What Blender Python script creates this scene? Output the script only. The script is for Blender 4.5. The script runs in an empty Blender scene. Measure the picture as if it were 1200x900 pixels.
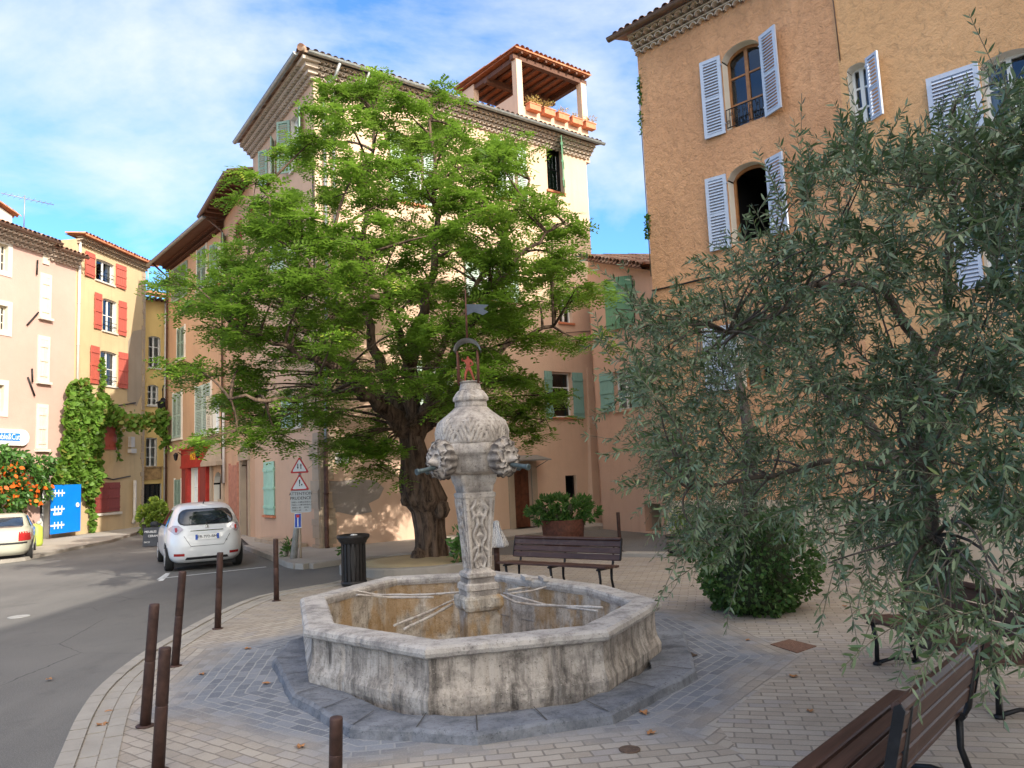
import bpy, math, random
import numpy as np
from mathutils import Vector, Matrix, Euler
V = Vector
PI = math.pi
rad = math.radians
random.seed(7)
RNG = np.random.default_rng(11)

# ------------------------------------------------------------------ camera, sky, sun, exposure
scene = bpy.context.scene
COL = scene.collection
FPX = 901.0
EYE = 2.0
_up = V((-355.0, 8000.0, -901.0)).normalized()
_f = V((0, 0, -1.0))
_y = (_f - _f.dot(_up) * _up).normalized()
_x = _y.cross(_up)
R = Matrix((_x, _y, _up))                       # camera axes -> world axes
cam_data = bpy.data.cameras.new("camera")
cam_data.sensor_width = 36.0
cam_data.lens = FPX / 1200.0 * 36.0
cam_data.clip_start = 0.05
cam_data.clip_end = 3000.0
cam = bpy.data.objects.new("camera", cam_data)
COL.objects.link(cam)
cam.matrix_world = Matrix.Translation((0, 0, EYE)) @ R.to_4x4()
scene.camera = cam

SUN_EL = 31.0
SUN_H = V((0.702, -0.712, 0)).normalized()        # horizontal direction towards the sun
sun_dir = (SUN_H * math.cos(rad(SUN_EL)) + V((0, 0, math.sin(rad(SUN_EL))))).normalized()
sun_data = bpy.data.lights.new("sun", 'SUN')
sun_data.energy = 2.15
sun_data.angle = rad(0.5)
sun_data.color = (1.0, 0.93, 0.82)
sun = bpy.data.objects.new("sun", sun_data)
COL.objects.link(sun)
sun.rotation_euler = sun_dir.to_track_quat('Z', 'Y').to_euler()
sun.location = (20, -20, 30)

world = bpy.data.worlds.new("World")
scene.world = world
world.use_nodes = True
wn = world.node_tree.nodes
wl = world.node_tree.links
wn.clear()
w_out = wn.new('ShaderNodeOutputWorld')
w_bg = wn.new('ShaderNodeBackground')
w_sky = wn.new('ShaderNodeTexSky')
w_sky.sky_type = 'NISHITA'
w_sky.sun_disc = False
w_sky.sun_elevation = rad(SUN_EL)
w_sky.sun_rotation = math.atan2(SUN_H.x, SUN_H.y)
w_sky.air_density = 1.0
w_sky.dust_density = 0.6
w_sky.ozone_density = 1.6
w_bg.inputs['Strength'].default_value = 0.15
tc = wn.new('ShaderNodeTexCoord')
sep = wn.new('ShaderNodeSeparateXYZ')
wl.new(tc.outputs['Generated'], sep.inputs[0])
def wmath(op, a, b=None):
    n = wn.new('ShaderNodeMath'); n.operation = op
    for i, v in enumerate((a, b)):
        if v is None: continue
        if isinstance(v, (int, float)): n.inputs[i].default_value = v
        else: wl.new(v, n.inputs[i])
    return n.outputs[0]
zc = wmath('ADD', wmath('MAXIMUM', sep.outputs['Z'], 0.0), 0.22)
cx_ = wmath('DIVIDE', sep.outputs['X'], zc)
cy_ = wmath('DIVIDE', sep.outputs['Y'], zc)
comb = wn.new('ShaderNodeCombineXYZ')
wl.new(cx_, comb.inputs[0]); wl.new(cy_, comb.inputs[1]); comb.inputs[2].default_value = 3.7
def wnoise(scale, detail, rough, dist):
    n = wn.new('ShaderNodeTexNoise')
    n.inputs['Scale'].default_value = scale; n.inputs['Detail'].default_value = detail
    n.inputs['Roughness'].default_value = rough; n.inputs['Distortion'].default_value = dist
    wl.new(comb.outputs[0], n.inputs['Vector'])
    return n.outputs['Fac']
def wramp(src, pts):
    r = wn.new('ShaderNodeValToRGB')
    r.color_ramp.elements[0].position = pts[0][0]; r.color_ramp.elements[0].color = (pts[0][1],) * 3 + (1,)
    r.color_ramp.elements[1].position = pts[-1][0]; r.color_ramp.elements[1].color = (pts[-1][1],) * 3 + (1,)
    for p, v in pts[1:-1]:
        e = r.color_ramp.elements.new(p); e.color = (v,) * 3 + (1,)
    wl.new(src, r.inputs[0])
    return r.outputs[0]
n1 = wnoise(1.15, 9, 0.58, 0.5)
n2 = wnoise(3.2, 7, 0.55, 0.2)
mixn = wmath('ADD', wmath('MULTIPLY', n1, 0.75), wmath('MULTIPLY', n2, 0.25))
mask = wramp(mixn, [(0.485, 0.02), (0.56, 0.42), (0.66, 0.9)])
cmix = wn.new('ShaderNodeMixRGB')
# unseen clouds on the sun's side, brightened and warmed as added fill light
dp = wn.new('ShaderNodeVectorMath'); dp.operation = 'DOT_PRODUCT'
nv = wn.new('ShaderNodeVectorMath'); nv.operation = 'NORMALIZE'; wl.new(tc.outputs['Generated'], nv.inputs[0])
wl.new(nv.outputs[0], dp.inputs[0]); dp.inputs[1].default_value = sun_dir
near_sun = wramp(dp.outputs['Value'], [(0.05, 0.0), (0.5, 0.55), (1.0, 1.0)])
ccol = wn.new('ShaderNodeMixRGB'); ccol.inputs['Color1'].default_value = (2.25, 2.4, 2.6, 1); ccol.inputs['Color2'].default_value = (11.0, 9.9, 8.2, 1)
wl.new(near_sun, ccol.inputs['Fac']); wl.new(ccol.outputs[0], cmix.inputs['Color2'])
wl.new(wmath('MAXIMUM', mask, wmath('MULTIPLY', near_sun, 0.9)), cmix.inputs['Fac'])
skyb = wn.new('ShaderNodeMixRGB'); skyb.blend_type = 'MULTIPLY'; skyb.inputs['Fac'].default_value = 1.0
skyb.inputs['Color2'].default_value = (0.31, 0.55, 0.80, 1)
wl.new(w_sky.outputs[0], skyb.inputs['Color1'])
wl.new(skyb.outputs[0], cmix.inputs['Color1'])
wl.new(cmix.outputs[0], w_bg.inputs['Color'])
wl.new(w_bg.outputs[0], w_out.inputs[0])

scene.view_settings.view_transform = 'Standard'
scene.view_settings.look = 'None'
scene.view_settings.exposure = 1.6
scene.view_settings.gamma = 1.0
scene.view_settings.use_curve_mapping = False
scene.cycles.max_bounces = 6
scene.cycles.diffuse_bounces = 4
scene.cycles.transparent_max_bounces = 12
scene.cycles.use_adaptive_sampling = True

# ------------------------------------------------------------------ surveying helpers
CAM = V((0, 0, EYE))
def ray(px, py):
    return R @ V(((px - 600) / FPX, -(py - 450) / FPX, -1))
def G(px, py, z=0.0):
    d = ray(px, py)
    return CAM + d * ((z - EYE) / d.z)
def atY(px, py, Y):
    d = ray(px, py)
    return CAM + d * (Y / d.y)
def horiz(px):
    d0 = ray(px, 500); d1 = ray(px, 600)
    return 500 + 100 * d0.z / (d0.z - d1.z)
def below(px, b):
    return G(px, horiz(px) + b)
def vp(px):
    d = ray(px, horiz(px)); d.z = 0
    return d.normalized()
def on_line(A, d, px):
    r = ray(px, horiz(px))
    # A + s d = t r  (2D)
    den = d.x * r.y - d.y * r.x
    s = (A.y * r.x - A.x * r.y) / den
    return A + d * s

class Wall:
    """a vertical plane: u along it, n towards the square"""
    def __init__(s, A, B):
        s.A = V((A.x, A.y, 0)); d = V((B.x - A.x, B.y - A.y, 0)); s.L = d.length; s.u = d.normalized()
        n = V((s.u.y, -s.u.x, 0))
        if n.dot(CAM - s.A) < 0: n = -n
        s.n = n
    def P(s, u, z, n=0.0):
        return s.A + s.u * u + s.n * n + V((0, 0, z))
    def uz(s, px, py, n=0.0):
        d = ray(px, py); A = s.A + s.n * n
        t = (A - CAM).dot(s.n) / d.dot(s.n)
        p = CAM + d * t
        return (p - s.A).dot(s.u), p.z
    def box(s, x0, y0, x1, y1, n=0.0):
        yc = (y0 + y1) / 2; xc = (x0 + x1) / 2
        ua = s.uz(x0, yc, n)[0]; ub = s.uz(x1, yc, n)[0]
        za = s.uz(xc, y0, n)[1]; zb = s.uz(xc, y1, n)[1]
        return min(ua, ub), max(ua, ub), min(za, zb), max(za, zb)
    def M(s, u, z, n=0.0):
        """matrix: x along the wall as read from outside, y up, z outwards"""
        xax = V((0, 0, 1)).cross(s.n)
        m = Matrix((xax, V((0, 0, 1)), s.n)).transposed().to_4x4()
        m.translation = s.P(u, z, n)
        return m

# ------------------------------------------------------------------ mesh helpers
class MB:
    def __init__(s):
        s.v = []; s.f = []; s.m = []; s.sm = []
    def add(s, vs, fs, mi=0, smooth=False):
        o = len(s.v); s.v += [tuple(p) for p in vs]
        for f in fs:
            s.f.append(tuple(o + i for i in f)); s.m.append(mi); s.sm.append(smooth)
    def quad(s, a, b, c, d, mi=0):
        s.add((a, b, c, d), ((0, 1, 2, 3),), mi)
    def poly(s, pts, mi=0):
        s.add(pts, (tuple(range(len(pts))),), mi)
    def box(s, c, sx, sy, sz, ax=None, mi=0):
        """c centre, full sizes along axes ax (3 vectors)"""
        ax = ax or (V((1, 0, 0)), V((0, 1, 0)), V((0, 0, 1)))
        c = V(c); hx, hy, hz = ax[0] * sx / 2, ax[1] * sy / 2, ax[2] * sz / 2
        vs = [c + i * hx + j * hy + k * hz for k in (-1, 1) for j in (-1, 1) for i in (-1, 1)]
        s.add(vs, ((0, 2, 3, 1), (4, 5, 7, 6), (0, 1, 5, 4), (2, 6, 7, 3), (0, 4, 6, 2), (1, 3, 7, 5)), mi)
    def cbox(s, c, sx, sy, sz, ax=None, ch=0.01, mi=0):
        """box with chamfered edges along its x axis (for planks, posts)"""
        ax = ax or (V((1, 0, 0)), V((0, 1, 0)), V((0, 0, 1)))
        c = V(c); y, z = sy / 2, sz / 2
        pr = [(-y + ch, -z), (y - ch, -z), (y, -z + ch), (y, z - ch), (y - ch, z), (-y + ch, z), (-y, z - ch), (-y, -z + ch)]
        vs = [c + ax[0] * (k * sx / 2) + ax[1] * a + ax[2] * b for k in (-1, 1) for a, b in pr]
        fs = [tuple(range(7, -1, -1)), tuple(range(8, 16))] + [(i, (i + 1) % 8, 8 + (i + 1) % 8, 8 + i) for i in range(8)]
        s.add(vs, fs, mi)
    def wbox(s, W, u0, u1, z0, z1, n0, n1, mi=0):
        s.box(W.P((u0 + u1) / 2, (z0 + z1) / 2, (n0 + n1) / 2), u1 - u0, n1 - n0, z1 - z0, (W.u, W.n, V((0, 0, 1))), mi)
    def tube(s, pts, rads, seg=8, caps=True, mi=0, smooth=True, jit=0.0):
        pts = [V(p) for p in pts]
        if isinstance(rads, (int, float)): rads = [rads] * len(pts)
        ref = V((0, 0, 1)); d0 = (pts[1] - pts[0]).normalized()
        if abs(d0.dot(ref)) > 0.9: ref = V((1, 0, 0))
        vs = []; x = None
        for i, p in enumerate(pts):
            d = (pts[min(i + 1, len(pts) - 1)] - pts[max(i - 1, 0)])
            if d.length < 1e-9: d = V((0, 0, 1))
            d.normalize()
            x = (ref - ref.dot(d) * d).normalized() if x is None else (x - x.dot(d) * d).normalized()
            y = d.cross(x)
            for k in range(seg):
                a = 2 * PI * k / seg
                r = rads[i] * (1 + (random.uniform(-jit, jit) if jit else 0))
                vs.append(p + (x * math.cos(a) + y * math.sin(a)) * r)
        fs = []
        for i in range(len(pts) - 1):
            for k in range(seg):
                fs.append((i * seg + k, i * seg + (k + 1) % seg, (i + 1) * seg + (k + 1) % seg, (i + 1) * seg + k))
        s.add(vs, fs, mi, smooth)
        if caps:
            n = len(pts)
            o = len(s.v) - len(vs)
            s.f.append(tuple(o + k for k in range(seg - 1, -1, -1))); s.m.append(mi); s.sm.append(False)
            s.f.append(tuple(o + (n - 1) * seg + k for k in range(seg))); s.m.append(mi); s.sm.append(False)
    def lathe(s, prof, c=(0, 0, 0), seg=24, mi=0, smooth=True, fn=None, ax=None):
        c = V(c); ax = ax or (V((1, 0, 0)), V((0, 1, 0)), V((0, 0, 1)))
        vs = []
        for r, z in prof:
            for k in range(seg):
                a = 2 * PI * k / seg
                rr = r * (fn(a, z) if fn else 1)
                vs.append(c + ax[0] * (math.cos(a) * rr) + ax[1] * (math.sin(a) * rr) + ax[2] * z)
        fs = []
        for i in range(len(prof) - 1):
            for k in range(seg):
                fs.append((i * seg + k, i * seg + (k + 1) % seg, (i + 1) * seg + (k + 1) % seg, (i + 1) * seg + k))
        if prof[0][0] > 1e-4: fs.append(tuple(range(seg - 1, -1, -1)))
        if prof[-1][0] > 1e-4: fs.append(tuple((len(prof) - 1) * seg + k for k in range(seg)))
        s.add(vs, fs, mi, smooth)
    def prism(s, pts2, z0, z1, mi=0):
        n = len(pts2)
        vs = [(p[0], p[1], z0) for p in pts2] + [(p[0], p[1], z1) for p in pts2]
        a = sum(pts2[i][0] * pts2[(i + 1) % n][1] - pts2[(i + 1) % n][0] * pts2[i][1] for i in range(n))
        fs = [(i, (i + 1) % n, n + (i + 1) % n, n + i) for i in range(n)] + [tuple(range(n - 1, -1, -1)), tuple(range(n, 2 * n))]
        if a < 0: fs = [tuple(reversed(f)) for f in fs]
        s.add(vs, fs, mi)
    def build(s, name, mats, parent=None, base=None):
        me = bpy.data.meshes.new(name)
        off = V((0, 0, 0))
        if parent is not None: off = V(parent_origin(parent))
        elif base is not None: off = V(base)
        me.from_pydata([(p[0] - off.x, p[1] - off.y, p[2] - off.z) for p in s.v], [], s.f)
        if not isinstance(mats, (list, tuple)): mats = [mats]
        for m in mats: me.materials.append(m)
        if len(mats) > 1: me.polygons.foreach_set('material_index', s.m)
        me.polygons.foreach_set('use_smooth', s.sm)
        me.update()
        o = bpy.data.objects.new(name, me)
        COL.objects.link(o)
        if parent is not None: o.parent = parent
        elif base is not None: o.location = off
        return o
ORG = {}
def parent_origin(p):
    o = V((0, 0, 0))
    while p is not None:
        o += V(p.location); p = p.parent
    return o
def thing(name, label, cat, loc=(0, 0, 0), group=None):
    o = bpy.data.objects.new(name, None); COL.objects.link(o)
    o.location = loc; o.empty_display_size = 0.2
    o['label'] = label; o['category'] = cat
    if group: o['group'] = group
    return o
def tag(o, label, cat, group=None):
    o['label'] = label; o['category'] = cat
    if group: o['group'] = group
    return o
def struct(o, kind='structure'):
    o['kind'] = kind
    return o
def copy_thing(root, loc, rz=0.0, label=None):
    r = root.copy(); COL.objects.link(r); r.location = loc; r.rotation_euler = (0, 0, rz)
    if label: r['label'] = label
    for ch in list(root.children):
        c = ch.copy(); COL.objects.link(c); c.parent = r
        for g in list(ch.children):
            d = g.copy(); COL.objects.link(d); d.parent = c
    return r
def np_mesh(name, verts, faces, mats, parent=None, rnd=None, smooth=False):
    verts = np.asarray(verts, dtype=np.float32); faces = np.asarray(faces, dtype=np.int32)
    if parent is not None: verts = verts - np.array(parent_origin(parent), dtype=np.float32)
    me = bpy.data.meshes.new(name)
    k = faces.shape[1]
    me.vertices.add(len(verts)); me.vertices.foreach_set('co', verts.ravel())
    me.loops.add(faces.size); me.loops.foreach_set('vertex_index', faces.ravel())
    me.polygons.add(len(faces)); me.polygons.foreach_set('loop_start', np.arange(0, faces.size, k, dtype=np.int32))
    me.polygons.foreach_set('loop_total', np.full(len(faces), k, dtype=np.int32))
    if not isinstance(mats, (list, tuple)): mats = [mats]
    for m in mats: me.materials.append(m)
    if smooth: me.polygons.foreach_set('use_smooth', np.ones(len(faces), dtype=bool))
    if rnd is not None:
        at = me.attributes.new('rnd', 'FLOAT', 'FACE'); at.data.foreach_set('value', np.asarray(rnd, dtype=np.float32))
    me.update(calc_edges=True)
    o = bpy.data.objects.new(name, me); COL.objects.link(o)
    if parent is not None: o.parent = parent
    return o
def text_mesh(name, body, size, M, mat, parent=None, ext=0.002, align='CENTER', sx=1.0):
    cu = bpy.data.curves.new(name, 'FONT'); cu.body = body; cu.size = size; cu.extrude = ext
    cu.align_x = align; cu.align_y = 'CENTER'
    t = bpy.data.objects.new(name, cu); COL.objects.link(t)
    dg = bpy.context.evaluated_depsgraph_get(); dg.update()
    me = bpy.data.meshes.new_from_object(t.evaluated_get(dg))
    bpy.data.objects.remove(t); bpy.data.curves.remove(cu)
    M2 = M @ Matrix.Diagonal((sx, 1, 1, 1))
    if parent is not None: M2 = Matrix.Translation(-V(parent_origin(parent))) @ M2
    me.transform(M2)
    me.materials.clear(); me.materials.append(mat)
    o = bpy.data.objects.new(name, me); COL.objects.link(o)
    if parent is not None: o.parent = parent
    return o

# ------------------------------------------------------------------ materials
class NT:
    def __init__(s, name):
        s.mat = bpy.data.materials.new(name); s.mat.use_nodes = True
        s.t = s.mat.node_tree; s.n = s.t.nodes; s.n.clear()
        s.out = s.n.new('ShaderNodeOutputMaterial'); s.b = s.n.new('ShaderNodeBsdfPrincipled')
        s.t.links.new(s.b.outputs[0], s.out.inputs[0])
        g = s.n.new('ShaderNodeNewGeometry'); s.pos = g.outputs['Position']; s.geo = g
    def set(s, sock, v):
        if isinstance(v, bpy.types.NodeSocket): s.t.links.new(v, sock)
        elif isinstance(v, (tuple, list)): sock.default_value = tuple(v) + ((1,) if len(v) == 3 and sock.type == 'RGBA' else ())
        else: sock.default_value = v
    def node(s, typ, **kw):
        n = s.n.new(typ)
        for k, v in kw.items():
            if hasattr(n, k): setattr(n, k, v)
        return n
    def scale(s, vec, sc):
        n = s.n.new('ShaderNodeVectorMath'); n.operation = 'MULTIPLY'; s.set(n.inputs[0], vec); n.inputs[1].default_value = sc
        return n.outputs[0]
    def noise(s, scale=5, detail=4, rough=0.55, vec=None, dist=0.0, color=False):
        n = s.n.new('ShaderNodeTexNoise'); n.inputs['Scale'].default_value = scale; n.inputs['Detail'].default_value = detail
        n.inputs['Roughness'].default_value = rough; n.inputs['Distortion'].default_value = dist
        s.set(n.inputs['Vector'], vec or s.pos)
        return n.outputs['Color' if color else 'Fac']
    def voro(s, scale=5, feature='F1', vec=None, out='Distance'):
        n = s.n.new('ShaderNodeTexVoronoi'); n.feature = feature; n.inputs['Scale'].default_value = scale
        s.set(n.inputs['Vector'], vec or s.pos)
        return n.outputs[out]
    def math(s, op, a, b=0.0, c=None):
        n = s.n.new('ShaderNodeMath'); n.operation = op; s.set(n.inputs[0], a); s.set(n.inputs[1], b)
        if c is not None: s.set(n.inputs[2], c)
        return n.outputs[0]
    def ramp(s, fac, pts):
        r = s.n.new('ShaderNodeValToRGB'); cr = r.color_ramp
        def c4(c): return (c, c, c, 1) if isinstance(c, (int, float)) else tuple(c) + (1,)
        cr.elements[0].position = pts[0][0]; cr.elements[0].color = c4(pts[0][1])
        cr.elements[1].position = pts[-1][0]; cr.elements[1].color = c4(pts[-1][1])
        for p, c in pts[1:-1]:
            e = cr.elements.new(p); e.color = c4(c)
        s.set(r.inputs[0], fac)
        return r.outputs[0]
    def mix(s, fac, a, b, mode='MIX'):
        n = s.n.new('ShaderNodeMixRGB'); n.blend_type = mode
        s.set(n.inputs[0], fac); s.set(n.inputs[1], a); s.set(n.inputs[2], b)
        return n.outputs[0]
    def bump(s, h, strength=0.3, dist=0.02):
        n = s.n.new('ShaderNodeBump'); n.inputs['Strength'].default_value = strength; n.inputs['Distance'].default_value = dist
        s.set(n.inputs['Height'], h); s.t.links.new(n.outputs[0], s.b.inputs['Normal'])
    def fin(s, col, rough=0.8, metal=0.0, spec=0.3):
        s.set(s.b.inputs['Base Color'], col); s.set(s.b.inputs['Roughness'], rough); s.set(s.b.inputs['Metallic'], metal)
        s.b.inputs['Specular IOR Level'].default_value = spec
        return s.mat
def mul(c, k): return tuple(min(1, x * k) for x in c)
def m_plain(name, col, rough=0.6, metal=0.0, var=0.15, scale=6, bump=0.0, spec=0.4):
    t = NT(name)
    c = t.mix(t.ramp(t.noise(scale, 4), [(0.3, 0), (0.7, 1)]), mul(col, 1 - var), mul(col, 1 + var))
    if bump: t.bump(t.noise(scale * 6, 5), bump, 0.01)
    return t.fin(c, rough, metal, spec)
def m_plaster(name, col, col2, big=0.45, grain=18, bump=0.35, dist=0.02, streak=0.35, rough_cells=False, streak_col=None):
    t = NT(name)
    b = t.ramp(t.noise(big, 6, 0.6, dist=0.4), [(0.35, 0), (0.68, 1)])
    c = t.mix(b, col, col2)
    m = t.ramp(t.noise(2.6, 5, 0.65), [(0.35, 0), (0.75, 1)])
    c = t.mix(t.math('MULTIPLY', m, 0.3), c, mul(col, 0.8))
    st = t.noise(1.0, 6, 0.6, vec=t.scale(t.pos, (2.6, 2.6, 0.28)))
    sm = t.math('MULTIPLY', t.ramp(st, [(0.52, 0), (0.75, 1)]), streak)
    c = t.mix(sm, c, streak_col or mul(col, 0.55))
    f = t.noise(grain * 5, 3)
    c = t.mix(0.12, c, t.mix(f, mul(col, 0.6), mul(col, 1.4)))
    if rough_cells:
        h = t.math('ADD', t.math('MULTIPLY', t.noise(6.5, 7, 0.68, dist=0.5), 1.0), t.math('MULTIPLY', t.noise(22, 5), 0.3))
        c = t.mix(t.ramp(h, [(0.50, 0.5), (0.62, 0.15), (0.78, 0.0)]), c, mul(col, 0.55))  # hollows of the rough plaster painted darker, as cavity shade
    else:
        h = t.math('ADD', t.math('MULTIPLY', t.noise(grain, 6, 0.6), 1.0), t.math('MULTIPLY', t.noise(1.8, 3), 1.2))
    t.bump(h, bump, dist)
    return t.fin(c, 0.92, 0, 0.15)
def m_shutter(name, col, wear=0.35):
    t = NT(name)
    n = t.noise(3.0, 7, 0.7, vec=t.scale(t.pos, (1.5, 1.5, 0.6)))
    c = t.mix(t.ramp(n, [(0.4, 0), (0.75, wear)]), col, mul(col, 1.5))
    c = t.mix(t.ramp(t.noise(14, 5, 0.7), [(0.55, 0), (0.8, 0.35)]), c, mul(col, 0.45))
    t.bump(t.noise(60, 3), 0.15, 0.004)
    return t.fin(c, 0.62, 0, 0.3)
MAT = {}
M_ = MAT
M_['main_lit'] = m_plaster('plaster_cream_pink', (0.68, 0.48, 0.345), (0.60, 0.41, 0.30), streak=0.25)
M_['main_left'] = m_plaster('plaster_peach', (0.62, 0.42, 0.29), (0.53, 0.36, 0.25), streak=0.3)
M_['wing'] = m_plaster('plaster_terracotta_pink', (0.62, 0.40, 0.29), (0.53, 0.34, 0.245), streak=0.3)
M_['orange'] = m_plaster('plaster_rough_ochre', (0.80, 0.43, 0.23), (0.62, 0.32, 0.17), big=0.5, bump=1.0, dist=0.08, rough_cells=True, streak=0.55)
M_['orange2'] = m_plaster('plaster_trowelled_ochre', (0.80, 0.46, 0.23), (0.72, 0.40, 0.19), big=0.5, bump=0.9, dist=0.06, rough_cells=True, streak=0.2)
M_['peach'] = m_plaster('plaster_old_peach', (0.60, 0.39, 0.24), (0.49, 0.32, 0.20), streak=0.4)
M_['peach2'] = m_plaster('plaster_old_salmon', (0.58, 0.37, 0.24), (0.49, 0.32, 0.21), streak=0.45)
M_['yellow'] = m_plaster('plaster_yellow', (0.70, 0.50, 0.20), (0.64, 0.46, 0.19), streak=0.15)
M_['cream'] = m_plaster('plaster_worn_cream', (0.60, 0.46, 0.27), (0.50, 0.375, 0.225), streak=0.35, streak_col=(0.3, 0.24, 0.17))
M_['pink'] = m_plaster('plaster_pale_pink', (0.56, 0.375, 0.315), (0.50, 0.335, 0.28), streak=0.2, streak_col=(0.45, 0.36, 0.33))
M_['white_plaster'] = m_plaster('plaster_white', (0.66, 0.61, 0.54), (0.58, 0.53, 0.47), streak=0.1)
M_['reveal'] = m_plaster('limewash_reveal', (0.82, 0.76, 0.66), (0.76, 0.70, 0.60), streak=0.1)
M_['genoise'] = m_plaster('cornice_limewash', (0.60, 0.50, 0.41), (0.48, 0.40, 0.33), streak=0.25)
M_['grey_patch'] = m_plaster('wall_patch', (0.30, 0.26, 0.23), (0.38, 0.33, 0.28), bump=0.6, streak=0.4)
M_['tile'] = None
def m_tile():
    t = NT('canal_roof_tile')
    vo = t.voro(4.5, out='Color')
    sp = t.n.new('ShaderNodeSeparateColor'); t.set(sp.inputs[0], vo)
    c = t.ramp(sp.outputs[0], [(0.0, (0.16, 0.085, 0.055)), (0.35, (0.30, 0.14, 0.08)), (0.65, (0.36, 0.21, 0.14)), (1.0, (0.46, 0.33, 0.24))])
    c = t.mix(t.ramp(t.noise(6, 6, 0.7), [(0.45, 0), (0.7, 0.75)]), c, (0.13, 0.12, 0.10))
    t.bump(t.noise(30, 4), 0.4, 0.01)
    return t.fin(c, 0.9, 0, 0.2)
M_['tile'] = m_tile()
def m_tile_red():
    t = NT('canal_roof_tile_red')
    c = t.mix(t.ramp(t.noise(3.5, 4), [(0.35, 0), (0.65, 1)]), (0.42, 0.15, 0.075), (0.55, 0.26, 0.14))
    c = t.mix(t.ramp(t.noise(9, 5, 0.7), [(0.5, 0), (0.75, 0.7)]), c, (0.12, 0.09, 0.07))
    return t.fin(c, 0.9, 0, 0.2)
M_['tile_red'] = m_tile_red()
M_['zinc'] = m_plain('zinc_gutter', (0.30, 0.31, 0.30), 0.5, 0.6, 0.2, 8)
M_['brown_gutter'] = m_plain('brown_gutter', (0.14, 0.085, 0.06), 0.55, 0.2, 0.2, 8)
M_['white_pipe'] = m_plain('pvc_pipe', (0.62, 0.58, 0.54), 0.5, 0, 0.1, 3)
M_['cast_pipe'] = m_plain('cast_iron_pipe', (0.10, 0.045, 0.03), 0.6, 0.2, 0.3, 12)
M_['sh_green'] = m_shutter('shutter_sage', (0.26, 0.36, 0.29))
M_['sh_pale'] = m_shutter('shutter_pale_green', (0.42, 0.52, 0.45))
M_['sh_teal'] = m_shutter('shutter_teal', (0.20, 0.36, 0.31))
M_['sh_mint'] = m_shutter('shutter_mint', (0.33, 0.55, 0.43))
M_['sh_leaf'] = m_shutter('shutter_mid_green', (0.14, 0.30, 0.17))
M_['sh_blue'] = m_shutter('shutter_lavender_grey', (0.46, 0.52, 0.63), 0.25)
M_['sh_red'] = m_shutter('shutter_coral', (0.44, 0.10, 0.07))
M_['sh_dark'] = m_shutter('shutter_oxblood', (0.24, 0.05, 0.04))
M_['sh_cream'] = m_shutter('shutter_cream', (0.62, 0.56, 0.45))
M_['pvc'] = m_plain('window_paint_white', (0.74, 0.74, 0.72), 0.45, 0, 0.04, 3)
M_['oak'] = m_plain('window_oak', (0.32, 0.14, 0.05), 0.5, 0, 0.25, 9)
M_['door_wood'] = m_plain('door_wood', (0.13, 0.045, 0.022), 0.5, 0, 0.35, 7, 0.3)
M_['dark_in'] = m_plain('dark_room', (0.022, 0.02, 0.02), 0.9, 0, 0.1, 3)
M_['curtain'] = m_plain('curtain_cloth', (0.62, 0.60, 0.57), 0.9, 0, 0.12, 14)
M_['iron'] = m_plain('black_iron', (0.02, 0.02, 0.022), 0.5, 0.5, 0.3, 20)
M_['corten'] = m_plain('corten_steel', (0.115, 0.042, 0.026), 0.75, 0.1, 0.35, 16, 0.35)
M_['red_paint'] = m_plain('red_shop_paint', (0.40, 0.035, 0.025), 0.5, 0, 0.2, 5)
M_['yellow_paint'] = m_plain('yellow_letter', (0.85, 0.50, 0.03), 0.5, 0, 0.05, 5)
M_['stone_trim'] = m_plaster('stone_trim', (0.46, 0.36, 0.26), (0.36, 0.29, 0.22), big=1.6, bump=0.5, streak=0.4)
M_['beam'] = m_plain('roof_beam_wood', (0.11, 0.045, 0.024), 0.7, 0, 0.3, 12, 0.2)
M_['terracotta'] = m_plain('terracotta_pot', (0.55, 0.20, 0.10), 0.8, 0, 0.2, 10)
M_['white'] = m_plain('white_enamel', (0.78, 0.78, 0.77), 0.4, 0, 0.03, 4)
M_['black'] = m_plain('black_paint', (0.015, 0.015, 0.016), 0.5, 0, 0.1, 4)
def m_glass():
    t = NT('window_glass')
    gl = t.n.new('ShaderNodeBsdfGlossy'); gl.inputs['Roughness'].default_value = 0.02; gl.inputs['Color'].default_value = (0.9, 0.95, 1, 1)
    tr = t.n.new('ShaderNodeBsdfTransparent'); tr.inputs['Color'].default_value = (0.75, 0.8, 0.8, 1)
    fr = t.n.new('ShaderNodeFresnel'); fr.inputs['IOR'].default_value = 1.8
    mx = t.n.new('ShaderNodeMixShader')
    t.t.links.new(fr.outputs[0], mx.inputs[0]); t.t.links.new(tr.outputs[0], mx.inputs[1]); t.t.links.new(gl.outputs[0], mx.inputs[2])
    t.t.links.new(mx.outputs[0], t.out.inputs[0])
    return t.mat
M_['glass'] = m_glass()
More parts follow.
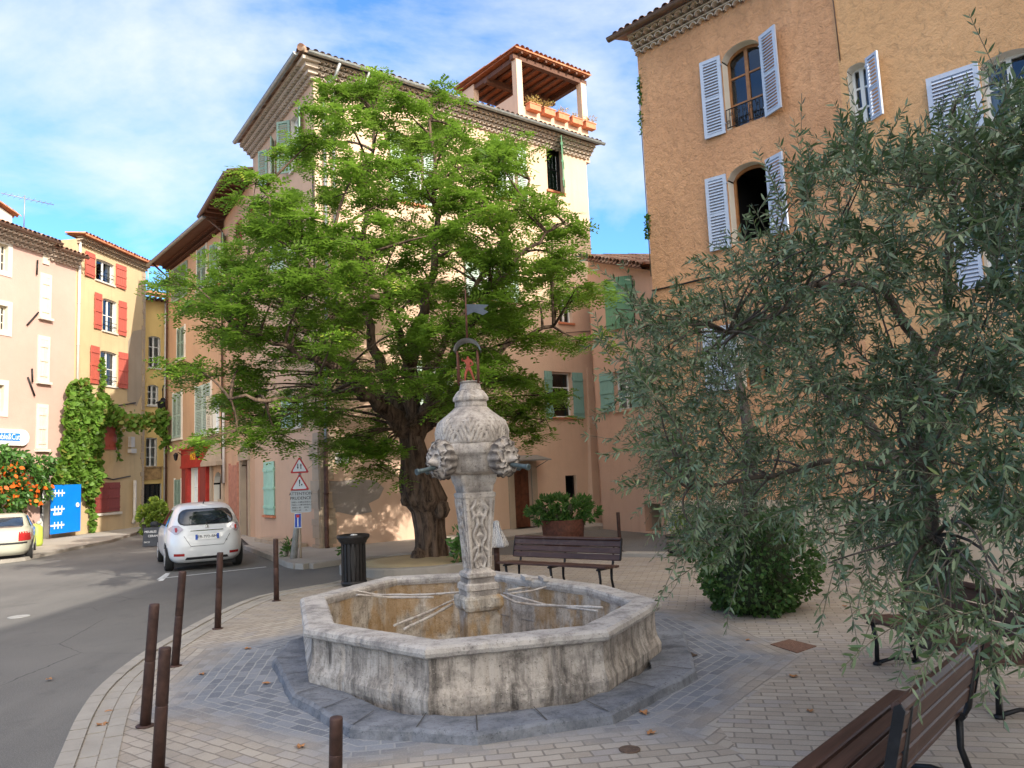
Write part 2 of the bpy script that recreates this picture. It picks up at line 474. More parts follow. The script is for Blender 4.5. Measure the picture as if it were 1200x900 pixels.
# ------------------------------------------------------------------ building kit
def wall_panel(mb, W, u0, u1, zt0, zt1, ops, zb=0.0, depth=0.24, mi=0, mr=1):
    """wall with real openings; ops: (u0,u1,z0,z1,arch_rise)"""
    ztop = lambda u: zt0 + (zt1 - zt0) * (u - u0) / (u1 - u0)
    us = sorted(set([u0, u1] + [x for o in ops for x in o[:2]]))
    zs = sorted(set([zb] + [x for o in ops for x in o[2:4]]))
    for i in range(len(us) - 1):
        a, b = us[i], us[i + 1]; mid = (a + b) / 2
        for j in range(len(zs)):
            c = zs[j]; top = j == len(zs) - 1
            ca = cb = c
            da, db = (ztop(a), ztop(b)) if top else (zs[j + 1], zs[j + 1])
            zm = (c + (ztop(mid) if top else zs[j + 1])) / 2
            if any(o[0] < mid < o[1] and o[2] < zm < o[3] for o in ops): continue
            mb.quad(W.P(a, ca), W.P(b, cb), W.P(b, db), W.P(a, da), mi)
    for o in ops:
        a, b, c, d = o[:4]; r = o[4] if len(o) > 4 else 0
        D = -depth
        mb.quad(W.P(a, c), W.P(a, d - r), W.P(a, d - r, D), W.P(a, c, D), mr)
        mb.quad(W.P(b, c), W.P(b, d - r), W.P(b, d - r, D), W.P(b, c, D), mr)
        mb.quad(W.P(a, c), W.P(b, c), W.P(b, c, D), W.P(a, c, D), mr)
        if r <= 0:
            mb.quad(W.P(a, d), W.P(b, d), W.P(b, d, D), W.P(a, d, D), mr)
        else:
            N = 10; pts = []
            for k in range(N + 1):
                x = -1 + 2 * k / N
                pts.append((a + (b - a) * k / N, d - r + r * math.sqrt(max(0, 1 - x * x * 0.98))))
            for k in range(N):
                (p, q), (s_, t_) = pts[k], pts[k + 1]
                mb.quad(W.P(p, q), W.P(s_, t_), W.P(s_, d), W.P(p, d), mi)
                mb.quad(W.P(p, q), W.P(s_, t_), W.P(s_, t_, D), W.P(p, q, D), mr)
def shutter(parent, W, uh, z0, z1, w, side, ang, mat, louvre=True, n0=0.035, step=0.075, topcut=0.0, name='shutter'):
    """uh hinge position, side -1: leaf lies left of hinge when open, ang degrees from closed"""
    if ang <= 5: side = -side
    a = rad(ang); d = W.u * (-side * math.cos(a)) + W.n * math.sin(a)
    t = d.cross(V((0, 0, 1))).normalized(); o = W.P(uh, 0, n0); Z = V((0, 0, 1)); ax = (d, t, Z)
    mb = MB(); h = z1 - z0; th = 0.04; st = min(0.085, w * 0.16)
    def bx(x0, x1, a0, a1, th=th, mb=mb): mb.box(o + d * ((x0 + x1) / 2) + Z * ((a0 + a1) / 2), x1 - x0, th, a1 - a0, ax)
    if louvre:
        bx(0, st, z0, z1); bx(w - st, w, z0, z1)
        for q in ((z0, z0 + st * 1.1), (z0 + h * .47, z0 + h * .47 + st), (z1 - st, z1)): bx(st, w - st, *q, th=th * .96)
        n = max(4, int(h / step)); ca, sa = math.cos(rad(38)), math.sin(rad(38))
        sg = 1 if t.dot(W.n) > 0 else -1
        for k in range(n):
            z = z0 + st + (k + .5) * (h - 2 * st) / n
            mb.box(o + d * (w / 2) + Z * z, w - 2 * st, 0.012, (h / n) * 1.15, (d, (t * ca + Z * sa * sg), (Z * ca - t * sa * sg)))
    else:
        n = max(2, int(round(w / 0.13)))
        for k in range(n): bx(k * w / n + .003, (k + 1) * w / n - .003, z0, z1, th=0.03)
        for q in (.14, .5, .84):
            zz = z0 + h * q
            mb.box(o + d * (w / 2) + Z * zz + t * 0.026, w * .96, 0.03, 0.09, ax)
            mb.box(o + d * (w / 2) + Z * zz - t * 0.026, w * .96, 0.03, 0.09, ax)
    # strap hinges
    for q in (.12, .88): bx(-0.02, 0.05, z0 + h * q - .015, z0 + h * q + .015, th=0.055)
    return mb.build(name, mat, parent)
def window(parent, W, b, mat='pvc', cols=2, rows=3, glass=True, curtain=0.0, arch=0.0, sill=None, nset=-0.17, label=None, room=0.7, bars=0.035, grille=False):
    u0, u1, z0, z1 = b; w = u1 - u0; h = z1 - z0
    mb = MB(); f = 0.055
    mb.wbox(W, u0, u0 + f, z0, z1, nset - .03, nset + .03); mb.wbox(W, u1 - f, u1, z0, z1, nset - .03, nset + .03)
    mb.wbox(W, u0 + f, u1 - f, z0, z0 + f, nset - .028, nset + .028)
    mb.wbox(W, u0 + f, u1 - f, z1 - f, z1, nset - .028, nset + .028)
    if glass:
        for k in range(1, cols):
            x = u0 + w * k / cols; bw = 0.04 if (cols % 2 == 0 and k == cols // 2) else bars / 2
            mb.wbox(W, x - bw, x + bw, z0 + f, z1 - f, nset - .026, nset + .035)
        for k in range(1, rows):
            z = z0 + h * k / rows
            mb.wbox(W, u0 + f, u1 - f, z - bars / 2, z + bars / 2, nset - .02, nset + .02)
    o = mb.build('window', M_[mat], parent)
    if label: o['label'] = label
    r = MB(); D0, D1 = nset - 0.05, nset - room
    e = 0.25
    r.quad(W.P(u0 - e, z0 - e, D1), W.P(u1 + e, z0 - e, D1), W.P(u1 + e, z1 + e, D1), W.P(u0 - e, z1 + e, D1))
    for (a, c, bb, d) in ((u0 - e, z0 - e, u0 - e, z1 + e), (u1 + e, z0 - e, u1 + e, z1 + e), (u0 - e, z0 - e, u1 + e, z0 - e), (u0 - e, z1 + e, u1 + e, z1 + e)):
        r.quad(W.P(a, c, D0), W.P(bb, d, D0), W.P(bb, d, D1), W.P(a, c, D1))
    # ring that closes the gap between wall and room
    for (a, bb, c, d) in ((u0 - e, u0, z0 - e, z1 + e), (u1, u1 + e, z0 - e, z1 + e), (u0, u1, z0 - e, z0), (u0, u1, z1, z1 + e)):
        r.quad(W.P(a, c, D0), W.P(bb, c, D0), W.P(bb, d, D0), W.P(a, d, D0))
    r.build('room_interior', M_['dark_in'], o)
    if glass:
        g = MB(); g.quad(W.P(u0 + f, z0 + f, nset), W.P(u1 - f, z0 + f, nset), W.P(u1 - f, z1 - f, nset), W.P(u0 + f, z1 - f, nset))
        g.build('glass_pane', M_['glass'], o)
    if curtain:
        c = MB(); N = 16
        for (a, bb) in ((u0 + .03, u0 + w * curtain), (u1 - w * curtain, u1 - .03)):
            vs = []
            for k in range(N + 1):
                x = a + (bb - a) * k / N; nn = nset - 0.09 + 0.02 * math.sin(k * 2.4)
                vs += [W.P(x, z0 + .02, nn), W.P(x, z1 - .02, nn)]
            c.add(vs, [(2 * k, 2 * k + 2, 2 * k + 3, 2 * k + 1) for k in range(N)], 0, True)
        c.build('curtain', M_['curtain'], o)
    if sill:
        s = MB(); s.wbox(W, u0 - .07, u1 + .07, z0 - .07, z0 - .002, nset + .04, 0.07)
        s.build('window_sill', M_[sill], o)
    return o
def half_tile(mb, o, d, x, up, r0, r1, L, mi=0, seg=6):
    """convex half tube from o along d (length L), x sideways, up"""
    vs = []
    for (c, r) in ((o, r0), (o + d * L, r1)):
        for k in range(seg + 1):
            a = PI * k / seg
            vs.append(c + x * (math.cos(a) * r) + up * (math.sin(a) * r))
    fs = [(k, k + 1, seg + 2 + k, seg + 1 + k) for k in range(seg)]
    mb.add(vs, fs, mi, True)
def roof_sheet(mb, W, u0, u1, z, over, run, slope, run_fn=None, tile=0.21, z1=None):
    """canal tiles from the eave (n=over) backwards (run), rising by slope"""
    sl = math.atan(slope); d = (-W.n * math.cos(sl) + V((0, 0, math.sin(sl)))); upv = (W.n * math.sin(sl) + V((0, 0, math.cos(sl))))
    n = int((u1 - u0) / tile)
    for k in range(n):
        u = u0 + (k + .5) * (u1 - u0) / n
        zz = z if z1 is None else z + (z1 - z) * (u - u0) / (u1 - u0)
        L = (run if run_fn is None else max(0.15, run_fn(u))) / math.cos(sl)
        o = W.P(u, zz, over)
        jx = random.uniform(-.012, .012); jl = random.uniform(-.03, .03)
        # course by course, each tile overlapping the next
        m = max(1, int(L / 0.9))
        for q in range(m):
            s0 = L * q / m - (0.05 if q else 0) ; s1 = L * (q + 1) / m
            half_tile(mb, o + d * (s0 + (jl if q == 0 else 0)) + W.u * jx + upv * (0.012), d, W.u, upv, 0.098, 0.08, s1 - s0)
        # thickness seen at the eave
        h = (u1 - u0) / n
        vs = [o + W.u * (-h / 2) - upv * .0, o + W.u * (h / 2), o + W.u * (h / 2) + d * L, o + W.u * (-h / 2) + d * L]
        vs += [p - upv * 0.05 for p in vs]
        mb.add(vs, ((0, 1, 2, 3), (7, 6, 5, 4), (0, 4, 5, 1)))
        # channel tile lip between covers
        half_tile(mb, o + W.u * (h / 2) + d * 0.02 + upv * 0.045, d, W.u, -upv, 0.075, 0.075, 0.12)
def genoise(mb, W, u0, u1, z, rows=3, step=0.11, rh=0.115, tile=0.2, z1=None, flip=0.0):
    """Provencal cornice: corbelled rows of half-round tiles, top row furthest out; z = top"""
    for r in range(rows):
        out = step * (rows - r); zt = z - r * rh
        n = max(1, int((u1 - u0) / tile)); h = (u1 - u0) / n
        du = lambda u: 0 if z1 is None else (z1 - z) * (u - u0) / (u1 - u0)
        e = out + 0.05 * 0
        for (a, b) in ((u0, u1),):
            vs = []
            for (nn, q) in ((0, 0), (e, 0), (e, -0.03), (0, -0.03)):
                vs += [W.P(a - (flip * out), zt + q + du(a), nn), W.P(b, zt + q + du(b), nn)]
            mb.add(vs, ((0, 1, 3, 2), (2, 3, 5, 4), (4, 5, 7, 6), (0, 2, 4, 6)))
        k0 = -int(flip * out / h) - (1 if flip else 0)
        for k in range(k0, n):
            u = u0 + (k + .5 + (r % 2) * .5 * 0) * h
            if u > u1: continue
            o = W.P(u, zt - rh + 0.005 + du(u), 0.0)
            ro, ri = h * 0.46, h * 0.34; L = out - 0.015
            seg = 6; vs = []
            for nn in (0, L):
                for rr in (ro, ri):
                    for q in range(seg + 1):
                        a = PI * q / seg
                        vs.append(o + W.n * nn + W.u * (math.cos(a) * rr) + V((0, 0, math.sin(a) * min(rr, rh * .78 if rr == ro else rh * .55))))
            S = seg + 1; fs = []
            for q in range(seg):
                fs += [(q, q + 1, 2 * S + q + 1, 2 * S + q), (S + q, S + q + 1, 3 * S + q + 1, 3 * S + q), (2 * S + q, 2 * S + q + 1, 3 * S + q + 1, 3 * S + q)]
            mb.add(vs, fs)
def shell(mb, pts, zt, mi=0, zb=0.0):
    """plain wall quads along a list of ground points"""
    for a, b in zip(pts[:-1], pts[1:]):
        mb.quad((a.x, a.y, zb), (b.x, b.y, zb), (b.x, b.y, zt), (a.x, a.y, zt), mi)
def pipe(parent, W, path, r, mat, name='downpipe', n=0.08, brk=True):
    mb = MB(); pts = [W.P(u, z, n if len(p) == 0 else p[0]) for (u, z, *p) in path]
    mb.tube(pts, r, 10)
    if brk:
        a, b = pts[0], pts[-1]
        for i in range(len(pts) - 1):
            L = (pts[i + 1] - pts[i]).length
            for k in range(int(L / 1.6)):
                c = pts[i].lerp(pts[i + 1], (k + .5) / int(L / 1.6)); d = (pts[i + 1] - pts[i]).normalized()
                mb.tube([c - d * .02, c + d * .02], r * 1.25, 10)
    return mb.build(name, M_[mat], parent)
def gutter(parent, W, u0, u1, z, n, mat, r=0.075, z1=None):
    mb = MB(); N = 10; vs = []
    zz = z if z1 is None else z1
    for (u, zc) in ((u0, z), (u1, zz)):
        for rr in (r, r - .008):
            for k in range(N + 1):
                a = PI + PI * k / N
                vs.append(W.P(u, zc + math.sin(a) * rr, n + math.cos(a) * rr))
    S = N + 1; fs = []
    for k in range(N):
        fs += [(k, k + 1, 2 * S + k + 1, 2 * S + k), (S + k, S + k + 1, 3 * S + k + 1, 3 * S + k)]
    fs += [(0, S, 3 * S, 2 * S), (N, S + N, 3 * S + N, 2 * S + N), tuple(range(S)), tuple(range(2 * S, 3 * S))]
    mb.add(vs, fs, 0, False)
    mb.tube([W.P(u0, z, n + r), W.P(u1, zz, n + r)], 0.012, 6)
    return mb.build('gutter', M_[mat], parent)
def cable(parent, pts, r=0.012, mat='black', name='cable', sag=0.0, base=None):
    pts = [V(p) for p in pts]; out = []
    for a, b in zip(pts[:-1], pts[1:]):
        N = 8 if sag else 1
        for k in range(N):
            p = a.lerp(b, k / N); p.z -= sag * 4 * (k / N) * (1 - k / N); out.append(p)
    out.append(pts[-1])
    mb = MB(); mb.tube(out, r, 6)
    return mb.build(name, M_[mat], parent, base)

# ------------------------------------------------------------------ MAIN CORNER HOUSE
A0 = G(376, 648); B0 = G(711, 612.2)
WF = Wall(A0, B0)
dL = vp(-6); L1 = on_line(A0, dL, 299)
WL = Wall(A0, L1)
ZM = WF.uz(368, 91)[1] + .22
print('ZM', ZM, Wall(A0, B0).uz(692, 187)[1])
main_house = thing('corner_house', 'tall cream and pink corner house behind the big tree with a roof terrace', 'house', A0)
def opF(x0, y0, x1, y1, r=0): b = WF.box(x0, y0, x1, y1); return b + (r,)
f_top2 = opF(641, 171, 659, 224)
f_top1 = opF(588, 168, 606, 233)
f_top0 = opF(470, 160, 496, 238)
f_mid1 = opF(647, 436, 671, 489)
f_mid0 = opF(494, 424, 530, 476)
f_2a = opF(655, 345, 670, 378)
f_2b = opF(560, 300, 590, 352)
f_door = WF.box(602, 546, 623, 600); f_door = (f_door[0], f_door[1], 0.12, WF.uz(612, 547)[1], 0)
f_slot = opF(663, 557, 676, 583)
mb = MB()
wall_panel(mb, WF, 0, WF.L, ZM, ZM, [f_top2, f_top1, f_top0, f_mid1, f_mid0, f_2a, f_2b, f_door, f_slot])
def opL(x0, y0, x1, y1, r=0): return WL.box(x0, y0, x1, y1) + (r,)
l_top1 = opL(341, 134, 351.5, 197)
l_top2 = opL(314, 170, 322, 212)
l_mid1 = opL(333, 262, 346, 312)
l_low1 = opL(344, 462, 355, 500)
back = -WF.n * 9.0
C0 = B0 + back; D0_ = L1 - WL.n * 9.0
shell(mb, [B0, C0, D0_, L1], ZM)
house_wall = mb.build('wall', [M_['main_lit'], M_['main_lit']], main_house)
mb = MB()
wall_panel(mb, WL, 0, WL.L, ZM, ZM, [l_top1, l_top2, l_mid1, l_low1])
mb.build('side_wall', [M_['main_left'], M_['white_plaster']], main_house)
# battered buttress strip at the right end of the front
mb = MB(); ua = WF.L - 0.55
vs = [WF.P(ua - .35, 0, .28), WF.P(WF.L, 0, .28), WF.P(WF.L, 5.6, .02), WF.P(ua, 5.6, .02), WF.P(ua - .35, 0, 0), WF.P(WF.L, 0, 0), WF.P(WF.L, 5.6, 0), WF.P(ua, 5.6, 0)]
mb.add(vs, ((0, 1, 2, 3), (0, 3, 7, 4), (1, 5, 6, 2)))
mb.build('buttress', M_['main_lit'], main_house)
# rubble quoin at the corner
mb = MB(); random.seed(3)
z = 0.0
while z < 3.1:
    h = random.uniform(.16, .34); a = random.uniform(.35, .75); b2 = random.uniform(.25, .5)
    mb.wbox(WL, 0.0, a, z + .01, z + h, -.02, 0.02 + random.uniform(0, .03))
    mb.wbox(WF, 0.0, b2, z + .01, z + h, -.02, 0.015 + random.uniform(0, .03))
    z += h
mb.build('stone_quoin', M_['stone_trim'], main_house)
# cement patch
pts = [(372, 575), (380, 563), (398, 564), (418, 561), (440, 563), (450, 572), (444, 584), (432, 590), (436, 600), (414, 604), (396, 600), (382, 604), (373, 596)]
mb = MB(); mb.poly([WF.P(*WF.uz(x, y), 0.006) for x, y in pts]); mb.build('wall_patch', M_['grey_patch'], main_house)
# cornice
mb = MB()
genoise(mb, WF, 0, WF.L + .1, ZM + .12, 4, 0.12, 0.115, 0.2)
genoise(mb, WL, 0, WL.L, ZM + .12, 4, 0.12, 0.115, 0.2)
# plain corner block where the two runs meet
for r in range(4):
    o = 0.12 * (4 - r); zt = ZM + .12 - r * .115
    c0 = WF.P(0, 0); k1 = WF.n * o; k2 = WL.n * o
    corner = c0 + (WF.n + WL.n) * (o / (1 + WF.n.dot(WL.n)))
    mb.prism([(c0.x, c0.y), ((c0 + k1).x, (c0 + k1).y), (corner.x, corner.y), ((c0 + k2).x, (c0 + k2).y)], zt - .112, zt)
mb.build('cornice', M_['genoise'], main_house)
mb = MB()
OV = 0.58
roof_sheet(mb, WF, -0.5, WF.L + .35, ZM + .20, OV, 5.0, 0.28, lambda u: min(5.0, u + 0.6))
roof_sheet(mb, WL, -0.5, WL.L, ZM + .20, OV, 5.0, 0.28, lambda u: min(5.0, u + 0.6))
c0 = A0 + (WF.n + WL.n) * (OV / (1 + WF.n.dot(WL.n))) + V((0, 0, ZM + .25))
c1 = A0 - (WF.n + WL.n) * (4.5 / (1 + WF.n.dot(WL.n))) + V((0, 0, ZM + .28 + 5 * .28))
mb.tube([c0, c1], 0.11, 8)
# the rest of the hidden roof
top = ZM + .2 + 4.4 * .28
pt = [WF.P(4.3, top, -4.4), WF.P(WF.L + .3, top, -4.4), C0 + V((0, 0, ZM + .2)), D0_ + V((0, 0, ZM + .2))]
mb.add(pt, ((0, 1, 2, 3),))
mb.build('roof', M_['tile'], main_house)
ov_c = OV / (1 + WF.n.dot(WL.n)) * 0
gutter(main_house, WF, -0.42, WF.L + .38, ZM + .17, OV + .06, 'zinc')
gutter(main_house, WL, -0.42, WL.L, ZM + .17, OV + .06, 'zinc')
# windows on the front
w = window(main_house, WF, f_top2[:4], 'iron', 1, 2, glass=True, sill='terracotta')
shutter(w, WF, f_top2[1] + .02, f_top2[2], f_top2[3] + .15, (f_top2[1] - f_top2[0]), 1, 46, M_['sh_leaf'], False)
w = window(main_house, WF, f_top1[:4], 'pvc', 2, 4, curtain=.3, sill='terracotta')
ww = (f_top1[1] - f_top1[0])
shutter(w, WF, f_top1[0], f_top1[2], f_top1[3], ww * .52, -1, 172, M_['sh_pale'])
shutter(w, WF, f_top1[1], f_top1[2] + .0, f_top1[3], ww * .52, 1, 168, M_['sh_pale'])
for b in (f_top0, f_2b):
    w = window(main_house, WF, b[:4], 'pvc', 2, 4, curtain=.3, sill='terracotta'); ww = b[1] - b[0]
    shutter(w, WF, b[0], b[2], b[3], ww * .52, -1, 172, M_['sh_pale']); shutter(w, WF, b[1], b[2], b[3], ww * .52, 1, 172, M_['sh_pale'])
w = window(main_house, WF, f_mid1[:4], 'pvc', 1, 3, curtain=0, sill='terracotta', nset=-.2); ww = f_mid1[1] - f_mid1[0]
shutter(w, WF, f_mid1[0], f_mid1[2] - .05, f_mid1[3], .36, -1, 175, M_['sh_teal'], False)
shutter(w, WF, f_mid1[1], f_mid1[2] - .05, f_mid1[3], .46, 1, 175, M_['sh_teal'], False)
w = window(main_house, WF, f_mid0[:4], 'pvc', 2, 3, curtain=.35, sill='terracotta'); ww = f_mid0[1] - f_mid0[0]
shutter(w, WF, f_mid0[0], f_mid0[2], f_mid0[3], ww * .5, -1, 170, M_['sh_pale']); shutter(w, WF, f_mid0[1], f_mid0[2], f_mid0[3], ww * .5, 1, 35, M_['sh_pale'])
w = window(main_house, WF, f_2a[:4], 'pvc', 2, 1, sill='terracotta')
window(main_house, WF, f_slot[:4], 'iron', 1, 1, glass=False)
# front door
mb = MB(); a, b, c, d = f_door[:4]
mb.wbox(WF, a, b, c, d, -.20, -.15)
for (x0, x1) in ((a + .08, (a + b) / 2 - .04), ((a + b) / 2 + .04, b - .08)):
    for (p, q) in ((.12, .42), (.47, .93)):
        mb.wbox(WF, x0, x1, c + (d - c) * p, c + (d - c) * q, -.15, -.13)
dr = mb.build('door', M_['door_wood'], main_house)
mb = MB(); mb.tube([WF.P(a + .1, 1.15, -.15), WF.P(a + .1, 1.15, -.08)], .02, 8); mb.build('handle', M_['iron'], dr)
mb = MB()
mb.wbox(WF, a - .22, a, 0, d, -.02, .05); mb.wbox(WF, b, b + .22, 0, d, -.02, .05); mb.wbox(WF, a - .22, b + .22, d, d + .24, -.02, .05)
mb.wbox(WF, a - .1, b + .1, 0.0, .12, -.2, .35)
mb.build('door_surround', M_['stone_trim'], main_house)
mb = MB(); q = WF.P((a + b) / 2, d + .2, .4)
vs = [WF.P(a - .25, d + .38, .04), WF.P(b + .25, d + .38, .04), WF.P(b + .25, d + .22, .8), WF.P(a - .25, d + .22, .8)]
vs += [p - V((0, 0, .04)) for p in vs]
mb.add(vs, ((0, 1, 2, 3), (7, 6, 5, 4), (0, 4, 5, 1), (1, 5, 6, 2), (2, 6, 7, 3), (3, 7, 4, 0)))
for u in (a - .2, b + .2): mb.tube([WF.P(u, d - .05, .02), WF.P(u, d + .2, .72)], .012, 6)
mb.build('door_canopy', M_['zinc'], main_house)
# windows on the side wall
w = window(main_house, WL, l_top1[:4], 'pvc', 2, 3, curtain=.4, sill='white_plaster'); ww = l_top1[1] - l_top1[0]
shutter(w, WL, l_top1[0], l_top1[2], l_top1[3], ww * .55, -1, 165, M_['sh_green']); shutter(w, WL, l_top1[1], l_top1[2], l_top1[3], ww * .55, 1, 140, M_['sh_green'])
w = window(main_house, WL, l_top2[:4], 'pvc', 2, 3, curtain=.4, sill='white_plaster'); ww = l_top2[1] - l_top2[0]
shutter(w, WL, l_top2[0], l_top2[2], l_top2[3], ww * .5, -1, 150, M_['sh_green']); shutter(w, WL, l_top2[1], l_top2[2], l_top2[3], ww * .5, 1, 150, M_['sh_green'])
for b in (l_mid1, l_low1):
    w = window(main_house, WL, b[:4], 'pvc', 2, 3, curtain=.4, sill='white_plaster'); ww = b[1] - b[0]
    shutter(w, WL, b[0], b[2], b[3], ww * .5, -1, 160, M_['sh_pale']); shutter(w, WL, b[1], b[2], b[3], ww * .5, 1, 150, M_['sh_pale'])
b = WL.box(310.5, 541, 322.5, 603)
shutter(main_house, WL, b[0], b[2], b[3], (b[1] - b[0]) / 2, 1, 3, M_['sh_mint'], False, name='shutter')
shutter(main_house, WL, b[1], b[2], b[3], (b[1] - b[0]) / 2, -1, 3, M_['sh_mint'], False, name='shutter')
mb = MB(); mb.wbox(WL, b[0] - .05, b[1] + .05, b[2] - .09, b[2] - .02, 0, .1); mb.build('window_sill', M_['terracotta'], main_house)
# downpipes
u, zz = WF.uz(388, 112)
pipe(main_house, WF, [(0.55, ZM + .1, OV + .05), (0.5, ZM - .25, .4), (.28, ZM - .45, .1), (.28, 8.2, .1), (.16, 3.2, .1), (.16, 3.0, .1)], .05, 'zinc')
pipe(main_house, WF, [(.16, 3.0), (.14, .2), (.14, .12, .14)], .06, 'cast_pipe')
u1_, z1_ = WF.uz(423, 88)
pipe(main_house, WF, [(1.5, ZM + .12, OV + .06), (1.5, ZM - .35, .12), (.62, ZM - .45, .12), (.55, ZM - .7, .12), (.55, 5.6, .1)], .045, 'zinc')
cable(main_house, [WL.P(.1, 11.6, .03), WL.P(.1, 8.0, .03), WL.P(.14, 3.6, .03)], .02)
cable(main_house, [WF.P(8.2, 6.65, .03), WF.P(WF.L, 7.0, .03)], .012)
# street name plaque
pb = WF.box(392, 531, 408, 543)
mb = MB(); mb.wbox(WF, pb[0], pb[1], pb[2], pb[3], .002, .025); pl = mb.build('street_name_plaque', M_['white'], main_house)
pc = (pb[0] + pb[1]) / 2; ph = pb[3] - pb[2]
text_mesh('lettering', 'PLACE', ph * .42, WF.M(pc, pb[2] + ph * .70, .027), M_['black'], pl)
text_mesh('lettering', 'PAUL', ph * .42, WF.M(pc, pb[2] + ph * .28, .027), M_['black'], pl)

# ---- roof terrace (loggia)
SB = -0.35
lu0, lz0 = WF.uz(606, 100, SB); lu1, _ = WF.uz(688, 130, SB)
_, pz = WF.uz(650, 136, SB)          # parapet top
_, rz = WF.uz(652, 86, SB)           # underside of roof front
LD = 3.6
mb = MB(); zb = ZM - .2
mb.wbox(WF, lu0, lu1, zb, pz, SB - .2, SB)
mb.wbox(WF, lu0, lu0 + .2, zb, pz + .45, SB - LD, SB - .2)
mb.wbox(WF, lu1 - .2, lu1, zb, pz, SB - LD, SB - .2)
mb.wbox(WF, lu0, lu1, zb, rz, SB - LD - .2, SB - LD)
mb.wbox(WF, lu0, lu0 + .26, pz, rz, SB - .26, SB + .003)
mb.wbox(WF, lu1 - .26, lu1, pz, rz, SB - .26, SB + .003)
mb.wbox(WF, lu0 + .004, lu0 + .24, pz, rz + .2, SB - LD, SB - LD + .9)
mb.build('terrace_wall', M_['main_lit'], main_house)
mb = MB()
mb.wbox(WF, lu0 - .1, lu1 + .1, rz - .0, rz + .18, SB - .24, SB - .04)
mb.wbox(WF, lu0 + .04, lu0 + .22, rz + .002, rz + .17, SB - LD, SB - .24)
mb.wbox(WF, lu1 - .22, lu1 - .04, rz + .002, rz + .17, SB - LD, SB - .24)
mb.wbox(WF, lu0, lu1, rz - .1, rz + .1, SB - 2.0, SB - 1.8)
nr = 9
for k in range(nr):
    u = lu0 + (lu1 - lu0) * (k + .5) / nr
    mb.wbox(WF, u - .04, u + .04, rz + .182, rz + .26, SB - LD, SB + .14)
mb.build('terrace_beam', M_['beam'], main_house)
mb = MB()
mb.wbox(WF, lu0 - .12, lu1 + .1, rz + .262, rz + .29, SB - LD - .2, SB + .13)
mb.build('terrace_ceiling', m_plain('terrace_boards', (0.30, 0.10, 0.04), .7, 0, .3, 9), main_house)
mb = MB(); roof_sheet(mb, WF, lu0 - .15, lu1 + .12, rz + .345, SB + .2, LD + .5, 0.04); mb.build('terrace_roof', M_['tile_red'], main_house)
# flower boxes along the parapet
fb_things = []
# ------------------------------------------------------------------ HOUSES UP THE STREET (left of the corner house)
dB = vp(39); L2 = on_line(L1, dB, 263)
WB = Wall(L1, L2)
dA = vp(-143); L3 = on_line(L2, dA, 196)
WA = Wall(L2, L3)
def heightat(W, px, py): return W.uz(px, py)[1]
def wside(W, b, parent, mat, frac=.5, angs=(170, 165), louvre=True):
    w = b[1] - b[0]
    shutter(parent, W, b[0], b[2], b[3], w * frac, -1, angs[0], M_[mat], louvre)
    shutter(parent, W, b[1], b[2], b[3], w * frac, 1, angs[1], M_[mat], louvre)
# --- salmon house (dark red shutters)
zb_ = heightat(WB, 285, 226)
salmon = thing('street_house', 'narrow salmon house with dark red shutters, joined to the tall corner house', 'house', L1, 'old houses along the street')
ob1 = WB.box(283.5, 536, 292, 640); ob1 = (ob1[0], ob1[1], 0.0, ob1[3])
mb = MB(); wall_panel(mb, WB, 0, WB.L, zb_, zb_, [ob1 + (.3,)])
shell(mb, [L1, L1 - WB.n * 7, L2 - WB.n * 7, L2], zb_)
mb.build('wall', [M_['peach2'], M_['stone_trim']], salmon)
mb = MB(); roof_sheet(mb, WB, 0, WB.L + .3, zb_ + .16, .85, 4, .27); mb.build('roof', M_['tile'], salmon)
mb = MB()
for k in range(9): mb.wbox(WB, WB.L * (k + .4) / 9, WB.L * (k + .4) / 9 + .09, zb_ - .02, zb_ + .1, -.2, .82)
mb.wbox(WB, 0, WB.L + .2, zb_ + .102, zb_ + .13, -.2, .84)
mb.build('eave_rafters', M_['beam'], salmon)
gutter(salmon, WB, 0, WB.L + .3, zb_ + .12, .92, 'brown_gutter', .085)
for (x0, y0, x1, y1) in ((293.5, 243, 299, 275), (278.5, 259, 283.5, 297), (269, 471, 277.5, 492), (283.5, 468, 291.5, 487), (272, 375, 280, 400)):
    b = WB.box(x0, y0, x1, y1); w = b[1] - b[0]
    shutter(salmon, WB, b[0], b[2], b[3], w, 1, 2, M_['sh_dark'], True)
b = WB.box(270.5, 545, 279.5, 612)
mb = MB(); mb.wbox(WB, b[0], b[1], 0.15, b[3], 0.004, .05); mb.wbox(WB, b[0] - .08, b[0], .1, b[3] + .08, .002, .07); mb.wbox(WB, b[1], b[1] + .08, .1, b[3] + .08, .002, .07)
for k in range(1, 6): mb.wbox(WB, b[0] + (b[1] - b[0]) * k / 6 - .006, b[0] + (b[1] - b[0]) * k / 6 + .006, .2, b[3] - .05, .05, .056)
mb.build('door', m_plain('faded_pink_door', (.42, .19, .13), .7, 0, .2, 6), salmon)
mb = MB(); mb.wbox(WB, ob1[0], ob1[1], 0.0, ob1[3], -.2, -.16); mb.build('door', M_['door_wood'], salmon)
mb = MB()
for s_ in (ob1[0] - .16, ob1[1]): mb.wbox(WB, s_, s_ + .16, 0, ob1[3] - .1, -.01, .06)
mb.wbox(WB, ob1[0] - .2, ob1[1] + .2, ob1[3] - .1, ob1[3] + .15, -.01, .1)
mb.wbox(WB, ob1[0] - .05, ob1[1] + .05, ob1[3] + .15, ob1[3] + .6, -.01, .05)
mb.build('door_surround', M_['stone_trim'], salmon)
pipe(salmon, WB, [(WB.L - .05, zb_ + .1, .85), (WB.L - .12, zb_ - .5, .1), (WB.L - .12, heightat(WB, 268, 566), .1)], .05, 'brown_gutter')
